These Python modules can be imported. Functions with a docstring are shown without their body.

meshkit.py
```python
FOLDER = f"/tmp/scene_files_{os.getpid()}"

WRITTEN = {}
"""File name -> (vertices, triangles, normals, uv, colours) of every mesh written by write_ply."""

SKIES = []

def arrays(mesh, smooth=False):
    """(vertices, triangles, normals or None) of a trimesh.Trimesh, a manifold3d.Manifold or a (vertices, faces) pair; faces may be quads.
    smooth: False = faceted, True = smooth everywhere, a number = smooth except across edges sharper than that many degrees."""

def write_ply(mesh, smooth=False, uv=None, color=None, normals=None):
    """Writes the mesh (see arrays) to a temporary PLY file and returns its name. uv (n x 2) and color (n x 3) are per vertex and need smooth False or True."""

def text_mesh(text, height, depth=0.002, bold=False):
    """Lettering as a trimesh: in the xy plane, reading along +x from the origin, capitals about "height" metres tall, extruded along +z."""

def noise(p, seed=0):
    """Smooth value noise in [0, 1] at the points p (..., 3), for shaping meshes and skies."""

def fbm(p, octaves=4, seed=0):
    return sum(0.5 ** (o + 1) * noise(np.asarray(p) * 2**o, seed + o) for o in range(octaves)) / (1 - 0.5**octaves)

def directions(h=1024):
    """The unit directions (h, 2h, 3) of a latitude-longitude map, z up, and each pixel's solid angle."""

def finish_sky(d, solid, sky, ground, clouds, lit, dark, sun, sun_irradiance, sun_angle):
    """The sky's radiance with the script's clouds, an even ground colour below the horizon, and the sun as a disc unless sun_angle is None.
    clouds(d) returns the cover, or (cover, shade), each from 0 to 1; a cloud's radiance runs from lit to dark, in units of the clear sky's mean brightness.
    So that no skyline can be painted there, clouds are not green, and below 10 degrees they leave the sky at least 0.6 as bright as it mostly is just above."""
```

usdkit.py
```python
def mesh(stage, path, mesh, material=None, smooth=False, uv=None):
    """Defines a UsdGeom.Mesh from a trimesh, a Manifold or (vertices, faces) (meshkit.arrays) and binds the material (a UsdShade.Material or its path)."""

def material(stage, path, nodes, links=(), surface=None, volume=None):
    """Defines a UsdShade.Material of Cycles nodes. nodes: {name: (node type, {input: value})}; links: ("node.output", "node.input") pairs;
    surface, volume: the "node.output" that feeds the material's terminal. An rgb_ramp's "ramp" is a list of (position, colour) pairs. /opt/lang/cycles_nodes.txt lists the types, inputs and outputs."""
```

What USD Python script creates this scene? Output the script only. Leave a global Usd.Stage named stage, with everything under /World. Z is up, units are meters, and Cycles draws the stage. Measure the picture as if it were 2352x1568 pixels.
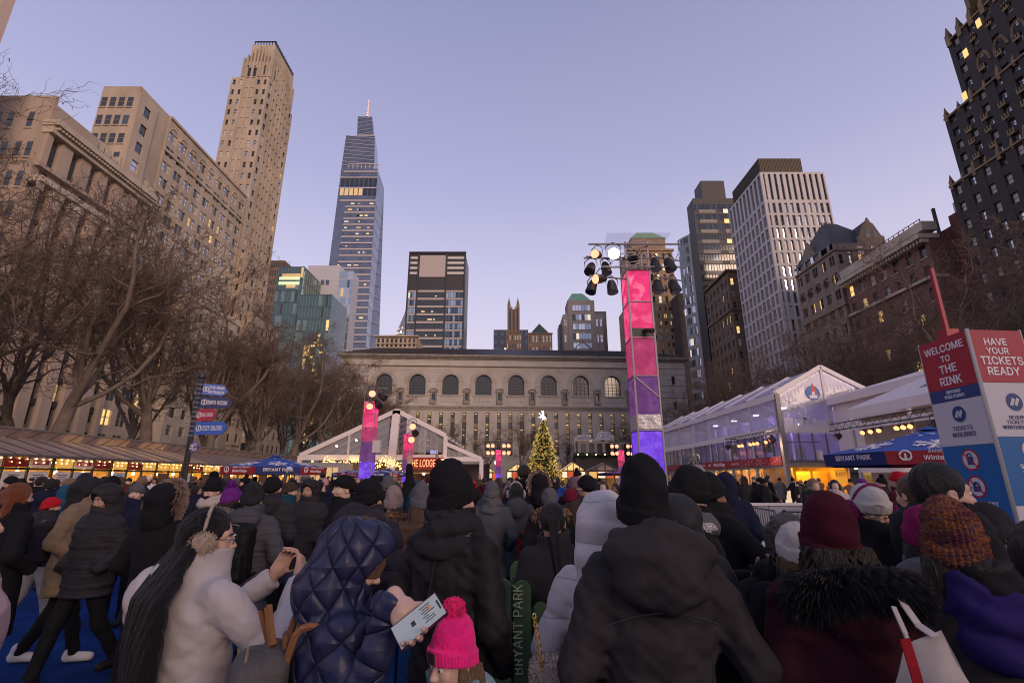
import math, random, numpy as np, trimesh, usdkit, meshkit
from pxr import Usd, UsdGeom, UsdShade, UsdLux, Gf, Sdf, Vt

stage = Usd.Stage.CreateInMemory()
UsdGeom.SetStageUpAxis(stage, UsdGeom.Tokens.z)
UsdGeom.SetStageMetersPerUnit(stage, 1.0)
UsdGeom.Xform.Define(stage, '/World')
UsdGeom.Scope.Define(stage, '/World/Looks')

# ---------------------------------------------------------------- camera, sky, sun, exposure
CH, PITCH, FPX = 1.72, math.radians(15.8), 1115.0
cam = UsdGeom.Camera.Define(stage, '/World/camera')
cam.CreateHorizontalApertureAttr(36.0)
cam.CreateVerticalApertureAttr(36.0 * 682 / 1024)
cam.CreateFocalLengthAttr(36.0 * FPX / 2352)
cam.CreateClippingRangeAttr(Gf.Vec2f(0.05, 3000))
cam.AddTranslateOp().Set(Gf.Vec3d(0, 0, CH))
cam.AddRotateXOp().Set(90 + math.degrees(PITCH))
cam.GetExposureAttr().Set(EXPO := 3.0)
SUN_AZ, SUN_EL = math.radians(150), math.radians(3.0)     # behind the viewer, to the right
dome = UsdLux.DomeLight.Define(stage, '/World/sky')
SKY_S = 0.10
_k = 1.0 / (SKY_S * 2 ** EXPO)
_c = lambda r, g, b: (r * _k, g * _k, b * _k)
# a thin high veil over the clear sky: lavender above, paler and pinker towards the horizon
sky_m = usdkit.material(stage, '/World/Looks/sky_look', {
    's': ('sky_texture', {'sky_type': 'single_scattering', 'sun_disc': False, 'sun_elevation': SUN_EL, 'sun_rotation': SUN_AZ,
                          'altitude': 10.0, 'air_density': 1.0, 'aerosol_density': 1.0, 'ozone_density': 4.0}),
    'tc': ('texture_coordinate', {}), 'xyz': ('separate_xyz', {}),
    'v': ('rgb_ramp', {'ramp': [(0.0, _c(.74, .58, .62)), (.12, _c(.76, .61, .68)), (.26, _c(.78, .67, .79)), (.36, _c(.69, .62, .79)), (.55, _c(.475, .45, .665)), (.8, _c(.315, .312, .495)), (1.0, _c(.24, .25, .43))]}),
    'm': ('mix_color', {'fac': .90}),
    'b': ('background_shader', {'strength': SKY_S})}, [('tc.generated', 'xyz.vector'), ('xyz.z', 'v.fac'), ('s.color', 'm.a'), ('v.color', 'm.b'), ('m.result', 'b.color')], surface='b.background')
UsdShade.MaterialBindingAPI.Apply(dome.GetPrim()).Bind(sky_m)
dome.GetPrim().SetCustomDataByKey('kind', 'structure')
sun = UsdLux.DistantLight.Define(stage, '/World/sun')
sun.CreateNormalizeAttr(True); sun.CreateIntensityAttr(0.07); sun.CreateAngleAttr(25.0); sun.CreateColorAttr(Gf.Vec3f(1.0, 0.70, 0.50))
SUN_LIGHT_EL = math.radians(12)
sun.AddRotateZOp().Set(-math.degrees(SUN_AZ)); sun.AddRotateXOp().Set(-(90 - math.degrees(SUN_LIGHT_EL)))

# ---------------------------------------------------------------- helpers
CP, SP = math.cos(PITCH), math.sin(PITCH)
def ray(px, py):
    """direction (x per unit Y, z per unit Y) seen at a point of the photograph, 2352 wide"""
    xc, up = px - 1176.0, 784.0 - py
    f = FPX * CP - up * SP
    return xc / f, (FPX * SP + up * CP) / f
def atY(px, py, Y):
    a, b = ray(px, py); return np.array([a * Y, Y, CH + b * Y])
def atX(px, py, X):
    a, b = ray(px, py); return np.array([X, X / a, CH + b * X / a])
def atZ(px, py, z):
    a, b = ray(px, py); Y = (z - CH) / b; return np.array([a * Y, Y, z])

USED = {}
def numbered(path, name):
    k = path + '/' + name; n = USED.get(k, -1) + 1; USED[k] = n
    return name if n == 0 else '%s_%03d' % (name, n)
LOC = {}
LABELS = {}
def tag(prim, label, cat, group=None, kind=None):
    if label:
        if label in LABELS and not group: print('DUPLICATE LABEL', label)
        LABELS[label] = 1
        nw = len(label.split())
        if not 4 <= nw <= 16: print('LABEL LENGTH', nw, label)
        prim.SetCustomDataByKey('label', label)
    if cat: prim.SetCustomDataByKey('category', cat)
    if group: prim.SetCustomDataByKey('group', group)
    if kind: prim.SetCustomDataByKey('kind', kind)
    return prim
def thing(name, label=None, cat=None, loc=(0, 0, 0), rz=0.0, group=None, kind=None):
    path = '/World/' + numbered('/World', name)
    x = UsdGeom.Xform.Define(stage, path)
    x.AddTranslateOp().Set(Gf.Vec3d(*map(float, loc)))
    if rz: x.AddRotateZOp().Set(float(rz))
    p = x.GetPrim(); tag(p, label, cat, group, kind)
    c, s = math.cos(math.radians(rz)), math.sin(math.radians(rz))
    LOC[path] = (np.array(loc, float), np.array([[c, -s, 0], [s, c, 0], [0, 0, 1.0]]))
    return p
def put(name, vf, mat, parent=None, smooth=False, world=True, label=None, kind=None):
    """one Mesh prim of the scene, under parent or directly under /World"""
    v, f = np.asarray(vf[0], float), np.asarray(vf[1], np.int64)
    pp = str(parent.GetPath()) if parent is not None else '/World'
    root = '/'.join(pp.split('/')[:3])
    if world and root in LOC:
        l, R = LOC[root]; v = (v - l) @ R
    path = pp + '/' + numbered(pp, name)
    if smooth not in (False, True) :
        m = usdkit.mesh(stage, path, trimesh.Trimesh(v, f, process=False), mat, smooth)
    else:
        m = UsdGeom.Mesh.Define(stage, path)
        m.CreatePointsAttr(Vt.Vec3fArray.FromNumpy(v.astype(np.float32)))
        m.CreateFaceVertexCountsAttr(Vt.IntArray.FromNumpy(np.full(len(f), f.shape[1], np.int32)))
        m.CreateFaceVertexIndicesAttr(Vt.IntArray.FromNumpy(f.astype(np.int32).ravel()))
        m.CreateSubdivisionSchemeAttr('none')
        if smooth:
            n = np.zeros_like(v); ff = f if f.shape[1] == 3 else np.vstack([f[:, [0, 1, 2]], f[:, [0, 2, 3]]])
            fn = np.cross(v[ff[:, 1]] - v[ff[:, 0]], v[ff[:, 2]] - v[ff[:, 0]])
            for k in range(3): np.add.at(n, ff[:, k], fn)
            n /= np.maximum(np.linalg.norm(n, axis=1, keepdims=True), 1e-12)
            m.CreateNormalsAttr(Vt.Vec3fArray.FromNumpy(n.astype(np.float32))); m.SetNormalsInterpolation('vertex')
        UsdShade.MaterialBindingAPI.Apply(m.GetPrim()).Bind(mat)
    p = m.GetPrim()
    if label: p.SetCustomDataByKey('label', label)
    if kind: p.SetCustomDataByKey('kind', kind)
    return p

BOXF = np.array([[0, 3, 2, 1], [4, 5, 6, 7], [0, 1, 5, 4], [1, 2, 6, 5], [2, 3, 7, 6], [3, 0, 4, 7]])
BOXT = np.vstack([BOXF[:, [0, 1, 2]], BOXF[:, [0, 2, 3]]])
UNIT = np.array([[0, 0, 0], [1, 0, 0], [1, 1, 0], [0, 1, 0], [0, 0, 1], [1, 0, 1], [1, 1, 1], [0, 1, 1]], float)
class MB:
    """collects shapes that become one mesh"""
    def __init__(s): s.v, s.f, s.n = [], [], 0
    def add(s, v, f):
        v = np.asarray(v, float); f = np.asarray(f)
        if f.shape[1] == 4: f = np.vstack([f[:, [0, 1, 2]], f[:, [0, 2, 3]]])
        s.v.append(v); s.f.append(f + s.n); s.n += len(v); return s
    def tm(s, t): return s.add(t.vertices, t.faces)
    def box(s, x0, x1, y0, y1, z0, z1):
        return s.add(UNIT * [x1 - x0, y1 - y0, z1 - z0] + [x0, y0, z0], BOXT)
    def obox(s, o, ax, ay, az):
        """box from corner o along three edge vectors"""
        return s.add(np.asarray(o) + UNIT @ np.array([ax, ay, az], float), BOXT)
    def bar(s, a, b, w, h=None, up=(0, 0, 1)):
        a, b = np.asarray(a, float), np.asarray(b, float); d = b - a; h = h or w
        u = np.asarray(up, float)
        if abs(np.dot(d / np.linalg.norm(d), u)) > .98: u = np.array([0, 1.0, 0])
        x = np.cross(d, u); x /= np.linalg.norm(x); y = np.cross(x, d); y /= np.linalg.norm(y)
        return s.obox(a - x * w / 2 - y * h / 2, x * w, d, y * h)
    def tube(s, pts, r, k=6, cap=True):
        pts = np.asarray(pts, float); m = len(pts); r = np.broadcast_to(np.asarray(r, float), (m,))
        t = np.gradient(pts, axis=0); t /= np.maximum(np.linalg.norm(t, axis=1, keepdims=True), 1e-9)
        ref = np.array([0, 0, 1.0]) if abs(t[:, 2]).mean() < .8 else np.array([1.0, 0, 0])
        x = np.cross(t, ref); x /= np.maximum(np.linalg.norm(x, axis=1, keepdims=True), 1e-9); y = np.cross(t, x)
        a = np.arange(k) / k * 2 * np.pi
        v = (pts[:, None] + r[:, None, None] * (np.cos(a)[None, :, None] * x[:, None] + np.sin(a)[None, :, None] * y[:, None])).reshape(-1, 3)
        i = np.arange(m - 1)[:, None] * k; j = np.arange(k)[None]; j2 = (j + 1) % k
        f = np.stack([i + j, i + j2, i + k + j2, i + k + j], -1).reshape(-1, 4)
        f = np.vstack([f[:, [0, 2, 1]], f[:, [0, 3, 2]]])
        if cap:
            c = np.arange(1, k - 1)
            f = np.vstack([f, np.stack([c * 0, c, c + 1], 1), np.stack([c * 0, c + 1, c], 1) + (m - 1) * k])
        return s.add(v, f)
    def lathe(s, prof, c=(0, 0, 0), k=24, a0=0, a1=2 * np.pi):
        prof = np.asarray(prof, float); m = len(prof); full = abs(a1 - a0 - 2 * np.pi) < 1e-6
        a = a0 + (a1 - a0) * np.arange(k + (0 if full else 1)) / k; kk = len(a)
        v = np.stack([prof[:, None, 0] * np.cos(a), prof[:, None, 0] * np.sin(a), np.repeat(prof[:, 1:2], kk, 1)], -1).reshape(-1, 3) + c
        i = np.arange(m - 1)[:, None] * kk; j = np.arange(k)[None]; j2 = (j + 1) % kk
        return s.add(v, np.stack([i + j, i + j2, i + kk + j2, i + kk + j], -1).reshape(-1, 4))
    def poly(s, pts):
        n = len(pts); return s.add(pts, [[0, i, i + 1] for i in range(1, n - 1)])
    def prism(s, poly, o, ax, ay, d):
        """extrudes a convex-or-not 2D polygon: point o + x*ax + y*ay, by vector d"""
        from shapely.geometry import Polygon
        t = trimesh.creation.extrude_polygon(Polygon(poly), 1.0, engine='earcut')
        M = np.array([ax, ay, d], float)
        v = np.asarray(o) + t.vertices @ M
        f = t.faces if np.linalg.det(M) > 0 else t.faces[:, ::-1]
        return s.add(v, f)
    def rod(s, a, b, r, k=8): return s.tube([a, b], r, k)
    def get(s): return np.vstack(s.v), np.vstack(s.f)
    def build(s, name, mat, parent=None, **kw):
        return put(name, s.get(), mat, parent, **kw)
def tri(t): return np.asarray(t.vertices), np.asarray(t.faces)

# ---------------------------------------------------------------- materials
MATS = {}
def mat(name, col, rough=.8, metal=0.0, var=0.0, vscale=3.0, bump=0.0, bscale=20.0, emit=None, es=0.0, spec=.5, coat=0.0, sheen=0.0, obj=False, rvar=0.0, stretch=None):
    if name in MATS: return MATS[name]
    N = {'p': ('principled_bsdf', {'base_color': col, 'roughness': rough, 'metallic': metal, 'specular_ior_level': spec})}
    L = []
    P = N['p'][1]
    if sheen: P['sheen_weight'] = sheen; P['sheen_roughness'] = .5
    if coat: P['coat_weight'] = coat
    if emit is not None: P['emission_color'] = emit; P['emission_strength'] = es
    if var or bump:
        N['tc'] = ('texture_coordinate', {}) if obj else ('geometry', {})
        src = 'tc.object' if obj else 'tc.position'
        if stretch: N['mp'] = ('mapping', {'scale': stretch}); L.append((src, 'mp.vector')); src = 'mp.vector'
    if var:
        c = np.array(col)
        N['n'] = ('noise_texture', {'scale': vscale, 'detail': 6.0, 'roughness': .62})
        N['r'] = ('rgb_ramp', {'ramp': [(.25, tuple(c * (1 - var))), (.5, tuple(c)), (.75, tuple(np.minimum(c * (1 + var), 1)))]})
        L += [(src, 'n.vector'), ('n.fac', 'r.fac'), ('r.color', 'p.base_color')]
    if bump:
        N['bn'] = ('noise_texture', {'scale': bscale, 'detail': 5.0, 'roughness': .6}); N['bp'] = ('bump', {'strength': bump, 'distance': .05})
        L += [(src, 'bn.vector'), ('bn.fac', 'bp.height'), ('bp.normal', 'p.normal')]
    MATS[name] = usdkit.material(stage, '/World/Looks/' + name, N, L, surface='p.BSDF')
    return MATS[name]
def glow(name, col, s):
    if name not in MATS:
        MATS[name] = usdkit.material(stage, '/World/Looks/' + name, {'e': ('emission', {'color': col, 'strength': s})}, surface='e.emission')
    return MATS[name]
def pane_mat(name, tint=(.9, .92, .95), gl=(.8, .8, .8), rough=.05, base=.0, ior=1.45):
    """clear sheet: lets light through, mirrors at grazing angles"""
    if name not in MATS:
        MATS[name] = usdkit.material(stage, '/World/Looks/' + name, {
            't': ('transparent_bsdf', {'color': tint}), 'g': ('glossy_bsdf', {'color': gl, 'roughness': rough}), 'lw': ('layer_weight', {'blend': .5}), 'pw': ('math', {'math_type': 'power', 'value2': 4.0}), 'f': ('math', {'math_type': 'multiply_add', 'value2': .62 if ior > 1.3 else .1, 'value3': .04}),
            'm': ('mix_closure', {}), 'd': ('diffuse_bsdf', {'color': (.7, .7, .72)}), 'm2': ('mix_closure', {'fac': base})},
            [('lw.facing', 'pw.value1'), ('pw.value', 'f.value1'), ('f.value', 'm.fac'), ('t.BSDF', 'm.closure1'), ('g.BSDF', 'm.closure2'), ('m.closure', 'm2.closure1'), ('d.BSDF', 'm2.closure2')], surface='m2.closure')
    return MATS[name]
E = EXPO
def em(x): return x / 2 ** E         # a lamp brightness given as it should appear in the exposed picture
# ================================================================ ground
def sheet(name, x0, x1, y0, y1, z, m, label=None):
    p = put(name, (np.array([[x0, y0, z], [x1, y0, z], [x1, y1, z], [x0, y1, z]]), np.array([[0, 1, 2, 3]])), m)
    p.SetCustomDataByKey('kind', 'structure'); return p
sheet('ground', -1500, 1500, -1500, 1500, 0.0, mat('city_ground', (.06, .06, .062), .85, var=.3, vscale=.3))
sheet('park_paving', -64, 64, -60, 146, 0.004, mat('bluestone', (.13, .125, .12), .75, var=.3, vscale=1.2, bump=.3))
sheet('blue_carpet', -24, 16.4, -8, 14.3, 0.008, mat('blue_carpet', (.006, .035, .16), .95, var=.55, vscale=1.1, bump=.6, bscale=160, spec=.1))
sheet('blue_carpet', -24, 4.2, 14.3, 42, 0.008, mat('blue_carpet', (.006, .035, .16)))

# ================================================================ buildings
rng = random.Random(7)
W_DARK = mat('window_dark', (.02, .022, .026), .08, spec=.8)
W_SKY = mat('window_sky', (.52, .55, .60), .08, spec=1.0, metal=.85)
W_BLUE = mat('window_blue', (.05, .075, .11), .06, spec=1.0, metal=.3)
W_BLIND = mat('window_blind', (.55, .53, .50), .4, spec=.6)
W_LIT = mat('window_lit', (.3, .2, .1), .4, emit=(1.0, .62, .22), es=em(1.1))
W_LIT2 = mat('window_lit_dim', (.3, .2, .1), .4, emit=(1.0, .66, .30), es=em(.5))
W_LITW = mat('window_lit_white', (.3, .3, .3), .4, emit=(1.0, .86, .62), es=em(.7))
def pick(weights):
    r = rng.random() * sum(w for _, w in weights)
    for m, w in weights:
        r -= w
        if r <= 0: return m
    return weights[0][0]
class Bld:
    def __init__(s, name, label, loc, wall, cat='building', rz=0):
        s.t = thing(name, label, cat, loc, rz); s.wall, s.w, s.trim, s.sash = wall, MB(), MB(), MB()
        s.count, s.rest = 0, {}
    def core(s, x0, x1, y0, y1, z0, z1): s.w.box(x0, x1, y0, y1, z0, z1); return s
    def pane(s, o, ax, ay, az, m):
        b = MB().obox(o, ax, ay, az)
        if s.count < 290: b.build('window', m, s.t); s.count += 1
        else: s.rest.setdefault(str(m.GetPath()), (m, MB()))[1].add(*b.get())
    def face(s, a, b, z0, z1, cols, rows, ww=.5, wh=.6, rec=.35, panes=((W_DARK, 1),), pair=1, pier=True, spandrel=True, skip=None, sash=True, pierw=None, sill=False, gap=.12, flip=False, top_margin=0., edge=0.):
        """windows cols x rows on the wall between plan points a and b; rec: how far the wall stands proud of the glass"""
        a, b = np.array([*a, 0.]), np.array([*b, 0.]); d = b - a; L = np.linalg.norm(d); u = d / L
        n = np.array([u[1], -u[0], 0.])
        if np.dot(n, -a) < 0: n = -n
        if flip: n = -n
        up = np.array([0, 0, 1.]); z1 -= top_margin
        a = a + u * edge; L -= 2 * edge
        cw, rh = L / cols, (z1 - z0) / rows; w, h = cw * ww, rh * wh
        if pier:
            for c in range(cols + 1):
                lo = max(0, c * cw - (cw - w) / 2) if c else .005 - edge; hi = min(L, c * cw + (cw - w) / 2) if c < cols else L + edge - .005
                s.w.obox(a + u * lo + up * z0, u * (hi - lo), n * rec, up * (z1 - z0 + top_margin))
        if spandrel:
            for r in range(rows + 1):
                lo = r * rh - (rh - h) / 2 if r else 0; hi = r * rh + (rh - h) / 2 if r < rows else z1 - z0 + top_margin
                s.w.obox(a + up * (z0 + lo) + u * .03, u * (L - .06), n * (rec - .04), up * (hi - lo - .01))
        for r in range(rows):
            for c in range(cols):
                if skip and skip(c, r): continue
                pw = w / pair
                for q in range(pair):
                    g = gap * pw if pair > 1 else 0
                    o = a + u * (c * cw + (cw - w) / 2 + q * pw + g / 2) + up * (z0 + r * rh + (rh - h) / 2) + n * .02
                    s.pane(o, u * (pw - g), n * .05, up * h, pick(panes))
                    if sash: s.sash.obox(o + up * (h * .48) + n * .05, u * (pw - g), n * .05, up * max(.05, h * .05))
                if pair > 1:
                    for q in range(1, pair):
                        s.sash.obox(a + u * (c * cw + (cw - w) / 2 + q * pw - gap * pw / 2) + up * (z0 + r * rh + (rh - h) / 2) + n * .02, u * gap * pw, n * rec * .8, up * h)
                if sill: s.trim.obox(a + u * (c * cw + (cw - w) / 2 - .1) + up * (z0 + r * rh + (rh - h) / 2 - .18) + n * .02, u * (w + .2), n * (rec + .1), up * .18)
        return s
    def done(s, sashm=None, trimm=None):
        s.w.build('wall', s.wall, s.t)
        if s.sash.n: s.sash.build('window_sash', sashm or s.wall, s.t, kind='stuff')
        if s.trim.n: s.trim.build('trim', trimm or s.wall, s.t, kind='stuff')
        for m, b in s.rest.values(): b.build('far_windows', m, s.t, kind='stuff')
        return s
TAN = mat('tan_stone', (.385, .31, .235), .85, var=.3, vscale=.22, bump=.2, bscale=3, stretch=(1, 1, .35))
PINK = mat('pinkish_stucco', (.36, .28, .225), .9, var=.22, vscale=.2, stretch=(1, 1, .3))
LIME = mat('limestone', (.44, .37, .29), .85, var=.2, vscale=.3, bump=.2, bscale=4)
BROWN = mat('brown_brick', (.15, .105, .075), .9, var=.3, vscale=.5, bump=.2, bscale=6)
DBROWN = mat('dark_brick', (.075, .06, .055), .9, var=.3, vscale=.5)
SASH = mat('dark_sash', (.05, .045, .04), .6)
STEEL = mat('dark_metal_cladding', (.05, .05, .055), .4, metal=.4)

XL, XR = -75.0, 70.0
# --- left 1: columned stone building on the near left
Y0, Y1 = 66.0, 88.0
b = Bld('stone_office_building', 'stone building with column bays and cornice behind the kiosks, farthest left', (XL, Y0, 0), PINK)
ztop, zc = 62.5, 57.5
b.core(XL - 50, XL - .5, Y0 + .5, Y1, 0, ztop - 3)
# west flank: plain stucco with a few tall narrow windows
fl = [(x + 4, z, 3.0 if z > 56 else 2.8) for z, xs in ((57.8, (-3.6, -6.9, -9.0)), (52.2, (-2.4, -4.2, -6.4, -8.8)), (46.8, (-2.4, -4.2, -6.4, -8.8)), (41.4, (-2.4, -4.2, -6.4, -8.8)), (36, (-2.4, -4.2, -6.4, -8.8)), (30.6, (-2.4, -6.4, -8.8))) for x in xs]
b.w.box(XL - 50, XL - .51, Y0, Y0 + .5, 0, ztop); b.w.box(XL - .51, XL, Y0 + .01, Y0 + .5, zc, ztop)
for dx, z, h in fl:
    b.pane((XL + dx - 4, Y0 - .03, z - h / 2), (.9, 0, 0), (0, .06, 0), (0, 0, h), pick(((W_DARK, 4), (W_BLUE, 1), (W_LIT2, .3))))
    b.trim.box(XL + dx - 4.15, XL + dx - 2.95, Y0 - .2, Y0 - .001, z - h / 2 - .25, z - h / 2)
    b.sash.box(XL + dx - 4.05, XL + dx - 3.05, Y0 - .1, Y0 - .03, z - .1, z + .1)
b.w.box(XL - .5, XL, Y0 + .5, Y0 + 9, zc, ztop - 1.5); b.w.box(XL - 14, XL - 6, Y0 + 9.5, Y1 - 4, ztop - 3, ztop + 1.5)
# street face: cornice, square attic windows, giant pilasters with dark bays between
nb = 6; bw = (Y1 - Y0) / nb
for i in range(nb + 1):
    y = Y0 + i * bw
    b.w.box(XL - .5, XL + .9, y - .9 if i else y, y + .9 if i < nb else y, 9, zc - 11)
    b.trim.box(XL - .5, XL + 1.15, y - 1.1 if i else y, y + 1.1 if i < nb else y, zc - 12.2, zc - 11)
    b.w.box(XL - .5, XL + .55, y - 1.0 if i else y, y + 1.0 if i < nb else y, zc - 7.6, zc - 2.2)
for i in range(nb):
    y = Y0 + i * bw
    b.pane((XL - .47, y + 1.0, zc - 7.2), (0, bw - 2, 0), (.06, 0, 0), (0, 0, 4.6), W_BLUE)
    b.sash.box(XL - .42, XL - .3, y + bw / 2 - .12, y + bw / 2 + .12, zc - 7.2, zc - 2.6)
    b.pane((XL - .47, y + 1.2, zc - 9.9), (0, bw - 2.4, 0), (.06, 0, 0), (0, 0, 1.5), W_DARK)
    for k in range(9):
        z = 10 + k * 3.9
        if z + 3 > zc - 11: break
        b.pane((XL - .47, y + 1.1, z), (0, bw - 2.2, 0), (.06, 0, 0), (0, 0, 2.9), pick(((W_DARK, 5), (W_BLUE, 2), (W_LIT2, .5))))
        b.sash.box(XL - .44, XL + .12, y + .95, y + bw - .95, z + 2.9, z + 3.9)
        b.sash.box(XL - .40, XL - .28, y + bw / 2 - .1, y + bw / 2 + .1, z, z + 2.9)
b.w.box(XL - .5, XL + .5, Y0, Y1, zc - 8.2, zc - 7.6)
b.trim.box(XL - .5, XL + 2.2, Y0 - .4, Y1, zc - 1.0, zc); b.trim.box(XL - .5, XL + 1.3, Y0 - .2, Y1, zc - 2.2, zc - 1.0)
b.trim.box(XL - .5, XL + 1.5, Y0, Y1, zc - 11, zc - 10); b.w.box(XL - .5, XL + .55, Y0, Y1, zc - 10, zc - 9.95)
for i in range(40): b.trim.box(XL + 1.3, XL + 1.9, Y0 + .2 + i * .6, Y0 + .5 + i * .6, zc - 1.5, zc - 1.0)
b.trim.box(XL - .5, XL + 1.2, Y0, Y1, 7.5, 9)
b.w.box(XL - .5, XL + .6, Y0, Y1, 5.5, 7.5)
for i in range(nb + 1): b.w.box(XL - .5, XL + .8, Y0 + i * bw - .6 if i else Y0, Y0 + i * bw + .6 if i < nb else Y1, 0, 5.5)
for i in range(nb): b.pane((XL - .47, Y0 + i * bw + .65, 1), (0, bw - 1.3, 0), (.06, 0, 0), (0, 0, 4.4), pick(((W_LIT, 1), (W_DARK, 1.5))))
for i in range(9): b.trim.box(XL - 1.5 - i % 2, XL - .3, Y0 + 9.5 + i * 1.6, Y0 + 10.6 + i * 1.6, ztop - 3, ztop - 1.2 - (i % 3) * .5)
b.done(SASH, LIME)

# --- left 2: long tan block
Y0, Y1, zt = 81.4, 121.0, 78.5
Y0 = 88.2
b = Bld('tan_office_building', 'long tan stone office block beside the tall tan tower on the left', (XL, Y0, 0), TAN)
PN = ((W_SKY, 4.5), (W_BLIND, 3.2), (W_DARK, 1.6), (W_BLUE, 1.6), (W_LIT2, .35), (W_LIT, .15))
b.core(XL - 8, XL - .35, Y0 - 6.8, Y1, 0, zt - .01)
b.w.box(XL - 8, XL - .36, Y0 - 7.3, Y0 - 6.8, 0, zt)                 # west flank
for c in range(4):
    for r in range(6):
        o = (XL - 2.4 - c * 1.75, Y0 - 7.36, zt - 5 - r * 4.3)
        b.pane(o, (1.1, 0, 0), (0, .06, 0), (0, 0, 2.3), pick(((W_DARK, 3), (W_BLUE, 2), (W_LIT2, .4))))
        b.sash.box(o[0], o[0] + 1.1, Y0 - 7.42, Y0 - 7.36, o[2] + 1.1, o[2] + 1.25)
        b.trim.box(o[0] - .15, o[0] + 1.25, Y0 - 7.5, Y0 - 7.301, o[2] - .25, o[2])
b.trim.box(XL - 8.1, XL + .01, Y0 - 7.6, Y0 - 7.302, zt - 22.5, zt - 21.8)
# street face bays: paired windows; a shallow court behind the corner bay
b.face((XL - .35, Y0 - 7.3), (XL - .35, Y0 - 2.4), 22, zt - 1.5, 1, 13, ww=.36, wh=.55, panes=PN, pair=1, top_margin=1.0)
b.face((XL - .35, Y0 + 1.2), (XL - .35, Y1), 20, zt, 9, 15, ww=.72, wh=.58, panes=PN, pair=2, gap=.22, top_margin=2.6)
b.face((XL - .35, Y0 - 7.3), (XL - .35, Y1), 6, 19.4, 11, 3, ww=.62, wh=.62, panes=((W_DARK, 3), (W_BLUE, 2), (W_LIT, .8)), pair=2)
for z, e in ((19.4, .5), (35, .3), (zt - 8.6, .22), (zt - .6, .3)): b.trim.box(XL - .5, XL + e, Y0 - 7.3 if z < zt - 9 else Y0 + 1.2, Y1, z, z + .6)
for i in range(9):                                           # arched heads under the parapet
    yc = Y0 + 1.2 + (i + .5) * (Y1 - Y0 - 1.2) / 9
    b.trim.tube([(XL + .02, yc + 1.5 * math.cos(t), zt - 3.9 + 1.6 * math.sin(t)) for t in np.linspace(0, math.pi, 9)], .14, 4)
b.done(mat('grey_sash', (.2, .18, .15), .7), TAN)
# lower wing in front of it
b = Bld('tan_low_wing', 'lower tan stone wing with flat roof at the foot of the long tan block', (XL, 96, 0), LIME)
b.core(XL, XL + 2.6, 101, 121.5, 0, 41); b.face((XL + 2.6, 101), (XL + 2.6, 121.5), 6, 40.5, 5, 9, ww=.5, wh=.55, panes=PN, pair=2, top_margin=1.2)
b.trim.box(XL, XL + 3.3, 100.8, 121.7, 40.4, 41.2)
b.done(SASH)

# --- left 3: tall slender tan tower with setbacks
b = Bld('tall_tan_tower', 'tall slender tan skyscraper with stepped crown rising above left trees', (XL, 122, 0), TAN, cat='skyscraper')
xa, xb, ya, yb, H = -86.5, XL, 122.0, 138.5, 136.0
PT = ((W_DARK, 4), (W_SKY, 1.4), (W_BLIND, .7), (W_LIT2, .1)); PD = ((W_DARK, 5), (W_SKY, 1))
b.core(xa, xb - .4, ya + .4, yb, 0, H - 15)
third = (xb - xa) / 3
b.face((xa, ya + .4), (xa + third * 1.05, ya + .4), 40, H - 15, 2, 22, ww=.42, wh=.5, rec=.4, panes=PT, sash=True)
b.face((xa + third * 1.05, ya + .7), (xa + third * 1.95, ya + .7), 40, H - 11, 2, 23, ww=.66, wh=.9, rec=.5, panes=PD, sash=False)
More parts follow.
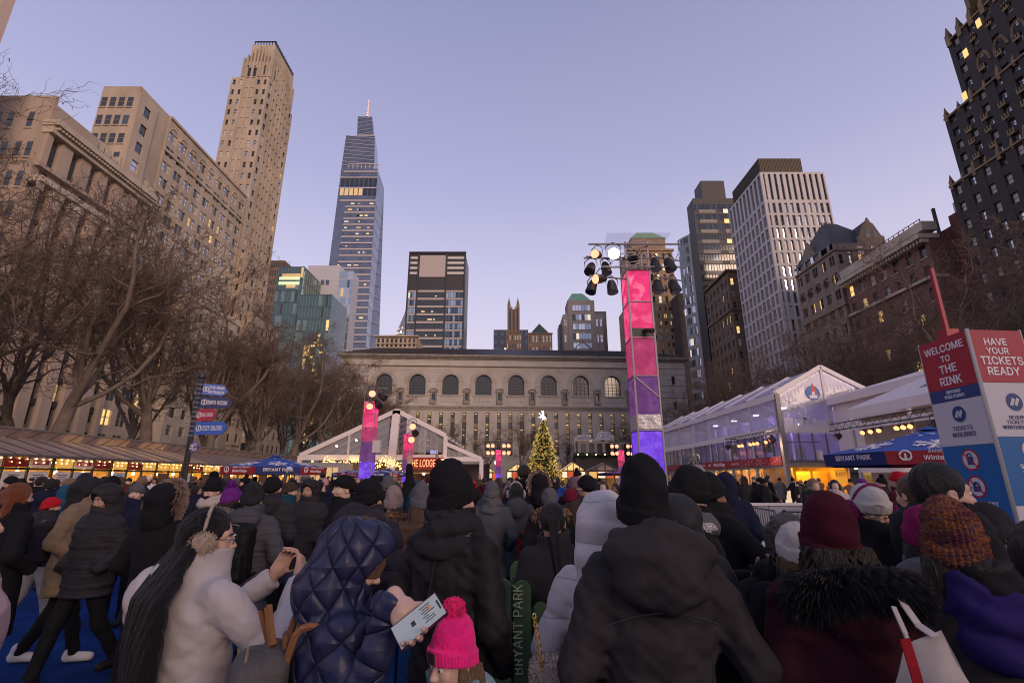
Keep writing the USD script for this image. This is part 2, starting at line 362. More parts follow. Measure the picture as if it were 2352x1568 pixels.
b.face((xa + third * 1.95, ya + .4), (xb, ya + .4), 40, H - 15, 2, 22, ww=.42, wh=.5, rec=.4, panes=PT)
b.face((xb - .4, ya), (xb - .4, ya + 3.4), 30, H - 15, 1, 24, ww=.42, wh=.5, rec=.4, panes=PT)
b.face((xb - .7, ya + 3.4), (xb - .7, yb - 3.2), 30, H - 8, 5, 26, ww=.5, wh=.88, rec=.8, panes=PD, sash=False)
b.face((xb - .4, yb - 3.2), (xb - .4, yb), 30, H - 15, 1, 24, ww=.42, wh=.5, rec=.4, panes=PT)
b.w.box(xa + 2.2, xb - .2, ya + 1.0, yb - 1.0, H - 15, H - 8)
b.w.box(xa + 3.6, xb - .6, ya + 1.6, yb - 1.6, H - 8, H - .8)
for i in range(9):
    x = xa + 2.4 + i * (xb - xa - 3.0) / 8
    b.w.box(x - .25, x + .25, ya + .7, ya + 1.7, H - 14, H - 4 - 1.2 * abs(i - 4) + 2)
for i in range(12):
    y = ya + 1.2 + i * (yb - ya - 2.4) / 11
    b.w.box(xb - .9, xb - .05, y - .25, y + .25, H - 14, H - 2.6 - .5 * abs(i - 5.5))
for x in (xa + 3.2, xa + 5.2, xa + 8.6): b.pane((x, ya + .9, H - 13), (.9, 0, 0), (0, .08, 0), (0, 0, 3.4), W_DARK)
for y in np.linspace(ya + 3, yb - 3, 6): b.pane((xb - .22, y, H - 13.2), (0, .9, 0), (.08, 0, 0), (0, 0, 3.6), W_DARK)
g = mat('roof_rail', (.03, .03, .03), .6)
rl = MB()
for y in np.linspace(ya + 2, yb - 2, 10): rl.box(xb - 1.0, xb - .7, y, y + .2, H - .8, H + .9)
for x in np.linspace(xa + 4, xb - 1, 8): rl.box(x, x + .2, ya + 1.8, ya + 2, H - .8, H + .9)
rl.box(xa + 4, xb - .6, ya + 1.8, ya + 2.0, H + .5, H + .9); rl.box(xb - 1.0, xb - .6, ya + 2, yb - 2, H - .6, H + .5); rl.box(xa + 5, xb - 2, ya + 3, yb - 3, H - .8, H + .7)
rl.build('roof_railing', g, b.t)
# shoulders that step down along the street
b.core(xb - 6, xb + 1.6, ya + .8, ya + 6.5, 0, 62); b.face((xb - 4.5, ya + .8), (xb + 1.6, ya + .8), 20, 61, 2, 11, ww=.45, wh=.5, panes=PT); b.face((xb + 1.6, ya + .8), (xb + 1.6, ya + 6.5), 20, 61, 2, 11, ww=.45, wh=.5, panes=PT, top_margin=1)
b.core(xb - 2, xb + 3.0, ya + 5, yb + 4, 0, 46); b.face((xb + 3.0, ya + 5), (xb + 3.0, yb + 4), 10, 45, 6, 9, ww=.5, wh=.55, panes=PT, top_margin=1); b.face((xb, ya + 5), (xb + 3.0, ya + 5), 10, 45, 1, 9, ww=.45, wh=.5, panes=PT)
b.core(xb, xb + 5.5, ya + 9, yb + 9, 0, 36); b.face((xb + 5.5, ya + 9), (xb + 5.5, yb + 9), 8, 35, 6, 7, ww=.5, wh=.55, panes=PT, top_margin=1); b.face((xb + 2.5, ya + 9), (xb + 5.5, ya + 9), 8, 35, 1, 7, ww=.45, wh=.5, panes=PT)
b.done(SASH)

# --- added unseen blocks behind the viewer: they keep the low western sky off the park
for i, (x0, x1, H, w, lab) in enumerate(((-150, -92, 13, TAN, 'added tan block shading the park, behind the viewer, far left'), (-90, -34, 16, GREYB := mat('added_block_glass', (.07, .08, .09), .15, metal=.5), 'glass tower behind the viewer, left of centre across the avenue'), (-32, 20, 9, LIME, 'limestone office block directly behind the viewer'), (22, 76, 14, BROWN, 'brown brick block behind the viewer, right of centre'), (78, 140, 11, LIME, 'pale stone block behind the viewer, right end of the avenue'))):
    b = Bld('added_shade_block', lab, ((x0 + x1) / 2, -48, 0), w); b.core(x0, x1, -80, -48.4, 0, H); b.face((x0, -48.4), (x1, -48.4), 4, H, 12, 12, ww=.55, wh=.55, rec=.4, panes=((W_DARK, 3), (W_LIT2, .6), (W_BLUE, 1)), sash=False); b.done(SASH)
# --- glimpse of a tower at the upper left corner of the view
b = Bld('near_corner_tower', 'pale striped tower corner cut off at the upper left picture edge', (XL, 50, 0), mat('pale_pink_stone', (.5, .38, .32), .8), cat='skyscraper')
b.core(XL - 12, XL - .5, 40, 56, 0, 95)
for k in range(15):
    z = 50 + k * 3.0
    b.w.box(XL - .5, XL, 40, 55, z, z + 1.3); b.pane((XL - .47, 40, z + 1.3), (0, 15, 0), (.1, 0, 0), (0, 0, 1.7), W_DARK)
b.w.box(XL - .5, XL + .1, 55, 56.5, 0, 95); b.w.box(XL - .5, XL, 40, 55, 0, 50)
b.done()
# ================================================================ buildings ahead, beyond the library
def px_x(px, py, Y): return atY(px, py, Y)[0]
# --- very tall glass tower with spire, tapering in steps
Y = 300.0
TG = mat('tower_glass', (.13, .15, .20), .12, metal=.55, spec=1.0, var=.3, vscale=.12)
BAND = mat('terracotta_band', (.50, .44, .42), .5)
b = Bld('spired_glass_tower', 'very tall tapering blue glass tower with lit spire, behind the library', (-90, Y, 0), TG, cat='skyscraper')
def corner(px, py): q = atY(px, py, Y); return q[0], q[2]
def tier(L0, R0, L1, R1, zz0, zz1, depth, S1):
    """front face from (L0..R0) at zz0 to (L1..R1) at zz1; right flank recedes by depth"""
    v = [(L0, Y, zz0), (R0, Y, zz0), (S1[0], Y + depth, zz0), (L0 - 4, Y + depth, zz0), (L1, Y, zz1), (R1, Y, zz1 ), (S1[1], Y + depth, zz1), (L1, Y + depth, zz1)]
    b.w.add(v, BOXT)
def lerp(a, c, t): return a + (c - a) * t
# outlines from the photograph: left edge, front corner, far right edge
z0 = 0
ax0, ax1 = px_x(757, 620, Y), px_x(783, 395, Y)
bx0, bx1 = px_x(845, 800, Y), px_x(868, 380, Y)
zT1 = corner(800, 388)[1]
tier(ax0 - 3, bx0, ax1, bx1, 0, zT1, 24, (px_x(883, 800, Y) / Y * (Y + 24), px_x(886, 385, Y) / Y * (Y + 24)))
zT2 = corner(800, 312)[1]
tier(px_x(784, 385, Y), px_x(860, 385, Y), px_x(795, 312, Y), px_x(861, 312, Y), zT1, zT2, 18, (px_x(866, 385, Y) * 1.04, px_x(864, 312, Y) * 1.04))
zT3 = corner(830, 268)[1]
tier(px_x(820, 312, Y), px_x(858, 312, Y), px_x(822, 268, Y), px_x(854, 275, Y), zT2, zT3, 12, (px_x(861, 312, Y) * 1.03, px_x(858, 280, Y) * 1.03))
nfl = 46
for k in range(nfl):
    t = (k + .5) / nfl; z = t * zT1
    if .90 < t < .97: continue
    xl, xr = lerp(ax0 - 3, ax1, t), lerp(bx0, bx1, t)
    b.trim.box(xl + (6 if t < .86 else 2), xr + .1, Y - .35, Y - .02, z - .45, z + .45)
    xs0, xs1 = px_x(883, 800, Y) / Y * (Y + 24), px_x(886, 385, Y) / Y * (Y + 24)
    if k % 2 == 0: b.sash.obox((xr + .1, Y, z - 3.2), (lerp(xs0, xs1, t) - xr, 24, 3.4), (.12, 0, 0), (0, 0, .3))
for k in range(9):
    t = (k + .5) / 9; xl, xr = lerp(px_x(784, 385, Y), px_x(795, 312, Y), t), lerp(px_x(860, 385, Y), px_x(861, 312, Y), t); z = lerp(zT1, zT2, t)
    b.sash.obox((xl, Y - .25, z + 1.5), (xr - xl, 0, -2.2), (0, .24, 0), (0, 0, .35))
for k in range(5):
    t = (k + .5) / 5; z = lerp(zT2, zT3, t); b.sash.obox((lerp(px_x(820, 312, Y), px_x(822, 268, Y), t), Y - .25, z - 1), (px_x(856, 290, Y) - px_x(822, 290, Y), 0, 2.2), (0, .24, 0), (0, 0, .3))
# observation floors with a lighter frame
zo = corner(800, 400)[1]
for k, (za, zb) in enumerate(((.90, .925), (.935, .965))):
    xl, xr = lerp(ax0, ax1, za), lerp(bx0, bx1, za)
    for i in range(8):
        b.pane((xl + 1 + i * (xr - xl) / 8, Y - .3, za * zT1), ((xr - xl) / 8 - .8, 0, 0), (0, .28, 0), (0, 0, (zb - za) * zT1), W_LIT2 if k == 0 and i < 5 else W_DARK)
    b.trim.box(xl, xr, Y - .4, Y - .02, zb * zT1, zb * zT1 + .7)
cr = MB()
for x in np.linspace(px_x(800, 388, Y), px_x(868, 388, Y), 8): cr.box(x, x + .4, Y - .2, Y + .2, zT1, zT1 + 4)
cr.box(px_x(800, 388, Y), px_x(868, 388, Y), Y - .25, Y + .25, zT1 + 3.6, zT1 + 4.1); cr.build('terrace_frame', BAND, b.t)
for i in range(150):                                        # office lights inside
    t = rng.uniform(.08, .86); k = int(t * nfl); z = (k + .9) / nfl * zT1; xl, xr = lerp(ax0, ax1, t) + 4, lerp(bx0, bx1, t) - 1
    x = rng.uniform(xl, xr - 3) if i % 3 else lerp(xl, xr, .45 + .1 * rng.random())
    b.pane((x, Y - .1, z), (rng.uniform(.8, 3.0), 0, 0), (0, .09, 0), (0, 0, .9), pick(((W_LITW, 2), (W_LIT2, 2), (W_LIT, 1), (W_BLUE, 4))))
sp = MB(); c = corner(838, 270); zt = corner(840, 216)[1]
sp.lathe([(1.3, c[1] - 6), (1.0, c[1] + 4), (.35, zt - 3), (.05, zt)], (c[0], Y + 5, 0), 8)
sp.build('spire', mat('lit_spire', (.8, .6, .5), .5, emit=(1, .62, .5), es=em(.45)), b.t)
sr = MB()
for k in range(9): sr.lathe([(1.35 - k * .1, c[1] + k * (zt - c[1]) / 10), (1.35 - k * .1, c[1] + k * (zt - c[1]) / 10 + .4)], (c[0], Y + 5, 0), 8)
sr.build('spire_ring', SASH, b.t, kind='stuff')
b.trim.box(px_x(822, 306, Y), px_x(860, 306, Y), Y - .4, Y - .02, zT2 - .4, zT2 + .5)
b.done(mat('tower_line', (.42, .40, .44), .4), BAND)

def gbox(name, label, front, zpx, Y, depth, wall, cols=0, rows=0, z0=0, panes=((W_DARK, 1),), side=None, cat='building', rec=.35, **kw):
    """box building whose front spans photograph columns front=(left,right) at row zpx; it reaches back by depth"""
    x0, x1 = px_x(front[0], zpx, Y), px_x(front[1], zpx, Y); zt = atY(front[0], zpx, Y)[2]
    b = Bld(name, label, ((x0 + x1) / 2, Y, 0), wall, cat)
    b.core(x0 + (rec if side and x0 > 0 else 0), x1 - (rec if side and x1 < 0 else 0), Y + rec, Y + depth, 0, zt)
    if rows: b.face((x0, Y + rec), (x1, Y + rec), z0, zt, cols, rows, rec=rec, panes=panes, **kw)
    if side and rows:
        xs = x1 if x1 < 0 else x0; e = rec if x1 > 0 else -rec
        b.face((xs + e if x0 > 0 else xs - rec, Y), (xs + e if x0 > 0 else xs - rec, Y + depth), z0, zt, side, rows, rec=rec, panes=panes, **kw)
    b.x0, b.x1, b.zt, b.Y, b.depth = x0, x1, zt, Y, depth
    return b
# --- green glass block and pale slab beside it, at the foot of the glass tower
GG = mat('green_glass', (.05, .085, .085), .1, metal=.4, spec=1.0, var=.35, vscale=.2)
GP = ((mat('green_pane', (.06, .11, .11), .07, metal=.45, spec=1.0), 6), (mat('green_pane_light', (.16, .24, .23), .1, metal=.4), 2), (W_DARK, 1.5), (W_LIT2, .2))
b = gbox('green_glass_block', 'low green glass block with lit top floors, left of the pale slab', (640, 700), 612, 205, 22, GG, 8, 15, z0=8, panes=GP, ww=.9, wh=.86, rec=.2, sash=False, side=9)
for i in range(14): b.pane((rng.uniform(b.x0 + 1, b.x1 - 3), b.Y - .03, b.zt - rng.choice((5, 6, 9, 10.5)) ), (2.2, 0, 0), (0, .03, 0), (0, 0, 1.5), W_LIT2)
for k in range(2): b.pane((b.x0 + 1, b.Y - .04, b.zt - 6.6 - 2.4 * k), (b.x1 - b.x0 - 2.5, 0, 0), (0, .03, 0), (0, 0, 1.6), mat('lit_top_floor', (.4, .5, .3), .3, emit=(.9, 1, .55), es=em(.55)))
b.done(SASH)
b = gbox('green_glass_wing', 'dark green glass wing with warm lit floors, right of green glass block', (690, 763), 676, 199, 20, GG, 10, 13, z0=6, panes=GP[:3] + ((W_LIT, .6),), ww=.9, wh=.84, rec=.2, sash=False)
for i in range(26):
    r = rng.random(); b.pane((rng.uniform(b.x0 + 7, b.x1 - 2.5), b.Y - .03, b.zt * .18 + r * b.zt * .6), (rng.uniform(1, 2.4), 0, 0), (0, .03, 0), (0, 0, .8), W_LIT)
b.done(SASH)
gbox('brown_pier_tower', 'narrow brown tower top between tan tower and green glass block', (618, 655), 598, 330, 20, BROWN, 7, 22, z0=8, panes=((W_DARK, 3), (W_BLUE, 1)), ww=.5, wh=.6, sash=False).done(SASH)
PALE = mat('pale_panel', (.42, .41, .44), .55, var=.06, vscale=.1)
b = gbox('pale_slab_tower', 'pale grey panelled slab with a light blue glass side, left of spired tower', (708, 782), 609, 225, 14, PALE, 0, 0)
b.face((b.x0, Y - 75 + .35), (b.x1, Y - 75 + .35), 2, b.zt, 7, 12, ww=.98, wh=.97, rec=.06, panes=((PALE, 1),), sash=False)
for (u, v) in ((.45, .9), (.6, .9), (.55, .8), (.65, .8)): b.pane((lerp(b.x0, b.x1, u), b.Y + .1, b.zt * v), (1.6, 0, 0), (0, .1, 0), (0, 0, 2.6), W_BLUE)
x1 = px_x(812, 625, 225); b.core(b.x1, x1 - .3, b.Y + .3, b.Y + 10, 0, atY(800, 622, 225)[2])
BG = ((mat('blue_pane', (.25, .33, .42), .07, metal=.5, spec=1.0), 5), (mat('blue_pane_pale', (.38, .45, .53), .1, metal=.5), 3), (W_BLUE, 1), (W_LIT2, .1))
b.face((b.x1, b.Y + .3), (x1, b.Y + .3), 2, atY(800, 622, 225)[2], 5, 22, ww=.92, wh=.92, rec=.15, panes=BG, sash=False); b.done(SASH)

# --- dark slab with blue side bays in the centre
Yc = 210
b = gbox('dark_banded_slab', 'dark banded office slab with blue glass flanks above the library roof', (942, 1069), 580, Yc, 18, mat('dark_bronze', (.05, .045, .045), .4, metal=.3), 0, 0)
xa, xb, zt = b.x0, b.x1, b.zt
xm0, xm1 = px_x(962, 600, Yc), px_x(1026, 600, Yc)
LB = mat('light_spandrel', (.40, .34, .32), .6)
nf = 19
for k in range(nf):
    z = 14 + k * (zt - 19 - 14) / nf; h = (zt - 33) / nf
    b.pane((xm0 + .4, Yc + .1, z), (xm1 - xm0 - .8, 0, 0), (0, .2, 0), (0, 0, h * .68), W_DARK)
    b.trim.box(xm0 + .2, xm1 - .2, Yc - .05, Yc + .3, z + h * .72, z + h * .98)
    for (p0, p1, n) in ((xa, xm0, 4), (xm1, xb, 7)):
        for c in range(n):
            w = (p1 - p0 - .8) / n
            b.pane((p0 + .4 + c * w, Yc + .1, z), (w - .15, 0, 0), (0, .2, 0), (0, 0, h * .7), pick(((W_BLUE, 3), (BG[0][0], 4), (BG[1][0], 1.5), (W_DARK, 1.5), (W_LITW, .35))))
        b.trim.box(p0 + .3, p1 - .3, Yc + .02, Yc + .3, z + h * .74, z + h * .96)
for x in (xa, xm0, xm1, xb): b.w.box(x - .35, x + .35, Yc - .3, Yc + .34, 0, zt)
b.trim.box(xm0 + .5, xm1 - .5, Yc - .1, Yc + .3, zt - 12.5, zt - 1.5)
for k in range(4):
    for p0, p1 in ((xa + .4, xm0 - .4), (xm1 + .4, xb - .4)): b.pane((p0, Yc + .1, zt - 11 + k * 2.6), (p1 - p0, 0, 0), (0, .2, 0), (0, 0, 1.1), W_BLIND)
for i in range(18): b.pane((rng.uniform(xm0 + 1, xm1 - 3), Yc + .05, 14 + rng.randrange(nf) * (zt - 33) / nf + .6), (rng.uniform(.6, 2), 0, 0), (0, .04, 0), (0, 0, .5), pick(((W_LIT, 1), (W_LITW, 1))))
b.w.box(xa - .3, xb + .3, Yc - .3, Yc + 1, zt - .4, zt + .4)
b.done(SASH, LB)
# --- low tan corniced building peeking over the roof
b = gbox('tan_corniced_building', 'low tan building with heavy cornice peeking over the library roof', (865, 957), 771, 190, 14, TAN, 9, 9, z0=6, panes=((W_DARK, 1),), ww=.5, wh=.6)
b.trim.box(b.x0 - .8, b.x1 + .8, 189, 191, b.zt - .6, b.zt); b.trim.box(b.x0 - .3, b.x1 + .3, 189.5, 191, b.zt - 3.6, b.zt - 3.1); b.done(SASH, TAN)
# --- crown with lit triangular windows and needle
Y = 420
c = atY(930, 765, Y); zb = c[2]; zt = atY(931, 668, Y)[2]; zn = atY(931, 716, Y)[2]
b = Bld('art_deco_spire', 'slender steel spire with lit triangular windows beyond the library, left of dark slab', (c[0], Y, 0), mat('old_steel', (.36, .34, .33), .35, metal=.8), cat='spire')
R = px_x(957, 765, Y) - c[0]
prof = [(R * 1.0, 0), (R * 1.0, zb - 12)]
zz = np.linspace(zb - 12, zn, 8); rr = R * np.array([1, .92, .8, .67, .53, .38, .23, .1])
for i in range(8): prof += [(rr[i], zz[i]), (rr[i] * .93, zz[i] + .1)]
prof += [(.5, zn + 6), (.1, zt)]
b.w.lathe(prof, (c[0], Y, 0), 16)
TL = mat('lit_triangle', (.8, .7, .5), .4, emit=(1, .83, .52), es=em(1.5))
for i in range(6):
    nn = 7 - i // 2; r = (rr[i] + rr[i + 1]) / 2 * .985 ; h = (zz[i + 1] - zz[i])
    for k in range(nn):
        a = -math.pi + (k + .5) / nn * math.pi; u = np.array([-math.sin(a), math.cos(a), 0]); nrm = np.array([math.cos(a), math.sin(a), 0])
        w = r * math.pi / nn * .33; o = np.array([c[0], Y, 0]) + nrm * (r + .15)
        p = [o - u * w + [0, 0, zz[i] + .12 * h], o + u * w + [0, 0, zz[i] + .12 * h], o + [0, 0, zz[i] + .8 * h] - nrm * (rr[i] - rr[i + 1]) * .5]
        p = np.array(p); p = np.vstack([p, p - nrm * .3])
        put('lit_window', (p, np.array([[0, 1, 2], [3, 5, 4], [0, 3, 4], [0, 4, 1], [1, 4, 5], [1, 5, 2], [2, 5, 3], [2, 3, 0]])), TL, b.t)
b.done()
# --- twin pinnacled tower, dark block behind it, pyramid roof house, green roofed block
BR2 = mat('warm_brown_brick', (.22, .15, .11), .9, var=.25, vscale=.4)
b = gbox('twin_pinnacle_tower', 'brown gothic tower with two thin pinnacles above the library roof', (1163, 1198), 765, 230, 8, BR2, 6, 14, z0=10, panes=((W_DARK, 2), (W_BLIND, 2)), ww=.45, wh=.5, rec=.2)
x0, x1 = px_x(1167, 712, 230), px_x(1192, 712, 230); z1, z2, z3 = atY(1170, 738, 230)[2], atY(1170, 700, 230)[2], atY(1170, 686, 230)[2]
b.w.box(x0, x1, 230.6, 236, b.zt - 1, z2 - 2)
for x in np.linspace(x0, x1, 4): b.w.box(x - .35, x + .35, 230.0, 230.7, b.zt, z2 - 1)
for i in range(3): b.pane((x0 + .6 + i * (x1 - x0) / 3, 230.5, z1 - 4), ((x1 - x0) / 3 - 1.0, 0, 0), (0, .15, 0), (0, 0, z2 - z1 + 1), W_DARK)
for x in (x0 + .5, x1 - .5, ): b.w.lathe([(.9, z2 - 2), (.8, z2 + .5), (.05, z3 + 1)], (x, 231.0, 0), 8)
for x in np.linspace(b.x0, b.x1, 7): b.w.box(x - .25, x + .25, 229.8, 230.4, b.zt - .5, b.zt + 1.2)
b.done(SASH)
gbox('slate_block', 'dark slate glass block half hidden behind the twin pinnacled tower', (1134, 1213), 757, 300, 12, mat('slate_glass', (.06, .06, .075), .2, metal=.4), 10, 14, z0=20, panes=((W_DARK, 2), (W_BLUE, 2), (W_LITW, .2)), ww=.9, wh=.5, rec=.15, sash=False).done(SASH)
b = gbox('pyramid_roof_house', 'brown brick block with dark green pyramid roof behind the library roof', (1213, 1268), 765, 205, 10, BR2, 7, 10, z0=12, panes=((W_DARK, 2), (W_BLIND, 1.5)), ww=.4, wh=.55, rec=.25)
GR = mat('dark_copper_roof', (.03, .06, .05), .6, var=.2, vscale=1)
cx, za = (b.x0 + b.x1) / 2, atY(1237, 738, 205)[2]; q = b.x0, b.x1
rf = MB().add([(b.x0 + 1, 205.6, b.zt), (b.x1 - 1, 205.6, b.zt), (b.x1 - 1, 214.4, b.zt), (b.x0 + 1, 214.4, b.zt), (cx, 210, za + .6)], np.array([[0, 1, 4], [1, 2, 4], [2, 3, 4], [3, 0, 4], [0, 3, 2], [0, 2, 1]])); rf.build('roof', GR, b.t)
b.trim.box(b.x0 - .3, b.x1 + .3, 204.6, 206, b.zt - .4, b.zt + .1); b.done(SASH)
GREY = mat('grey_granite', (.2, .18, .175), .7, var=.15, vscale=.4)
b = gbox('green_roofed_block', 'grey postmodern tower with pale green tapered roof and glazed centre bay', (1293, 1384), 722, 215, 14, GREY, 0, 0)
Yg = 215; xa, xb = b.x0, b.x1; xm0, xm1 = px_x(1305, 722, Yg), px_x(1366, 722, Yg)
b.face((xa, Yg + .35), (xm0 + 2, Yg + .35), 14, b.zt, 2, 8, ww=.55, wh=.45, panes=((W_BLIND, 1), (W_SKY, 1)), pair=2); b.face((xm1, Yg + .35), (xb, Yg + .35), 14, b.zt, 2, 8, ww=.55, wh=.45, panes=((W_BLIND, 1), (W_SKY, 1)), pair=2)
zc = atY(1330, 690, Yg)[2]; b.core(xm0, xm1, Yg - .2, Yg + 12, 0, zc)
for k in range(9):
    z = zc - 5.2 - k * 4.6
    for c in range(6):
        w = (xm1 - xm0 - 4) / 6; b.pane((xm0 + 2 + c * w, Yg - .45, z), (w - .15, 0, 0), (0, .24, 0), (0, 0, 2.7), pick(((BG[0][0], 3), (W_SKY, 2), (W_DARK, 1.2), (W_LITW, .8))))
b.trim.bar((xm0 + 2, Yg - .6, zc - 24), ((xm0 + xm1) / 2, Yg - .6, zc - 20), .5); b.trim.bar((xm1 - 2, Yg - .6, zc - 24), ((xm0 + xm1) / 2, Yg - .6, zc - 20), .5); b.trim.box(xm0 + 1, xm1 - 1, Yg - .8, Yg - .25, zc - 25, zc - 24.4)
zr = atY(1330, 667, Yg)[2]; r0, r1 = px_x(1303, 690, Yg), px_x(1358, 690, Yg); t0, t1 = px_x(1316, 668, Yg), px_x(1340, 668, Yg)
MB().add([(r0, Yg, zc), (r1, Yg, zc), (r1, Yg + 11, zc), (r0, Yg + 11, zc), (t0, Yg + 4, zr), (t1, Yg + 4, zr), (t1, Yg + 8, zr), (t0, Yg + 8, zr)], BOXT).build('roof', mat('verdigris', (.12, .26, .20), .6, var=.2, vscale=.8), b.t)
b.w.box(px_x(1366, 715, 222), px_x(1392, 715, 222), Yg + 7, Yg + 16, 0, atY(1380, 715, 222)[2]); b.w.box(px_x(1284, 745, 222), px_x(1296, 745, 222), Yg + 7, Yg + 16, 0, atY(1290, 745, 222)[2]); b.done(SASH)
# --- brown tower with green roof behind the light column
OR = mat('ochre_brick', (.30, .20, .12), .9, var=.2, vscale=.4)
Yl = 215
b = gbox('ochre_tower', 'tall ochre brick tower with green roof, directly behind the near light column', (1440, 1560), 700, Yl, 18, OR, 0, 0)
b.face((b.x0, Yl + .35), (b.x1, Yl + .35), 14, b.zt - .2, 9, 19, ww=.55, wh=.52, panes=((W_BLIND, 4), (W_DARK, 3), (W_SKY, 2), (W_LIT2, .8)), pair=2, gap=.2)
z1 = atY(1500, 572, Yl)[2]; xa, xb = px_x(1446, 640, Yl), px_x(1550, 640, Yl); b.core(xa, xb, Yl + .4, Yl + 17, b.zt - 1, z1 )
b.face((xa, Yl + .4), (xb, Yl + .4), b.zt, z1 - 1, 7, 5, ww=.4, wh=.6, panes=((W_DARK, 3), (W_LITW, .7)), rec=.3)
b.trim.box(xa - .8, xb + .8, Yl - .5, Yl + 1, z1 - 1, z1); z2 = atY(1500, 545, Yl)[2]; xc, xd = px_x(1452, 560, Yl), px_x(1530, 560, Yl); b.core(xc, xd, Yl + 1.2, Yl + 15, z1, z2)
z3 = atY(1490, 523, Yl)[2]
MB().add([(xc - .4, Yl + .8, z2), (xd + .4, Yl + .8, z2), (xd + .4, Yl + 15, z2), (xc - .4, Yl + 15, z2), (xc + 4, Yl + 5, z3), (xd - 4.5, Yl + 5, z3), (xd - 4.5, Yl + 11, z3), (xc + 4, Yl + 11, z3)], BOXT).build('roof', mat('pale_copper', (.20, .33, .20), .6, var=.2, vscale=.8), b.t)
for k in range(8): b.pane((lerp(xa, xb, .2 + .08 * k), Yl + .3, z1 - 6 if k % 2 else z1 - 5.4), (.9, 0, 0), (0, .1, 0), (0, 0, 3), W_DARK)
b.done(SASH)
# --- right flank, farthest first
b = gbox('dark_narrow_block', 'dark narrow block squeezed between ochre tower and curved glass tower', (1557, 1590), 672, 205, 14, DBROWN, 0, 0); b.done()
Yq = 178
CG = ((mat('grey_green_pane', (.16, .2, .21), .08, metal=.4, spec=1.0), 4), (W_DARK, 2), (W_SKY, 1.5), (W_LITW, .25))
x0 = px_x(1563, 560, 184); zt = atY(1563, 545, 184)[2]
b = Bld('curved_glass_tower', 'grey green banded glass tower with a gently curved front, right of ochre tower', (x0, 184, 0), mat('pale_green_band', (.34, .34, .33), .5))
ang = np.linspace(0, 1, 7); P = [(x0 + 1.2 * math.sin(t * math.pi) * -.8 + t * 6.5, 187 - 9 * t) for t in ang]
b.core(x0 + 2.5, x0 + 14, 180, 192, 0, zt - .5)
for i in range(6):
    pa, pb = P[i], P[i + 1]
    b.face(pa, pb, 4, zt, 2, 22, ww=.97, wh=.62, rec=.12, panes=CG, sash=False)
b.done(SASH)
# --- dark mid tower with penthouse
Y0 = 166
b = Bld('dark_slim_tower', 'dark bronze office tower with a boxy penthouse, left of the white grid building', (XR, Y0, 0), mat('bronze_cladding', (.032, .026, .026), .55), cat='skyscraper')
zt = atX(1590, 456, XR)[2]; x1 = px_x(1690, 459, Y0)
b.core(XR + .2, x1, Y0 + .3, Y0 + 7, 0, zt)
DM = ((W_DARK, 5), (W_BLUE, 1)); W_DIM = mat('dim_blind', (.17, .15, .135), .5)
b.face((XR, Y0 + .3), (x1, Y0 + .3), 4, zt, 16, 24, ww=.86, wh=.62, rec=.2, panes=DM, sash=False, top_margin=2)
for k in range(7): b.pane((XR + 1.8, Y0 - .03, zt - 6.5 - k * 4.25), (6.5, 0, 0), (0, .06, 0), (0, 0, 1.5), W_DIM)
for k, m in ((0, W_LITW), (1, W_LIT), (2, W_DIM), (3, W_LIT), (4, W_DIM), (5, W_DIM)): b.pane((XR + 11.2, Y0 - .03, zt - 6.5 - k * 4.25), (1.8, 0, 0), (0, .06, 0), (0, 0, 1.7), m)
b.core(XR + 4.4, XR + 13.6, Y0 + 1.2, Y0 + 8, zt, zt + 8.5); b.done(SASH)
# --- brown brick office
zt = atX(1660, 628, XR)[2]
b = Bld('brown_brick_office', 'brown brick office building with small windows, between dark tower and white grid building', (XR, 147, 0), BROWN)
b.core(XR + .35, XR + 20, 146.35, 165, 0, zt)
BP = ((W_DARK, 4), (W_SKY, 1), (W_BLIND, .8), (W_LIT, .2)); BS = mat('brown_sash', (.16, .12, .10), .7)
b.face((XR + .35, 146), (XR + .35, 165), 4, zt, 6, 15, ww=.5, wh=.55, panes=BP, pair=2, top_margin=2); b.face((XR, 146.35), (XR + 20, 146.35), 4, zt, 8, 15, ww=.4, wh=.55, panes=BP, top_margin=2)
for z, e in ((zt - .8, .7), (zt - 14, .4), (14, .4)): b.trim.box(XR - e, XR + 20, 146 - e, 165, z, z + .7)
b.done(BS)
# --- white grid building
WG = mat('white_precast', (.45, .415, .41), .6, var=.12, vscale=.3)
Y0, Y1 = 119, 139.5; zt = atX(1745, 395, XR)[2]; x1 = 88.2
b = Bld('white_grid_building', 'tall white precast grid office building with a dark rooftop box', (XR, Y0, 0), WG, cat='skyscraper')
b.core(XR + .8, x1 - .01, Y0 + .5, Y1, 0, zt - .3)
zm = zt - 9.5; GPN = ((W_SKY, 3), (W_BLUE, 1.2), (W_BLIND, 1), (W_DARK, .6), (W_LITW, .08))
b.face((XR + .01, Y0 + .5), (x1, Y0 + .5), zm, zt, 11, 1, ww=.45, wh=.86, rec=.5, panes=((W_DARK, 1),), sash=False)
b.face((XR + .01, Y0 + .5), (x1, Y0 + .5), 4, zm - .01, 11, 19, ww=.52, wh=.82, rec=.5, panes=GPN, sash=False)
b.face((XR + .8, Y0), (XR + .8, Y1), zm, zt, 9, 1, ww=.6, wh=.86, rec=.8, panes=((W_DARK, 1),), sash=False)
b.face((XR + .8, Y0), (XR + .8, Y1), 4, zm - .01, 9, 19, ww=.64, wh=.8, rec=.8, panes=((W_DARK, 5), (W_BLUE, 1)), pair=2, gap=.12, sash=False)
ph = MB().box(XR + 1.6, x1 - 4.4, Y0 + 2.4, Y1 - 1, zt - .3, zt + 6.2)
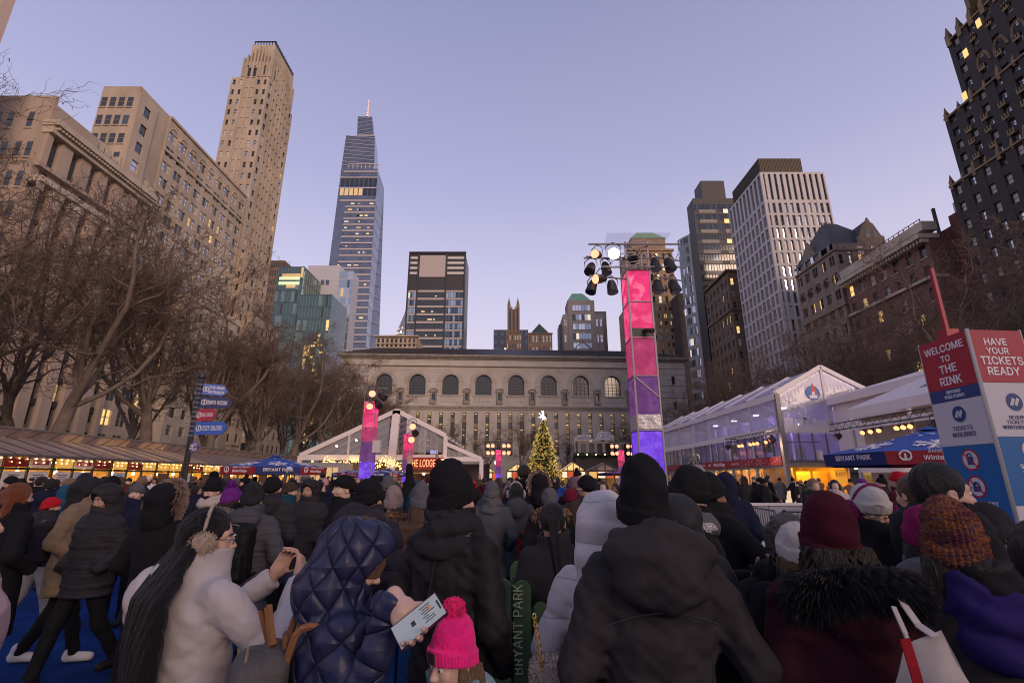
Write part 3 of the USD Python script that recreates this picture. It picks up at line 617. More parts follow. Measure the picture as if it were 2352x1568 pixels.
for i in range(30):
    x = XR + 1.7 + i * (x1 - 6.2 - XR) / 29; ph.box(x, x + .12, Y0 + 2.3, Y0 + 2.4, zt - .3, zt + 6.2)
    y = Y0 + 2.5 + i * (Y1 - Y0 - 3.6) / 29; ph.box(XR + 1.5, XR + 1.6, y, y + .14, zt - .3, zt + 6.2)
ph.build('rooftop_box', mat('ribbed_bronze', (.06, .045, .03), .5, metal=.4), b.t)
b.done(WG)
# --- chateau roofed brown building
Y0, Y1 = 96, 111; ze = atX(1912, 546, XR)[2]; x1 = px_x(2035, 590, Y0) + 2
CS = mat('brown_sandstone', (.23, .175, .14), .9, var=.25, vscale=.5, bump=.3, bscale=4); SL = mat('slate_roof', (.045, .042, .045), .6, var=.25, vscale=1)
b = Bld('chateau_building', 'brown sandstone building with steep slate roof, gables and finial', (XR, Y0, 0), CS)
b.core(XR + .4, x1, Y0 + .4, Y1, 0, ze - 3)
CP_ = ((W_DARK, 5), (W_SKY, 1), (W_LIT, .35), (W_LIT2, .5), (W_BLIND, .7))
b.face((XR + .4, Y0), (XR + .4, Y1), 3, ze - 3, 5, 12, ww=.55, wh=.56, rec=.4, panes=CP_, pair=2, gap=.2)
b.face((XR, Y0 + .4), (x1, Y0 + .4), 3, ze - 3, 6, 12, ww=.42, wh=.56, rec=.4, panes=CP_)
b.w.box(XR, x1, Y0, Y0 + .4, ze - 3, ze - 1.2)
for x, z, m in ((XR + 2, ze - 2.9, W_SKY), (XR + 5, ze - 2.9, W_BLIND), (XR + 8, ze - 2.9, W_DARK), (XR + 10.4, ze - 2.9, W_DARK)): b.pane((x, Y0 - .06, z - 1.0), (1.2, 0, 0), (0, .05, 0), (0, 0, 1.9), m)
for i in range(5):                                           # round-arched storey on the street side
    yc = Y0 + 1.5 + i * 3
    b.trim.tube([(XR - .12, yc + 1.0 * math.cos(t), ze - 9.2 + 1.0 * math.sin(t)) for t in np.linspace(0, math.pi, 9)], .16, 4)
    b.pane((XR - .3, yc - .55, ze - 2.6), (0, 1.0, 0), (.06, 0, 0), (0, 0, 1.5), pick(((W_SKY, 1), (W_DARK, 1))))
for k in range(3): b.trim.box(XR - .3, x1, Y0 - .3, Y1, ze - 3 - k * 12.5, ze - 2.6 - k * 12.5)
# street gable, west gable, hipped slate
zg = ze + 6.5
def gable(o, ax, w, z0, h, th):
    o, ax, th = np.array(o, float), np.array(ax, float), np.array(th, float)
    st = [(-w, 0), (w, 0), (w, h * .25), (w * .78, h * .3), (w * .35, h * .75), (w * .18, h * .8), (0, h), (-w * .18, h * .8), (-w * .35, h * .75), (-w * .78, h * .3), (-w, h * .25)]
    b.w.prism(st, o + [0, 0, z0], ax, (0, 0, 1), th)
gable((XR, Y1 - 6, 0), (0, -1, 0), 3.6, ze - 3, 6.5, (.5, 0, 0)); gable((XR + 8.6, Y0, 0), (1, 0, 0), 2.9, ze - 1.2, 6.3, (0, .5, 0))
for dx in (-1.1, .5): b.pane((XR + 8.6 + dx, Y0 - .06, ze + .2), (.9, 0, 0), (0, .05, 0), (0, 0, 1.8), W_DARK)
for dy in (-1.0, .4): b.pane((XR - .06, Y1 - 6 + dy, ze - 1.6), (0, .7, 0), (.05, 0, 0), (0, 0, 1.7), W_DARK)
yr = Y0 + 5.5
rf = MB().add([(XR - .2, Y0 + .5, ze - 1.2), (x1, Y0 + .5, ze - 1.2), (x1, Y1, ze - 1.2), (XR - .2, Y1, ze - 1.2), (XR + 2.8, yr, zg), (XR + 5.6, yr, zg), (XR + 5.6, yr + 2, zg), (XR + 2.8, yr + 2, zg)], BOXT)
rf.add([(XR + 5.5, Y0 + .55, ze - 1.2), (XR + 11.7, Y0 + .55, ze - 1.2), (XR + 8.6, Y0 + .55, ze + 4.6), (XR + 5.5, Y0 + 9, ze - 1.2), (XR + 11.7, Y0 + 9, ze - 1.2), (XR + 8.6, Y0 + 9, ze + 4.6)], np.array([[0, 1, 2], [3, 5, 4], [0, 2, 5], [0, 5, 3], [1, 4, 5], [1, 5, 2]])); rf.build('slate_roof', SL, b.t)
fn = MB()
for i in range(5): fn.box(XR + 2.8 + i * .62, XR + 3.05 + i * .62, yr + .9, yr + 1.1, zg, zg + .9)
fn.lathe([(.25, zg), (.12, zg + 1.5), (.22, zg + 1.8), (.04, zg + 3.8)], (XR + 5.4, yr + 1, 0), 6); fn.build('roof_cresting', SASH, b.t)
b.done(BS)
# --- corniced brick building and dark red box behind
Y0, Y1 = 74, 95; ze = atX(2112, 543, XR)[2]
b = Bld('corniced_brick_building', 'brick building with long pale cornice, partly behind the bare trees on the right', (XR, Y0, 0), mat('red_brick_dark', (.16, .085, .07), .9, var=.3, vscale=.4))
b.core(XR + .35, XR + 16, Y0, Y1, 0, ze); b.face((XR + .35, Y0), (XR + .35, Y1), 3, ze - 1, 7, 10, ww=.45, wh=.6, panes=CP_, pair=1, sill=True)
for z, e, h in ((ze - 1, 1.6, .8), (ze + .5, .6, 1.6), (ze - 8, .6, .5)): b.trim.box(XR - e, XR + 2, Y0 - .2, Y1, z, z + h)
for i in range(30): b.trim.box(XR - 1.2, XR + .2, Y0 + i * .7, Y0 + .3 + i * .7, ze - 1.7, ze - 1.001)
rp = MB()
for i in range(16): rp.add(*tri(trimesh.creation.icosphere(1, .5 + .4 * rng.random()))) if False else rp.box(XR + .4, XR + .5, Y0 + 1 + i * 1.2, Y0 + 1.1 + i * 1.2, ze + 2, ze + 3.2)
rp.box(XR + .4, XR + .5, Y0 + 1, Y1 - 1, ze + 3.1, ze + 3.2); rp.build('roof_rail', SASH, b.t)
b.done(BS, LIME)
b = Bld('dark_red_block', 'dark red brick block with a thin chimney pipe, left of the black ornate tower', (XR + 4, 70, 0), mat('ox_blood_brick', (.10, .035, .03), .9, var=.25, vscale=.5))
zz = atX(2190, 540, XR + 4)[2]; b.core(XR + 4, XR + 16, 66, 73.5, 0, zz + 3.5); b.core(XR + 4.5, XR + 8, 73.5, 80, ze - 5, zz + 2); b.trim.box(XR + 3.6, XR + 4.4, 71, 71.8, zz + 3.2, zz + 5); MB().rod((XR + 4.2, 76, zz), (XR + 4.2, 76, zz + 6.5), .28).build('chimney_pipe', SASH, b.t); b.done(SASH, LIME)
# --- black ornate tower with gilded crown, right edge
BB = mat('black_brick', (.028, .022, .022), .75, var=.3, vscale=.6); GOLD = mat('gilded_stone', (.20, .135, .07), .6, var=.5, vscale=.8, metal=.2)
YA, YB = 44.0, 68.0; zt = atX(2165, 60, XR + 4)[2]
b = Bld('black_ornate_tower', 'black brick tower with gilded gothic crown at the right edge', (XR, YB, 0), BB, cat='skyscraper')
z1 = atX(2190, 420, XR)[2]
BK = ((W_BLIND, 4), (W_SKY, 4), (W_DARK, .6))
b.core(XR + .5, XR + 30, YA, YB, 0, z1); b.face((XR + .5, YA), (XR + .5, YB), 2, z1, 10, 15, ww=.42, wh=.52, rec=.5, panes=BK)
z2 = atX(2165, 275, XR + 1.0)[2]
b.core(XR + 1.6, XR + 30, YA, YB - 1.2, z1, z2); b.face((XR + 1.6, YA), (XR + 1.6, YB - 1.2), z1, z2, 9, 5, ww=.42, wh=.55, rec=.6, panes=BK)
z3 = atX(2170, 100, XR + 3)[2]
b.core(XR + 3.6, XR + 28, YA + 2, YB - 3.2, z2, z3); b.face((XR + 3.6, YA + 2), (XR + 3.6, YB - 3.2), z2, z3, 7, 5, ww=.4, wh=.55, rec=.6, panes=BK)
z4 = z3 + 9; b.core(XR + 6.5, XR + 26, YA + 4, YB - 6.0, z3, z4 + 6)
gd = MB()
def finial(x, y, z, s=1.0):
    gd.box(x - .35 * s, x + .35 * s, y - .35 * s, y + .35 * s, z - 1.2 * s, z + 1.0 * s); gd.lathe([(.42 * s, z + 1.0 * s), (.3 * s, z + 1.5 * s), (.06 * s, z + 2.6 * s)], (x, y, 0), 6)
for (xx, ya, yb, z, n) in ((XR - .1, YA, YB, z1, 13), (XR + .9, YA, YB - 1.2, z2, 11), (XR + 2.9, YA + 2, YB - 3.2, z3, 10), (XR + 6, YA + 4, YB - 6, z4 + 6, 9)):
    gd.box(xx - .1, xx + .7, ya, yb, z - .5, z - .2)
    for i in range(n): finial(xx + .2, ya + .4 + i * (yb - ya - .8) / (n - 1), z - .2, (.5 if i % 2 else .72) if z < z2 + 1 else 1.0)
for zz_ in (z1 + 4.5, z2 - 10, z2 - 5.2, z2 + 4, z2 + 10, z3 - 4):
    xx = XR + (.95 if zz_ < z2 else 2.95)
    for i in range(7 if zz_ < z2 else 6):
        y = YA + 3.6 + i * 2.67; gd.box(xx - .12, xx + .06, y - .5, y + .5, zz_, zz_ + .35); [gd.box(xx - .12, xx + .06, y + q - .09, y + q + .09, zz_ + .36, zz_ + .9) for q in (-.4, 0, .4)]
for i in range(6):                                           # tall gilded arches of the crown
    y = YA + 3 + i * 2.7; xx = XR + 2.95
    gd.tube([(xx, y + .95 * math.cos(t), z3 - 9 + 2.2 * math.sin(t)) for t in np.linspace(0, math.pi, 9)], .22, 4)
    gd.box(XR + 3.4, XR + 6.4, y - .3, y + .3, z3 - .5, z3 + 4 + (i % 2) * 2); gd.lathe([(.5, z3 + 4), (.4, z3 + 6), (.05, z3 + 8.5)], (XR + 5, y, 0), 6)
    b.pane((XR + 5.9, y + .6, z3 + 1), (0, 1.3, 0), (.1, 0, 0), (0, 0, 6), W_DARK)
gd.build('gilded_crown', GOLD, b.t, kind='stuff')
for (y, z) in ((YB - 6, z2 + 8), (YB - 4, z2 + 1.5), (YB - 9, z3 - 3)): MB().tm(trimesh.creation.icosphere(1, .45, )) if False else b.pane((XR + 2.7, y, z), (0, .7, 0), (.1, 0, 0), (0, 0, 1.4), W_LIT)
b.done(mat('pale_sash', (.12, .11, .11), .6))

# ================================================================ library
LS = mat('library_marble', (.385, .345, .315), .75, var=.16, vscale=.35, bump=.25, bscale=3)
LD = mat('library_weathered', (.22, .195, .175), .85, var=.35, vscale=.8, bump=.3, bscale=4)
LIB = 'long marble library with arched windows across the far end of the park'
YL = 150.0; lx0, lx1 = -53.6, 56.4; W = lx1 - lx0
lb = thing('library', LIB, 'library', (lx0, YL - 1.0, 0), math.degrees(math.atan2(6.0, W)))
def lput(mb, name, m, **k): return mb.build(name, m, lb, world=False, **k)
zcor, hz = 39.6, 38.0
pav = 8.4                                                     # end pavilions
u0, u1 = pav, W - pav
nb = 9; bay = (u1 - u0) / nb
za0, zsp, ar = 27.0, 31.0, 2.6                                # sill, springing, radius
wall = MB()
from shapely.geometry import Polygon, box as sbox
from shapely.ops import unary_union
def arch_poly(c, r, z0, zs, n=20): return Polygon([(c - r, z0), (c + r, z0)] + [(c + r * math.cos(t), zs + r * math.sin(t)) for t in np.linspace(0, math.pi, n)])
upper = sbox(u0, 23.6, u1, 36.2)
for i in range(nb): upper = upper.difference(arch_poly(u0 + (i + .5) * bay, ar, za0, zsp))
for i in range(1, nb): upper = upper.difference(sbox(u0 + i * bay - .55, 25.4, u0 + i * bay + .55, 27.6))
ex = trimesh.creation.extrude_polygon(upper, 1.0, engine='earcut'); v = ex.vertices[:, [0, 2, 1]].copy(); v[:, 1] = 0.2 + v[:, 1]; wall.add(v, ex.faces[:, ::-1])
lower = sbox(u0, 2.5, u1, 23.0); ns = 26; slit = (u1 - u0) / ns
for i in range(ns): lower = lower.difference(sbox(u0 + (i + .5) * slit - .62, 8.6, u0 + (i + .5) * slit + .62, 21.6))
dc = u0 + 5.05 * bay; lower = lower.difference(arch_poly(dc, 2.2, 3.0, 6.2)).difference(Polygon())
ex = trimesh.creation.extrude_polygon(lower, 1.0, engine='earcut'); v = ex.vertices[:, [0, 2, 1]].copy(); v[:, 1] = .2 + v[:, 1]; wall.add(v, ex.faces[:, ::-1])
wall.box(u0, u1, 1.2, 26, 0, 36.2)
lput(wall, 'wall', LS)
for k, (a, c) in enumerate(((0, u0), (u1, W))):               # banded end pavilions
    for r in range(19):
        MB_ = MB().box(a + .04 * (r % 2), c - .04 * (r % 2), -.5 + .08 * (r % 2), 27, r * 36.2 / 19, (r + 1) * 36.2 / 19 - .12); lput(MB_, 'banded_stone', LS)
    um = (a + c) / 2
    for z, h in ((31, 2.6), (23, 2.4), (14, 4.5)): lput(MB().box(um - .5, um + .5, -.56, -.44, z, z + h), 'window', W_DARK)
    ap = arch_poly(um, 1.9, 4, 7.5); ex = trimesh.creation.extrude_polygon(ap, .12, engine='earcut'); v = ex.vertices[:, [0, 2, 1]].copy(); v[:, 1] -= .6; put('arched_door', (v, ex.faces[:, ::-1]), W_DARK, lb, world=False)
# entablature
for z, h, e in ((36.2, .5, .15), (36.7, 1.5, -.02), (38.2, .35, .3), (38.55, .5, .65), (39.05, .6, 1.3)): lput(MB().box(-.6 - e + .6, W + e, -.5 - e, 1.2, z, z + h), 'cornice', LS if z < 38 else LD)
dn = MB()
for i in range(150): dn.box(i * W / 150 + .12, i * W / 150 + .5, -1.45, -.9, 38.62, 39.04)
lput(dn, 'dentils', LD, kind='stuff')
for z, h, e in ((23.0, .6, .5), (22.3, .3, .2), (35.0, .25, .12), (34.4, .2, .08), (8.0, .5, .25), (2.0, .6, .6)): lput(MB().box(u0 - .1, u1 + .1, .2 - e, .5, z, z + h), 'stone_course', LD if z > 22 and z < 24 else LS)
gl_d = mat('library_glass', (.02, .02, .02), .12, spec=.8)
for i in range(nb):
    c = u0 + (i + .5) * bay
    ap = arch_poly(c, ar, za0, zsp); ex = trimesh.creation.extrude_polygon(ap, .1, engine='earcut'); v = ex.vertices[:, [0, 2, 1]].copy(); v[:, 1] += .95
    wp = put('arched_window', (v, ex.faces[:, ::-1]), gl_d, lb, world=False)
    mu = MB()
    for q in (-1.3, 0, 1.3): mu.box(c + q - .07, c + q + .07, .85, .95, za0, zsp + math.sqrt(max(0, ar * ar - q * q)) - .05)
    for q in (.25, .5, .75, 1.0): mu.box(c - ar + .05, c + ar - .05, .87, .95, za0 + q * (zsp - za0) - .05, za0 + q * (zsp - za0) + .05)
    put('glazing_bars', mu.get(), mat('bronze_bar', (.05, .04, .03), .5, metal=.5), wp, world=False)
    nv = 23
    for k in range(nv):                                       # voussoirs
        t0, t1 = k / nv * math.pi + .012, (k + 1) / nv * math.pi - .012; r0, r1 = ar + .35, ar + 1.55
        q = [(c + r * math.cos(t), y, zsp + r * math.sin(t)) for y in (-.02, .2) for r, t in ((r0, t0), (r1, t0), (r1, t1), (r0, t1))]
        put('voussoir', (np.array(q), BOXT), LS, lb, world=False)
    rim = MB().tube([(c + (ar + .12) * math.cos(t), .05, zsp + (ar + .12) * math.sin(t)) for t in np.linspace(0, math.pi, 16)], .2, 4); rim.box(c - ar - .32, c - ar + .02, -.1, .2, za0, zsp); rim.box(c + ar - .02, c + ar + .32, -.1, .2, za0, zsp); lput(rim, 'arch_moulding', LS)
    for k in range(5):
        for s in (-1, 1): lput(MB().box(c + s * (ar + .95) - .6, c + s * (ar + .95) + .6, .02, .2, za0 + k * (zsp - za0) / 5 + .06, za0 + (k + 1) * (zsp - za0) / 5 - .06), 'jamb_stone', LS)
    for k in range(4): lput(MB().box(c - ar + k * 1.35, c - ar + k * 1.35 + 1.2, .05, .2, 24.9, 26.3), 'sill_panel', LS)
    lput(MB().box(c - ar - .5, c + ar + .5, -.2, .6, za0 - .35, za0), 'window_sill', LS)
for i in range(1, nb):
    c = u0 + i * bay
    lput(MB().box(c - .55, c + .55, .8, .9, 25.4, 27.6), 'small_window', W_DARK)
    pd = MB().box(c - 1.0, c - .56, -.15, .5, 25.2, 27.9).box(c + .56, c + 1.0, -.15, .5, 25.2, 27.9).box(c - 1.3, c + 1.3, -.35, .5, 27.9, 28.3)
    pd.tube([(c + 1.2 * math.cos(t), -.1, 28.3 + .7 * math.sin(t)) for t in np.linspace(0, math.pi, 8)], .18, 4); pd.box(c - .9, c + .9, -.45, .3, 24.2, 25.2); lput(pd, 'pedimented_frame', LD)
lit_l = ((W_DARK, 3), (mat('library_dim_pane', (.06, .045, .03), .3, emit=(1, .6, .25), es=em(.10)), 4), (W_LIT, .9), (W_LITW, .5))
for i in range(ns):
    c = u0 + (i + .5) * slit
    for k in range(8):
        z = 8.6 + k * 13.0 / 8
        lput(MB().box(c - .6, c + .6, .9, 1.0, z + .3, z + 13.0 / 8), 'slit_pane', pick(lit_l[:2]))
        lput(MB().box(c - .62, c + .62, .8, 1.0, z, z + .28), 'slit_spandrel', mat('bronze_bar', (.05, .04, .03), .5))
        if rng.random() < .4 or k == 7: lput(MB().box(c - .4, c + .4 * rng.random(), .86, .89, z + 1.2, z + 1.4), 'ceiling_lamp', W_LIT)
ex = trimesh.creation.extrude_polygon(arch_poly(dc, 2.2, 3.0, 6.2).buffer(.01), .1, engine='earcut'); v = ex.vertices[:, [0, 2, 1]].copy(); v[:, 1] += .95; put('arched_door', (v, ex.faces[:, ::-1]), mat('door_bronze', (.10, .06, .03), .4, metal=.5), lb, world=False)
rm = MB().tube([(dc + 2.5 * math.cos(t), .1, 6.2 + 2.5 * math.sin(t)) for t in np.linspace(0, math.pi, 16)], .35, 6); rm.box(dc - 2.9, dc - 2.2, -.2, .3, 2.5, 6.2); rm.box(dc + 2.2, dc + 2.9, -.2, .3, 2.5, 6.2); lput(rm, 'door_surround', LS)
for k in range(6): lput(MB().box(u0, u1, .0 + .02 * (k % 2), .2, 2.6 + k * .9, 3.4 + k * .9), 'banded_stone', LS) if False else None
lput(MB().box(-.2, W + .2, -.8, .19, 0, 2.5), 'plinth', LS)
ROOF = mat('ribbed_dark_roof', (.045, .04, .04), .5, metal=.3, var=.25, vscale=.6)
rf = MB().add([(-1.2, -1.6, 39.66), (W + 1.2, -1.6, 39.66), (W + 1.2, 26, 39.66), (-1.2, 26, 39.66), (9, 9, 44.3), (W - 9, 9, 44.3), (W - 9, 18, 44.3), (9, 18, 44.3)], BOXT); lput(rf, 'roof', ROOF)
rb = MB()
for i in range(150):
    t = (i + .5) / 150; xa = 9 + t * (W - 18); xb = -1.2 + t * (W + 2.4); rb.bar((lerp(xb, xa, .06), -1.0, 39.98), (xa, 8.9, 44.32), .14)
lput(rb, 'roof_ribs', ROOF, kind='stuff')
# ================================================================ trees
def copy_of(src, name, label, cat, loc, rz=0.0, scale=1.0, group=None):
    path = '/World/' + numbered('/World', name)
    x = UsdGeom.Xform.Define(stage, path); p = x.GetPrim()
    p.GetReferences().AddInternalReference(src.GetPath()); p.SetInstanceable(True)
    x.ClearXformOpOrder()
    t = x.AddTranslateOp(); t.Set(Gf.Vec3d(*map(float, loc)))
    r = x.AddRotateZOp(); r.Set(float(rz))
    sc = x.AddScaleOp(); sc.Set(Gf.Vec3f(*( [float(scale)] * 3 if np.ndim(scale) == 0 else map(float, scale))))
    x.SetXformOpOrder([t, r, sc])
    tag(p, label, cat, group); return p
BARK = mat('plane_bark', (.13, .098, .078), .9, var=.45, vscale=1.6, bump=.4, bscale=9, obj=True)
TWIG = mat('twig_bark', (.115, .075, .056), .9, var=.3, vscale=.8, obj=True)
LEAF = mat('dry_leaf', (.12, .075, .05), .9, var=.4, vscale=2, obj=True)
def make_tree(name, label, loc, rz, seed, H=22.0, lean=.1, fork=5.0, group=None):
    R = np.random.default_rng(seed)
    t = thing(name, label, 'tree', loc, rz, group)
    trunk, limbs, twigs, leaves = MB(), MB(), MB(), []
    def nrm(v): return v / (np.linalg.norm(v) + 1e-9)
    def branch(p, d, L, r, level):
        n = (6, 7, 6, 5, 4)[level]
        P = [p]; q = p.copy(); dd = d.copy()
        wob = (.06, .20, .30, .38, .45)[level]
        for i in range(n):
            dd = nrm(dd + R.normal(0, wob, 3) + np.array([0, 0, (.02, .10, .07, .05, .02)[level]]))
            q = q + dd * L / n; P.append(q.copy())
        P = np.array(P); rad = r * np.linspace(1, (.62, .34, .3, .3, .35)[level], n + 1)
        if level == 0: rad[0] *= 1.35
        (trunk if level == 0 else limbs if level < 3 else twigs).tube(P, rad, (9, 7, 5, 3, 3)[level], cap=level < 3)
        if level == 4:
            if R.random() < .33: leaves.append(P[-1] + R.normal(0, .03, 3))
            return
        kids = (6, 8, 9, 10)[level]
        for k in range(kids):
            u = (.72 + .28 * (k + R.random()) / kids) if level == 0 else (.18 + .82 * (k + R.random() * .9) / kids)
            u = min(u, .999); i = min(int(u * n), n - 1); f = u * n - i
            p0 = P[i] * (1 - f) + P[i + 1] * f; tang = nrm(P[i + 1] - P[i])
            side = nrm(np.cross(tang, R.normal(0, 1, 3)))
            if level == 0:
                a = 2 * math.pi * (k + R.uniform(-.25, .25)) / kids; side = np.array([math.cos(a), math.sin(a), 0])
            ang = R.uniform(*((.35, .75), (.5, 1.0), (.5, 1.1), (.5, 1.2))[level])
            d2 = nrm(tang * math.cos(ang) + side * math.sin(ang))
            if level and d2[2] < -.15: d2[2] *= .3; d2 = nrm(d2)
            l2 = L * (R.uniform(1.55, 2.3), R.uniform(.34, .55) * (1.15 - .5 * u), R.uniform(.34, .52), R.uniform(.38, .6))[level]
            r2 = (rad[i] * (R.uniform(.42, .66), R.uniform(.4, .58), R.uniform(.38, .55), .55)[level])
            branch(p0, d2, l2, max(r2, .0095), level + 1)
    branch(np.zeros(3), nrm(np.array([lean, lean * .4, 1.0])), fork, .29, 0)
    zmax = max(v[:, 2].max() for v in twigs.v); k = H / zmax
    for m in (trunk, limbs, twigs): m.v = [v * [k, k, k] for v in m.v]
    trunk.build('trunk', BARK, t, world=False, smooth=True); limbs.build('limbs', BARK, t, world=False, smooth=True); twigs.build('crown', TWIG, t, world=False, kind='stuff')
    lv = np.array(leaves) * k; n = len(lv)
    a = R.normal(0, 1, (n, 3)); a /= np.linalg.norm(a, axis=1, keepdims=True); c = np.cross(a, R.normal(0, 1, (n, 3))); c /= np.linalg.norm(c, axis=1, keepdims=True)
    s = R.uniform(.05, .11, (n, 1)); V = np.stack([lv, lv + a * s + c * s * .5, lv + a * s * 2, lv + a * s - c * s * .5], 1).reshape(-1, 3)
    put('dry_leaves', (V, np.arange(4 * n).reshape(-1, 4)), LEAF, t, world=False, kind='stuff')
    return t
TREES = 'bare plane trees'
# x, Y, height, turn
left = [(-34, 27), (-41, 24), (-35, 37), (-44, 34), (-34, 47), (-43, 45), (-35, 57), (-45, 56), (-34, 67), (-43, 66), (-35, 78), (-44, 78), (-34, 89), (-44, 90), (-36, 100), (-45, 103), (-35, 112), (-46, 118), (-38, 124)]
right = [(41, 30), (49, 26), (40, 40), (50, 38), (41, 50), (50, 50), (40, 61), (50, 63), (41, 72), (51, 76), (40, 84), (50, 90), (42, 96), (52, 105), (41, 109), (49, 120), (42, 122)]
mid = [(-29, 126), (-21, 122), (-13.5, 127), (-6.5, 121), (1.5, 126), (12, 128), (26, 121), (33, 126)]
rt = random.Random(5); protos = {}
def tree_label(side, i, n, back):
    o = ('first', 'second', 'third', 'fourth', 'fifth', 'sixth', 'seventh', 'eighth', 'ninth', 'tenth', 'eleventh')[i]
    return side % o
cnt = {}
for side, lst in (('left', left), ('right', right), ('mid', mid)):
    for i, (x, y) in enumerate(lst):
        if side == 'mid': lab = 'bare plane tree before the library, %s from the left of that row' % ('first', 'second', 'third', 'fourth', 'fifth', 'sixth', 'seventh', 'eighth')[i]
        else:
            row = ('front' if abs(x) < (40 if side == 'left' else 45) else 'back'); k = (side, row); cnt[k] = cnt.get(k, -1) + 1
            o = ('nearest', 'second nearest', 'third nearest', 'fourth nearest', 'fifth nearest', 'sixth nearest', 'seventh nearest', 'eighth nearest', 'ninth nearest', 'tenth nearest', 'eleventh nearest')[cnt[k]]
            lab = 'bare plane tree, %s of the %s row behind the %s' % (o, row, 'kiosks' if side == 'left' else 'rink pavilion')
        key = (i * 2 + (side == 'right')) % 4; rz = rt.uniform(0, 360); H = 24.0 if (side, i) == ('left', 0) else rt.uniform(25.0, 29.0) if side == 'left' else rt.uniform(24, 27.5) if side == 'right' else rt.uniform(15.5, 19)
        if key not in protos: protos[key] = (make_tree('plane_tree', lab, (x, y, 0), rz, 11 + key, H=H, lean=.1 + .05 * key, fork=4.2 + .4 * key, group=TREES), H)
        else: copy_of(protos[key][0], 'plane_tree', lab, 'tree', (x, y, 0), rz, H / protos[key][1], TREES)

# ================================================================ market kiosks on the left
KX = -25.0
GREENF = mat('dark_green_frame', (.025, .035, .025), .5); 
ROOFG = mat('kiosk_roof_glass', (.34, .25, .225), .3, var=.25, vscale=.35, spec=.7)
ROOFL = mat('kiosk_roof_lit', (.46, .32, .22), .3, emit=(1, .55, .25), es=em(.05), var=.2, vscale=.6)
REDB = mat('kiosk_red_board', (.20, .014, .012), .5); WHITEB = mat('white_board', (.62, .55, .52), .6); REDT = mat('red_print', (.36, .03, .03), .6); GREYT = mat('grey_print', (.14, .12, .12), .6)
INW = mat('kiosk_timber', (.62, .40, .13), .6, var=.25, vscale=2, stretch=(1, 4, .3)); LAMPW = glow('kiosk_lamp', (1, .62, .20), em(30)); BULB = glow('warm_bulb', (1, .66, .28), em(14))
SAUS = mat('sausage_print', (.42, .13, .05), .5); BLUEP = mat('pale_blue_board', (.42, .48, .56), .6); COUNT = mat('counter_wood', (.12, .07, .04), .6)
def ico(mb, c, r, sub=0): 
    t = ICO[sub]; mb.add(t[0] * r + np.asarray(c), t[1])
ICO = {k: (lambda t: (np.asarray(t.vertices), np.asarray(t.faces)))(trimesh.creation.icosphere(k, 1.0)) for k in (0, 1, 2, 3)}
def text_on(parent, s, o, ux, uz, h, m, name='lettering', bold=False, depth=.006, center=True, maxw=None, label=None):
    """lettering standing on a board: o = anchor on the board, ux reading direction, uz up"""
    t = meshkit.text_mesh(s, h, depth, bold); v = t.vertices.copy(); w = v[:, 0].max()
    if maxw and w > maxw: v[:, 0] *= maxw / w; w = maxw
    if center: v[:, 0] -= w / 2
    ux, uz = np.asarray(ux, float), np.asarray(uz, float); n = np.cross(ux, uz)
    return put(name, (np.asarray(o) + v @ np.array([ux, uz, n]), t.faces), m, parent, label=label)
KL = ['with a red beer board and sausage poster, nearest', 'with glowing yellow open counter under a bulb-lined red board', 'with white menu boards and a red bulb-lit board', 'with pale price boards and small yellow counter', 'with round blue poster beside a bright counter', 'with dark red board and burger picture', 'behind the signpost pole with lime green door panel', 'just right of the signpost pole', 'with many small bulbs, two right of the signpost', 'half hidden by the big blue umbrella', 'mostly behind the blue umbrella, lit counter', 'beyond the blue umbrella, second last in the row', 'farthest in the row beside the lodge tent']
kw = 4.0
def board(k, y0, y1, z0, z1, m, name='sign_board', x=KX + .06): return MB().box(x, x + .05, y0, y1, z0, z1).build(name, m, k)
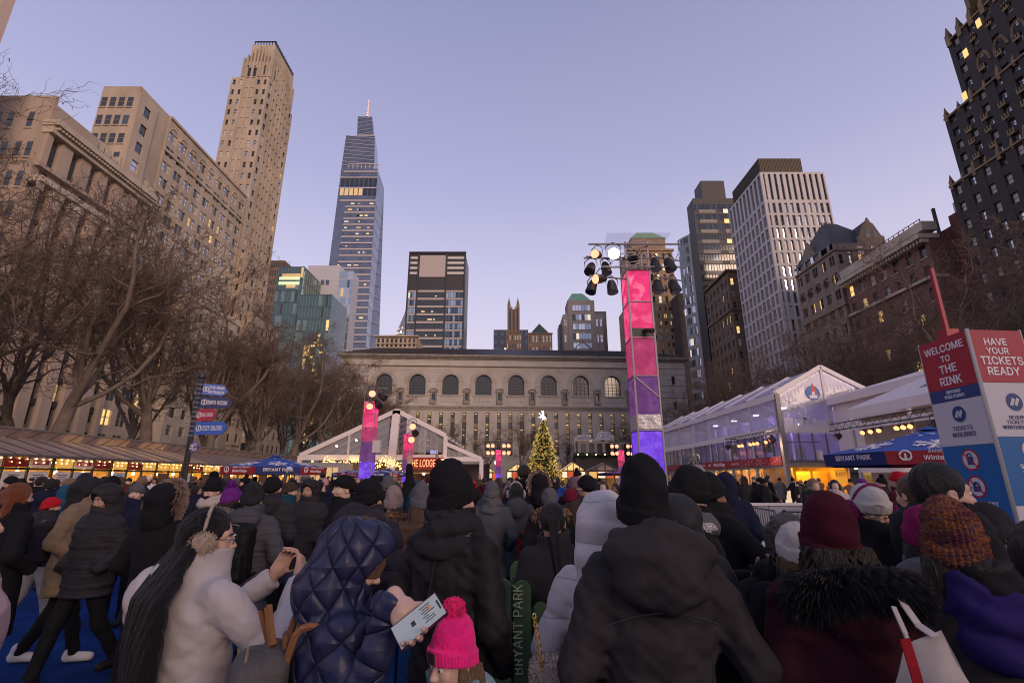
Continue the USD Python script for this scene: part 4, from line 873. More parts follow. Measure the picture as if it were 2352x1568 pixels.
for i in range(13):
    y = 15.2 + i * kw
    k = thing('market_kiosk', 'dark green framed market kiosk ' + KL[i], 'kiosk', (KX, y + kw / 2, 0), 0, 'market kiosks in a row')
    near = i < 8
    for yy in ((0.03, 1.33, 2.66) if i < 12 else (0.03, 1.33, 2.66, 3.9)): MB().box(KX - .06, KX + .05, y + yy, y + yy + .09, 0, 2.88).build('post', GREENF, k)
    for z, h in ((2.80, .12), (2.18, .10), (1.02, .08)): MB().box(KX - .05, KX + .045, y, y + kw - .01, z, z + h).build('rail', GREENF, k)
    MB().box(KX - 3.4, KX - 3.3, y, y + kw, 0, 3.8).build('back_wall', INW, k); MB().box(KX - 3.4, KX - .1, y + kw - .06, y + kw - .03, .0, 2.85).build('side_wall', INW, k)
    MB().box(KX - .55, KX + .12, y + .1, y + kw - .1, .95, 1.02).build('counter', COUNT, k); MB().box(KX - .1, KX - .02, y + .1, y + kw - .1, .02, .95).build('front_panel', COUNT, k)
    MB().box(KX - 1.7, KX - 1.5, y + .5, y + kw - .5, 2.62, 2.68).build('ceiling_lamp', LAMPW, k)  # out of view behind the fascia, placed to light the kiosk inside
    for q in range(2): ico(lb_ := MB(), (KX - .6, y + 1.0 + q * 1.8, 2.05), .10, 1); lb_.rod((KX - .6, y + 1.0 + q * 1.8, 2.12), (KX - .6, y + 1.0 + q * 1.8, 2.7), .01, 4); lb_.build('pendant_lamp', BULB, k)
    sh = MB().box(KX - 3.2, KX - 3.0, y + .2, y + kw - .2, 1.5, 1.54)
    for q in range(8): sh.box(KX - 3.2, KX - 3.05, y + .3 + q * .44, y + .5 + q * .44, 1.54, 1.7 + .12 * (q % 3))
    sh.build('back_shelf', COUNT, k)
    # roof: big lower sheets, then a narrow tilted clerestory
    nps = 3
    for q in range(nps):
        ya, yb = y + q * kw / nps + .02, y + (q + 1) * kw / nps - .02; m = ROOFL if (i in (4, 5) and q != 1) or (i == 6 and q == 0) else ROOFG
        MB().obox((KX + .55, ya, 2.88), (0, yb - ya, 0), (-4.1, 0, 1.06), (.01, 0, .03)).build('roof_panel', m, k)
        MB().obox((KX - 3.5, ya, 4.0), (0, yb - ya, 0), (.35, 0, .46), (-.02, 0, .02)).build('clerestory_panel', m, k)
        MB().bar((KX + .56, y + q * kw / nps, 2.91), (KX - 3.54, y + q * kw / nps + .9, 3.97), .03, .06).build('roof_bar', GREENF, k)
        MB().bar((KX - 3.5, y + q * kw / nps + .5, 4.0), (KX - 3.12, y + q * kw / nps + 1.0, 4.50), .05).build('clerestory_bar', GREENF, k)
    gu = MB().box(KX + .5, KX + .62, y, y + kw, 2.80, 2.92); gu.build('gutter', mat('zinc', (.16, .15, .15), .5, metal=.5), k); MB().box(KX - 3.25, KX - 3.05, y, y + kw, 4.46, 4.54).build('ridge_cap', mat('sage_cap', (.14, .16, .14), .6), k)
    # fascia boards, posters
    a = (.14, 1.30, 2.64, 3.92); kinds = ['wrw', 'Rrw', 'wRw', 'ywR', 'yRy', 'yyR', 'Ryy', 'RRy', 'yRR', 'yyR', 'yRy', 'Ryy', 'yRy'][i]
    for q in range(3):
        ya, yb = y + a[q] + .02, y + a[q + 1] - .1
        c = kinds[q]; m = WHITEB if c == 'w' else mat('amber_board', (.5, .30, .08), .5, emit=(1, .55, .1), es=em(.45)) if c == 'y' else REDB
        board(k, ya, yb, 2.30, 2.78, m)
        if c == 'w':
            MB().box(KX + .11, KX + .114, ya + .12, yb - .12, 2.44, 2.68).build('print', REDT, k)
            text_on(k, 'ORDER', (KX + .114, (ya + yb) / 2, 2.50), (0, 1, 0), (0, 0, 1), .12, WHITEB, bold=True)
        if near:
            for z in (2.70, 2.50):
                for w in range(3 if z > 2.6 else 2):
                    bb = MB(); ico(bb, (KX + .16, lerp(ya, yb, (w + .5 + .3 * rng.random()) / 3), z + .05 * rng.random()), .030 if z > 2.6 else .022, 1); bb.build('bulb', BULB, k)
        else:
            for w in range(3): bb = MB(); ico(bb, (KX + .16, lerp(ya, yb, (w + .5) / 3), 2.66 + .06 * rng.random()), .035, 0); bb.build('bulb', BULB, k)
    for q in range(3):
        ya, yb = y + a[q] + .05, y + a[q + 1] - .12
        c = ['p_p', '__p', 'wWw', 'wb_', 'b__', 'k_b', '_kg', 'k__', '__k', '_k_', '___', 'k__', '_k_'][i][q]
        if c == '_': continue
        m = dict(p=WHITEB, w=WHITEB, W=WHITEB, b=BLUEP, k=COUNT, g=mat('lime_panel', (.45, .55, .05), .5, emit=(.8, 1, .1), es=em(.25)))[c]
        pb = board(k, ya + .06, yb - .03, 1.14 if c != 'W' else 1.3, 2.10, m, 'poster')
        yc = (ya + yb) / 2
        if c == 'p':
            for s in range(5): MB().tube([(KX + .115, yc - .3 + .1 * s + .03 * math.sin(t * 3), 1.5 + .3 * t) for t in np.linspace(0, 1, 5)], .05, 5).build('print', SAUS, k)
            MB().box(KX + .11, KX + .114, ya + .12, yb - .1, 1.2, 1.3).build('print', mat('amber_print', (.5, .25, .04), .5), k)
            MB().box(KX + .12, KX + .2, ya + .1, yb - .1, 2.12, 2.16).build('picture_lamp', LAMPW, k)
        elif c in 'wW':
            for s in range(6): MB().box(KX + .11, KX + .113, yc - .3 + .05 * (s % 3), yc + .3 - .06 * (s % 2), 1.95 - s * .12 - .05, 1.95 - s * .12).build('print', REDT if s in (3, 4) else GREYT, k)
        elif c == 'b':
            MB().tube([(KX + .115, yc + .27 * math.cos(t), 1.7 + .27 * math.sin(t)) for t in np.linspace(0, 6.28, 20)], .018, 4).build('print', GREYT, k)

# ================================================================ light columns
POST = mat('truss_alu', (.24, .22, .23), .5, metal=.3); BLK = mat('lamp_black', (.018, .016, .016), .5); 
def panel_mat(name, c1, c2, s):
    if name not in MATS:
        MATS[name] = usdkit.material(stage, '/World/Looks/' + name, {
            'g': ('geometry', {}), 'n': ('noise_texture', {'scale': 2.2, 'detail': 4.0, 'roughness': .55, 'distortion': 1.2}),
            'r': ('rgb_ramp', {'ramp': [(.25, tuple(np.array(c1) * .62)), (.5, c1), (.74, c2)]}), 'e': ('emission', {'strength': s}),
            'd': ('principled_bsdf', {'base_color': (.03, .02, .035), 'roughness': .65, 'specular_ior_level': .15}), 'a': ('add_closure', {})},
            [('g.position', 'n.vector'), ('n.fac', 'r.fac'), ('r.color', 'e.color'), ('e.emission', 'a.closure1'), ('d.BSDF', 'a.closure2')], surface='a.closure')
    return MATS[name]
SECT = [('purple', (.20, .05, .84), (.36, .18, 1.0), .95), ('violet', (.18, .05, .78), (.32, .15, .98), .9), ('mauve', (.22, .06, .28), (.30, .13, .42), .55), ('rose', (.55, .04, .15), (.72, .10, .24), .75), ('pink', (.88, .035, .17), (.95, .17, .32), .95), ('hot_pink', (.90, .03, .18), (1.0, .32, .42), 1.0)]
def lamp(parent, c, d, lit, r=.13, L=.30, yoke=True, name='stage_lamp'):
    """par can: tapered body from its back to its lens at c + d, hung in a yoke"""
    c, d = np.asarray(c, float), np.asarray(d, float); d = d / np.linalg.norm(d)
    b = MB().tube([c - d * L * .55, c - d * L * .5, c - d * L * .2, c + d * L * .45, c + d * L * .5], [r * .45, r * .62, r * .85, r, r * 1.02], 14)
    p = b.build(name, BLK, parent, smooth=40)
    MB().tube([c + d * L * .501, c + d * L * .53], [r * .93, r * .9], 14).build('lens', LENS_BIG if lit == 2 else LENS_ON if lit else LENS_OFF, p)
    if yoke:
        s = np.cross(d, [0, 0, 1.0]); s /= np.linalg.norm(s) + 1e-9
        MB().tube([c + s * r * 1.15, c + s * r * 1.15 + [0, 0, r * 1.5], c + [0, 0, r * 2.2], c - s * r * 1.15 + [0, 0, r * 1.5], c - s * r * 1.15], r * .1, 5).build('yoke', BLK, p)
    return p
LENS_ON = glow('lamp_lens_lit', (1, .27, .15), em(3.0)); LENS_BIG = glow('lamp_lens_bright', (1, .78, .55), em(40)); LENS_OFF = mat('lamp_lens_dark', (.03, .02, .02), .1, spec=.8)
def light_column(label, x0, Y, w, ztop, zhead, bars=1.3, lits=(), group='lit fabric light columns'):
    d = w * 1.1; t = thing('light_column', label, 'light column', (x0 + w / 2, Y + d / 2, 0), 0, group)
    for (x, y) in ((x0, Y), (x0 + w, Y), (x0, Y + d), (x0 + w, Y + d)): MB().box(x - .022, x + .022, y - .022, y + .022, 0, zhead).build('post', POST, t)
    zs = [.0, 1.45, 2.9, 4.3, 5.33, 6.35, 7.28]
    zs = np.array(zs) * (ztop / zs[-1])
    for i in range(6):
        n, c1, c2, s = SECT[i]; m = panel_mat('fabric_' + n, c1, c2, em(s)); z0, z1 = zs[i] + .03, zs[i + 1] - .03
        for k in range(4):
            ex = MB()
            for (za, zb) in ((z0, (z0 + z1) / 2 - .008), ((z0 + z1) / 2 + .008, z1)):
                if k == 0: ex.box(x0 + .03, x0 + w - .03, Y - .012, Y + .01, za, zb)
                elif k == 1: ex.box(x0 - .012, x0 + .01, Y + .03, Y + d - .03, za, zb)
                elif k == 2: ex.box(x0 + w - .01, x0 + w + .012, Y + .03, Y + d - .03, za, zb)
                else: ex.box(x0 + .03, x0 + w - .03, Y + d - .01, Y + d + .012, za, zb)
            ex.build('fabric_panel', m, t)
        MB().box(x0 - .025, x0 + w + .025, Y - .03, Y + d + .03, z1 + .02, z1 + .045).build('collar', POST, t)
    return t, d
x0, w, Yb = 3.18, .62, 12.4
t, d = light_column('big near column lit pink over purple with cluster of stage lamps on top', x0, Yb, w, 7.28, 8.15)
MB().box(x0 - .02, x0 + w + .02, Yb - .02, Yb + d, 2.93, 3.30).build('silver_wrap', mat('silver_wrap', (.35, .33, .36), .35, metal=.5, bump=.6, bscale=6), t)
MB().bar((x0 + .02, Yb - .04, 4.26), (x0 + w, Yb - .04, 3.72), .035).build('brace', POST, t)
MB().box(x0 + .02, x0 + w, Yb - .02, Yb - .014, 5.36, 5.60).build('equipment_gap', BLK, t)
lamp(t, (x0 + .42, Yb - .18, 5.48), (.5, -.8, -.3), False, r=.07, L=.3, yoke=False, name='projector')
for (xa, xb, y, z) in ((2.13, 4.72, Yb - .1, 8.02), (2.45, 4.78, Yb - .12, 7.32), (2.13, 4.72, Yb + d + .1, 8.02)): MB().rod((xa, y, z), (xb, y, z), .028, 8).build('crossbar', POST, t)
for (x, z) in ((2.05, 7.62), (2.1, 7.05), (4.0, 7.6), (4.0, 7.0)):
    MB().rod((x, Yb - .15, z), (x + (1.1 if x < 3 else .75), Yb + .1, z), .022, 6).build('outrigger', POST, t)
for (x, y, z, dd, on, r) in ((2.36, Yb - .1, 7.70, (-.55, -.9, -.28), True, .13), (2.82, Yb - .05, 7.72, (-.12, -1, -.30), 2, .17), (2.18, Yb, 7.33, (-.3, -.5, -.8), False, .15), (2.62, Yb + .1, 7.38, (.1, -.3, -.9), False, .14), (2.42, Yb - .05, 7.0, (-.8, -.5, -.25), True, .14),
    (2.2, Yb + .05, 6.80, (-.3, -.2, -.95), False, .15), (2.74, Yb, 6.78, (.05, -.2, -.98), False, .15), (3.98, Yb, 7.45, (.1, -.2, -.95), False, .14), (4.35, Yb - .05, 7.42, (.15, -.3, -.9), False, .16), (4.0, Yb, 6.80, (.1, -.15, -1), False, .14), (4.42, Yb - .05, 6.78, (.2, -.25, -.95), False, .16), (3.4, Yb + .2, 7.75, (0, -.7, -.7), False, .13)): lamp(t, (x, y, z), dd, on, r, .36)
cb = MB(); R = np.random.default_rng(3)
for i in range(9):
    a = np.array([R.uniform(2.2, 4.5), Yb + R.uniform(-.1, .3), R.uniform(6.9, 8.0)]); e = a + R.uniform(-.5, .5, 3); m = (a + e) / 2 - [0, 0, .15]; cb.tube([a, (a + m) / 2 - [0, 0, .06], m, (e + m) / 2 - [0, 0, .06], e], .012, 4)
cb.build('cable', BLK, t, kind='stuff')
MB().obox((x0 - .55, Yb - .3, 8.25), (1.75, 0, 0), (.1, 1.2, .1), (0, 0, .02)).build('rain_cover', pane_mat('clear_acrylic', (.94, .94, .96), base=.02, ior=1.12), t)
tr = MB()
for z in np.linspace(7.3, 8.1, 5):
    tr.bar((x0, Yb, z), (x0 + w, Yb + .01, z + .1), .02); tr.bar((x0, Yb + d, z), (x0 + w, Yb + d, z + .1), .02)
tr.build('head_truss', POST, t, kind='stuff')
def far_column(label, px, ytop, ybot, Y, wpx, lamps):
    a = atY(px, ytop, Y); w = .95 * wpx / 1130 * Y; t, d = light_column(label, a[0] - w / 2, Y, w, a[2], a[2] + 1.0)
    xc = a[0]
    MB().rod((xc - lamps * .5, Y - .1, a[2] + .95), (xc + lamps * .5, Y - .1, a[2] + .95), .05, 6).build('crossbar', POST, t)
    return t, a, w
t, a, w = far_column('second nearest light column, pink over purple, left of the lodge tent peak', 850, 921, 1090, 37, 28, 2.6)
for dx, dz, on, dd in ((.25, .55, True, (.25, -1, -.3)), (.15, -.35, True, (.2, -1, -.5)), (1.0, .3, False, (.8, -.4, -.5)), (.75, -.25, False, (.5, -.6, -.7))): lamp(t, (a[0] + dx, 36.6, a[2] + dz), dd, on, .27, .7)
MB().box(a[0] + w / 2 + .02, a[0] + w / 2 + .6, 36.9, 37.4, 3.6, 4.5).build('loudspeaker', mat('pale_box', (.5, .45, .45), .6), t)
t, a, w = far_column('slim light column standing in front of the lodge tent wall', 937, 996, 1090, 52, 19, 2.2)
for dx, dz, on in ((.55, .8, True), (.5, -.55, True), (.9, .1, False)): lamp(t, (a[0] + dx, 51.5, a[2] + dz), (.2, -1, -.35), on, .36, .8)
for lab, px, yt, Y in (('small distant light column between the lodge and the lit tree', 1145, 1032, 76), ('small distant light column just left of the big near column', 1427, 1033, 76)):
    t, a, w = far_column(lab, px, yt, 1090, Y, 13, 2.8)
    for dx in (-1.55, -.85, .85, 1.55):
        for dz in (.55, -.5): lamp(t, (a[0] + dx, Y - .5, a[2] + dz), (0, -1, -.15), True, .30, .7)
    MB().rod((a[0] - 2.0, Y - .3, a[2] + 1.15), (a[0] + 2.0, Y - .3, a[2] + 1.15), .06, 6).build('lamp_bar', BLK, t); MB().rod((a[0] - 2.0, Y - .3, a[2] + .05), (a[0] + 2.0, Y - .3, a[2] + .05), .06, 6).build('lamp_bar', BLK, t)
# ================================================================ rink, pavilion, awnings
ICE = mat('ice', (.62, .60, .62), .18, spec=.6, var=.08, vscale=.8)
sheet('ice_rink', 4.4, 15.6, 14.5, 66, 0.06, ICE)
TW = mat('white_tent_fabric', (.66, .59, .58), .6, var=.05, vscale=.6, bump=.12, bscale=3); TFR = mat('tent_frame', (.52, .48, .48), .5); GREYP = mat('grey_post', (.17, .165, .17), .5)
CLR = pane_mat('clear_vinyl', (.78, .77, .86), base=.24); CLR2 = pane_mat('window_pane_clear', (.80, .80, .84), base=.03)
PRP = mat('lavender_wall', (.56, .51, .60), .6); AMB = mat('amber_room_wall', (.70, .38, .05), .6, var=.12, vscale=1.5)
TUBE = glow('amber_tube', (1, .55, .12), em(45)); PTUBE = glow('unseen_purple_lamp', (.55, .38, 1.0), em(85)); TINY = glow('fairy_light', (1, .58, .16), em(5))
RED = mat('banner_red', (.27, .012, .022), .6); WHT = mat('print_white', (.72, .68, .68), .6); NAVY = mat('print_navy', (.02, .04, .12), .6)
PX, PY0, PY1, PE = 17.0, 31.0, 57.5, 7.0
pv = thing('rink_pavilion', 'two storey white and glass rink pavilion with clear pitched roof', 'pavilion', (PX, PY0, 0))
xr, za = 23.2, 8.75; xm = (PX + xr) / 2
nby = 7; by = (PY1 - PY0) / nby
for i in range(nby + 1):
    y = PY0 + i * by
    for x in (PX, xr): MB().box(x - .09, x + .09, y - .09, y + .09, 0, PE).build('post', TFR, pv)
    MB().bar((PX - .15, y, PE + .06), (xm, y, za + .02), .14, .2).build('roof_beam', TFR, pv); MB().bar((xm, y, za + .02), (xr + .15, y, PE + .06), .14, .2).build('roof_beam', TFR, pv)
for i in range(nby):
    y0, y1 = PY0 + i * by + .1, PY0 + (i + 1) * by - .1
    for (xa, xb) in ((PX - .12, xm - .05), (xr + .12, xm + .05)): MB().obox((xa, y0, PE + .1), (0, y1 - y0, 0), (xb - xa, 0, za - PE - .12), (0, 0, .02)).build('roof_sheet', CLR, pv)
    MB().box(PX - .02, PX + .02, y0, y1, PE - 2.05, PE - .35).build('upper_pane', CLR, pv)
    for q in range(3):
        ya = y0 + q * (y1 - y0) / 3; yb = y0 + (q + 1) * (y1 - y0) / 3 - .06
        MB().box(PX - .015, PX + .015, ya, yb, 3.05, PE - 2.5).build('glass_panel', CLR2, pv); MB().box(PX - .05, PX + .05, yb, yb + .06, 2.95, PE - 2.4).build('mullion', GREYP, pv)
        MB().box(PX - .015, PX + .015, ya, yb, .1, 2.4).build('lower_glass', CLR2, pv); MB().box(PX - .05, PX + .05, yb, yb + .05, .1, 2.5).build('mullion', GREYP, pv)
    MB().box(PX - .22, PX + .1, y0 - .1, y1 + .08, PE - .36, PE + .02).build('eave_gutter', TW, pv)
    MB().box(PX - .12, PX + .08, y0 - .1, y1 + .08, PE - 2.45, PE - 2.05).build('beam', TW, pv)
    if i < 4: bl = MB(); bl.box(PX + 1.2, PX + 1.5, y0 + 1.6, y0 + 1.9, PE - .7, PE - .66); bl.build('unseen_purple_lamp', PTUBE, pv)  # unseen inside, placed to light the upper floor purple
MB().box(PX - .1, PX + .08, PY0, PY1, 2.38, 2.56).build('beam', GREYP, pv); MB().box(PX + .1, xr, PY0 + .1, PY1, 2.62, 2.85).build('floor_slab', GREYP, pv); MB().box(PX + .1, xr - .1, PY0 + .1, PY1, .02, .1).build('ground_floor', COUNT, pv)
MB().box(xr - .5, xr - .4, PY0 + .2, PY1, 2.85, PE).build('inner_wall', PRP, pv); MB().box(xr - 2.4, xr - 2.3, PY0 + .2, PY1, .1, 2.6).build('amber_wall', AMB, pv); MB().box(PX + .2, xr - .2, PY1 - .2, PY1 - .1, .1, PE).build('end_wall', PRP, pv)
for i in range(4): MB().box(PX + 2.6, PX + 2.9, PY0 + 2.5 + i * 6, PY0 + 2.8 + i * 6, 5.3, 5.36).build('unseen_purple_lamp', PTUBE, pv)  # more unseen lamps, placed to light the inner walls
for i in range(5): MB().box(PX + 2.2, PX + 2.35, PY0 + 3 + i * 4.2, PY0 + 5.6 + i * 4.2, 2.85, 6.2).build('partition', PRP, pv)
# long red banner with lettering and snow dots
bn = MB().box(PX - .17, PX - .11, PY0 + .2, PY1 - .2, 2.55, 3.08).build('red_banner', RED, pv)
ly = PY0 + 9.5
text_on(pv, 'BANK OF AMERICA', (PX - .172, ly + 4.2, 2.74), (0, -1, 0), (0, 0, 1), .17, WHT, maxw=2.9); text_on(pv, 'WinterVillage', (PX - .172, ly + .2, 2.70), (0, -1, 0), (0, 0, 1), .26, WHT, bold=True, maxw=3.1); text_on(pv, 'at Bryant Park', (PX - .172, ly - 2.7, 2.74), (0, -1, 0), (0, 0, 1), .15, WHT, maxw=1.9)
fl = MB(); fl.obox((PX - .176, ly + 2.05, 2.72), (0, .16, .12), (0, -.16, .12), (.004, 0, 0)); fl.obox((PX - .18, ly + 2.3, 2.72), (0, .1, .07), (0, -.1, .07), (.004, 0, 0))
R = np.random.default_rng(8)
for i in range(90):
    y = R.uniform(PY0 + .4, PY0 + 6.2) if i < 60 else R.uniform(PY1 - 9, PY1 - .6); s = R.uniform(.015, .035); z = R.uniform(2.6, 3.03); fl.box(PX - .176, PX - .171, y - s, y + s, z - s, z + s)
fl.build('banner_print', WHT, pv, kind='stuff')
# gable end towards the viewer
gx = [PX, PX + 1.75, xm, xr]
MB().box(PX - .1, xr + .1, PY0 - .1, PY0 + .02, PE - 2.5, PE - 2.0).build('gable_beam', TW, pv); MB().box(xm - .07, xm + .07, PY0 - .08, PY0 + .06, PE - 2.0, za).build('king_post', TFR, pv)
for (a, c) in ((PX, xm), (xr, xm)): MB().bar((a, PY0 - .06, PE + .02), (c, PY0 - .06, za + .02), .12, .26).build('gable_rafter', TW, pv)
for (a, c, ha, hc) in ((PX + .1, xm - .08, PE, za - .12), (xm + .08, xr - .1, za - .12, PE)):
    MB().add([(a, PY0 - .02, PE - 2.0), (c, PY0 - .02, PE - 2.0), (c, PY0 - .02, hc - .1), (a, PY0 - .02, ha - .1), (a, PY0, PE - 2.0), (c, PY0, PE - 2.0), (c, PY0, hc - .1), (a, PY0, ha - .1)], np.vstack([BOXF])).build('gable_sheet', CLR, pv)
FROST = mat('frost_print', (.62, .58, .66), .6)
def flake(mb, c, r, ux=np.array([1.0, 0, 0]), uz=np.array([0, 0, 1.0]), t=.06, n=np.array([0, -.004, 0])):
    for k in range(6):
        a = k * math.pi / 3 + .3; d = ux * math.cos(a) + uz * math.sin(a); s = -ux * math.sin(a) + uz * math.cos(a)
        mb.obox(c - s * t * r, d * r, s * 2 * t * r, n)
        for f in (.45, .72):
            for g in (-1, 1): e = d * .7 + s * g * .72; mb.obox(c + d * r * f, e * r * .32, s * t * r * 1.5, n * 1.3)
fr = MB()
for i in range(26):                                          # icicles under a frosted top
    x = PX + .3 + i * .235
    if x > xr - .3: break
    zt = PE + (za - PE) * (1 - abs(x - xm) / (xm - PX)) - .4; zz = min(zt, PE + .55) ; L = R.uniform(.25, .7)
    if abs(x - xm) < .12: continue
    fr.add([(x - .1, PY0 - .03, zz), (x + .1, PY0 - .03, zz), (x, PY0 - .03, zz - L)], [[0, 1, 2]]); fr.box(x - .117, x + .117, PY0 - .032, PY0 - .028, zz, zt + .05)
for (x, z, r) in ((PX + .75, PE - .55, .55), (PX + 1.6, PE - 1.55, .5), (PX + 1.55, PE - .75, .2), (PX + 2.95, PE - .25, .3), (xr - 1.6, PE - .4, .6), (xr - .8, PE - 1.2, .3), (PX + .5, PE - 1.3, .22)): flake(fr, np.array([x, PY0 - .03, z]), r)
for i in range(10): x = PX + .25 + i * .3; fr.lathe([(.14, 0), (.14, .3 + .2 * R.random()), (.06, .62)], (0, 0, 0), 6) if False else fr.box(x, x + .26, PY0 - .034, PY0 - .03, PE - 2, PE - 1.75 + .25 * R.random())
fr.build('frost_print', FROST, pv, kind='stuff')
rd = MB().lathe([(0, 0), (.46, 0), (.46, .03), (0, .03)], (0, 0, 0), 24); v, f = rd.get(); v = np.stack([v[:, 0] + PX + 2.35, PY0 - .04 - v[:, 2], v[:, 1] + PE + .05], 1); put('round_emblem', (v, f[:, ::-1]), mat('emblem_blue', (.02, .10, .32), .5), pv)
MB().add([(PX + 2.25, PY0 - .075, PE + .1), (PX + 2.6, PY0 - .075, PE - .05), (PX + 2.4, PY0 - .075, PE + .72)], [[0, 1, 2]]).build('emblem_flame', mat('emblem_red', (.5, .03, .02), .5), pv)
MB().box(PX + 2.1, PX + 2.6, PY0 - .078, PY0 - .074, PE - .3, PE - .1).box(PX + 2.28, PX + 2.45, PY0 - .078, PY0 - .074, PE - .12, PE + .12).build('emblem_print', WHT, pv)
for i in range(4):
    xa = PX + .2 + i * .86
    MB().box(xa, xa + .8, PY0 - .015, PY0 + .015, 2.75, PE - 2.6).build('glass_panel', CLR2, pv); MB().box(xa + .8, xa + .86, PY0 - .06, PY0 + .06, 2.5, PE - 2.5).build('mullion', GREYP, pv)
MB().box(PX - .1, xr, PY0 - .08, PY0 + .08, 2.42, 2.72).build('beam', GREYP, pv); MB().box(PX - .14, PX + .14, PY0 - .14, PY0 + .14, 0, PE - .02).build('corner_post', GREYP, pv)
for q, (xa, za_) in enumerate(((PX + .5, 3.6), (PX + 1.5, 3.3), (PX + 2.6, 3.0))): MB().box(xa, xa + .5, PY0 + 1.2, PY0 + 1.3, 2.9, za_ + .5).build('white_cabinet', WHT, pv)
MB().box(PX + .3, PX + 2.6, PY0 + .5, PY0 + .56, 3.95, 4.0).build('rail', BLK, pv)
for y in (PY0 + 3.0, PY0 + 8.2): MB().box(PX + .6, PX + .8, y, y + .9, 3.5, 4.3).build('loudspeaker', BLK, pv)
gb = MB(); ico(gb, (PX + .5, PY0 + 16.5, 3.7), .38, 2); gb.build('globe_lamp', glow('globe', (1, .86, .66), em(.8)), pv, smooth=True)
# ground floor: amber tubes, fairy lights, EXIT board
for i in range(6): MB().box(PX + .3 + (i % 2) * .5, PX + .38 + (i % 2) * .5, PY0 + .3 + i * 1.9, PY0 + 2.0 + i * 1.9, 2.50, 2.55).build('tube_lamp', TUBE, pv)
for i in range(4): MB().box(PX + .5 + i * .2, PX + 2.6 + i * .2, PY0 + .4 + i * .5, PY0 + .47 + i * .5, 2.48, 2.53).build('tube_lamp', TUBE, pv)
for i in range(3): MB().box(PX + 2.6, PX + 2.9, PY0 + 12 + i * 4.5, PY0 + 14 + i * 4.5, 2.50, 2.55).build('tube_lamp', TUBE, pv)
ff = MB()
for i in range(150):
    y = PY0 + 4.0 + R.uniform(0, 17); z = 2.40 - abs(R.normal(0, .38)) * (1 if (y * .4) % 1 < .75 else .3); ico(ff, (PX + .35 + R.uniform(0, .5), y, max(z, .9)), .028, 0)
ff.build('fairy_lights', TINY, pv, kind='stuff')
f2 = MB()
for i in range(45): ico(f2, (PX + .3, PY0 + R.uniform(4, 11), 3.2 + R.uniform(0, 1.2)), .018, 0)
f2.build('fairy_lights', TINY, pv, kind='stuff')
for i in range(7): MB().box(PX + .9, PX + 1.0, PY0 + 1.2 + i * 3.6, PY0 + 2.1 + i * 3.6, .1, 2.4).build('inner_post', mat('timber_post', (.35, .2, .06), .6), pv)
for (u, s, m, mt) in ((PX + 3.05, 'EXIT', mat('exit_board', (.65, .40, .06), .5, emit=(1, .5, .06), es=em(.25)), REDT),): 
    MB().box(u - .02, u + .72, PY0 + .25, PY0 + .3, 1.45, 2.3).build('exit_board', m, pv); text_on(pv, s, (u + .35, PY0 + .248, 1.9), (1, 0, 0), (0, 0, 1), .2, mt, bold=True, maxw=.6)
for i in range(3): MB().box(PX + 1.6 + i * 1.1, PX + 2.5 + i * 1.1, PY0 + 1.9, PY0 + 1.95, .1, 2.2).build('changing_room_door', AMB, pv)
# white wall box to the right of the gable
WX = 20.4; q0, q1 = 21.5, PY0 - .12
wb = thing('white_marquee', 'plain white marquee wall between rink pavilion and the awning, with cornice gutter', 'marquee', (WX, q1, 0))
MB().box(WX, WX + .12, q0, q1, 2.75, 6.25).build('wall_sheet', TW, wb); MB().obox((WX - .35, q0, 6.2), (0, q1 - q0, 0), (.45, 0, 0), (0, 0, .42)).build('gutter', TW, wb); MB().add([(WX - .3, q0, 6.64), (WX - .3, q1, 6.64), (WX + 6, q1, 8.4), (WX + 6, q0, 8.4), (WX - .3, q0, 6.66), (WX - .3, q1, 6.66), (WX + 6, q1, 8.44), (WX + 6, q0, 8.44)], BOXF).build('roof', TW, wb)
MB().box(WX + .02, WX + 1.2, q0, q1, 2.35, 2.72).build('fascia', mat('dark_fascia', (.10, .085, .08), .7), wb)  # dark strip below the wall sheet
for y in (q0 + 3.2, q0 + 6.4): MB().box(WX - .03, WX + .0, y, y + .08, 2.75, 6.2).build('seam', TFR, wb)
for i in range(4): MB().box(WX + .85, WX + .95, q0 + .3 + i * 2.25, q0 + 2.4 + i * 2.25, .1, 2.30).build('amber_door', mat('amber_door', (.70, .36, .03), .6, var=.1, vscale=2), wb)
for i in range(4): MB().box(WX + .3, WX + .4, q0 + .4 + i * 2.25, q0 + 2.1 + i * 2.25, 2.28, 2.33).build('tube_lamp', TUBE, wb)
for (y, m) in ((q0 + 7.9, mat('poster_dark', (.03, .04, .06), .5)), (q0 + 3.9, REDT), (q0 + 2.5, WHITEB), (q0 + 1.2, REDT)): MB().box(WX + .6, WX + .65, y, y + .7, 1.1, 2.2).build('poster', m, wb)
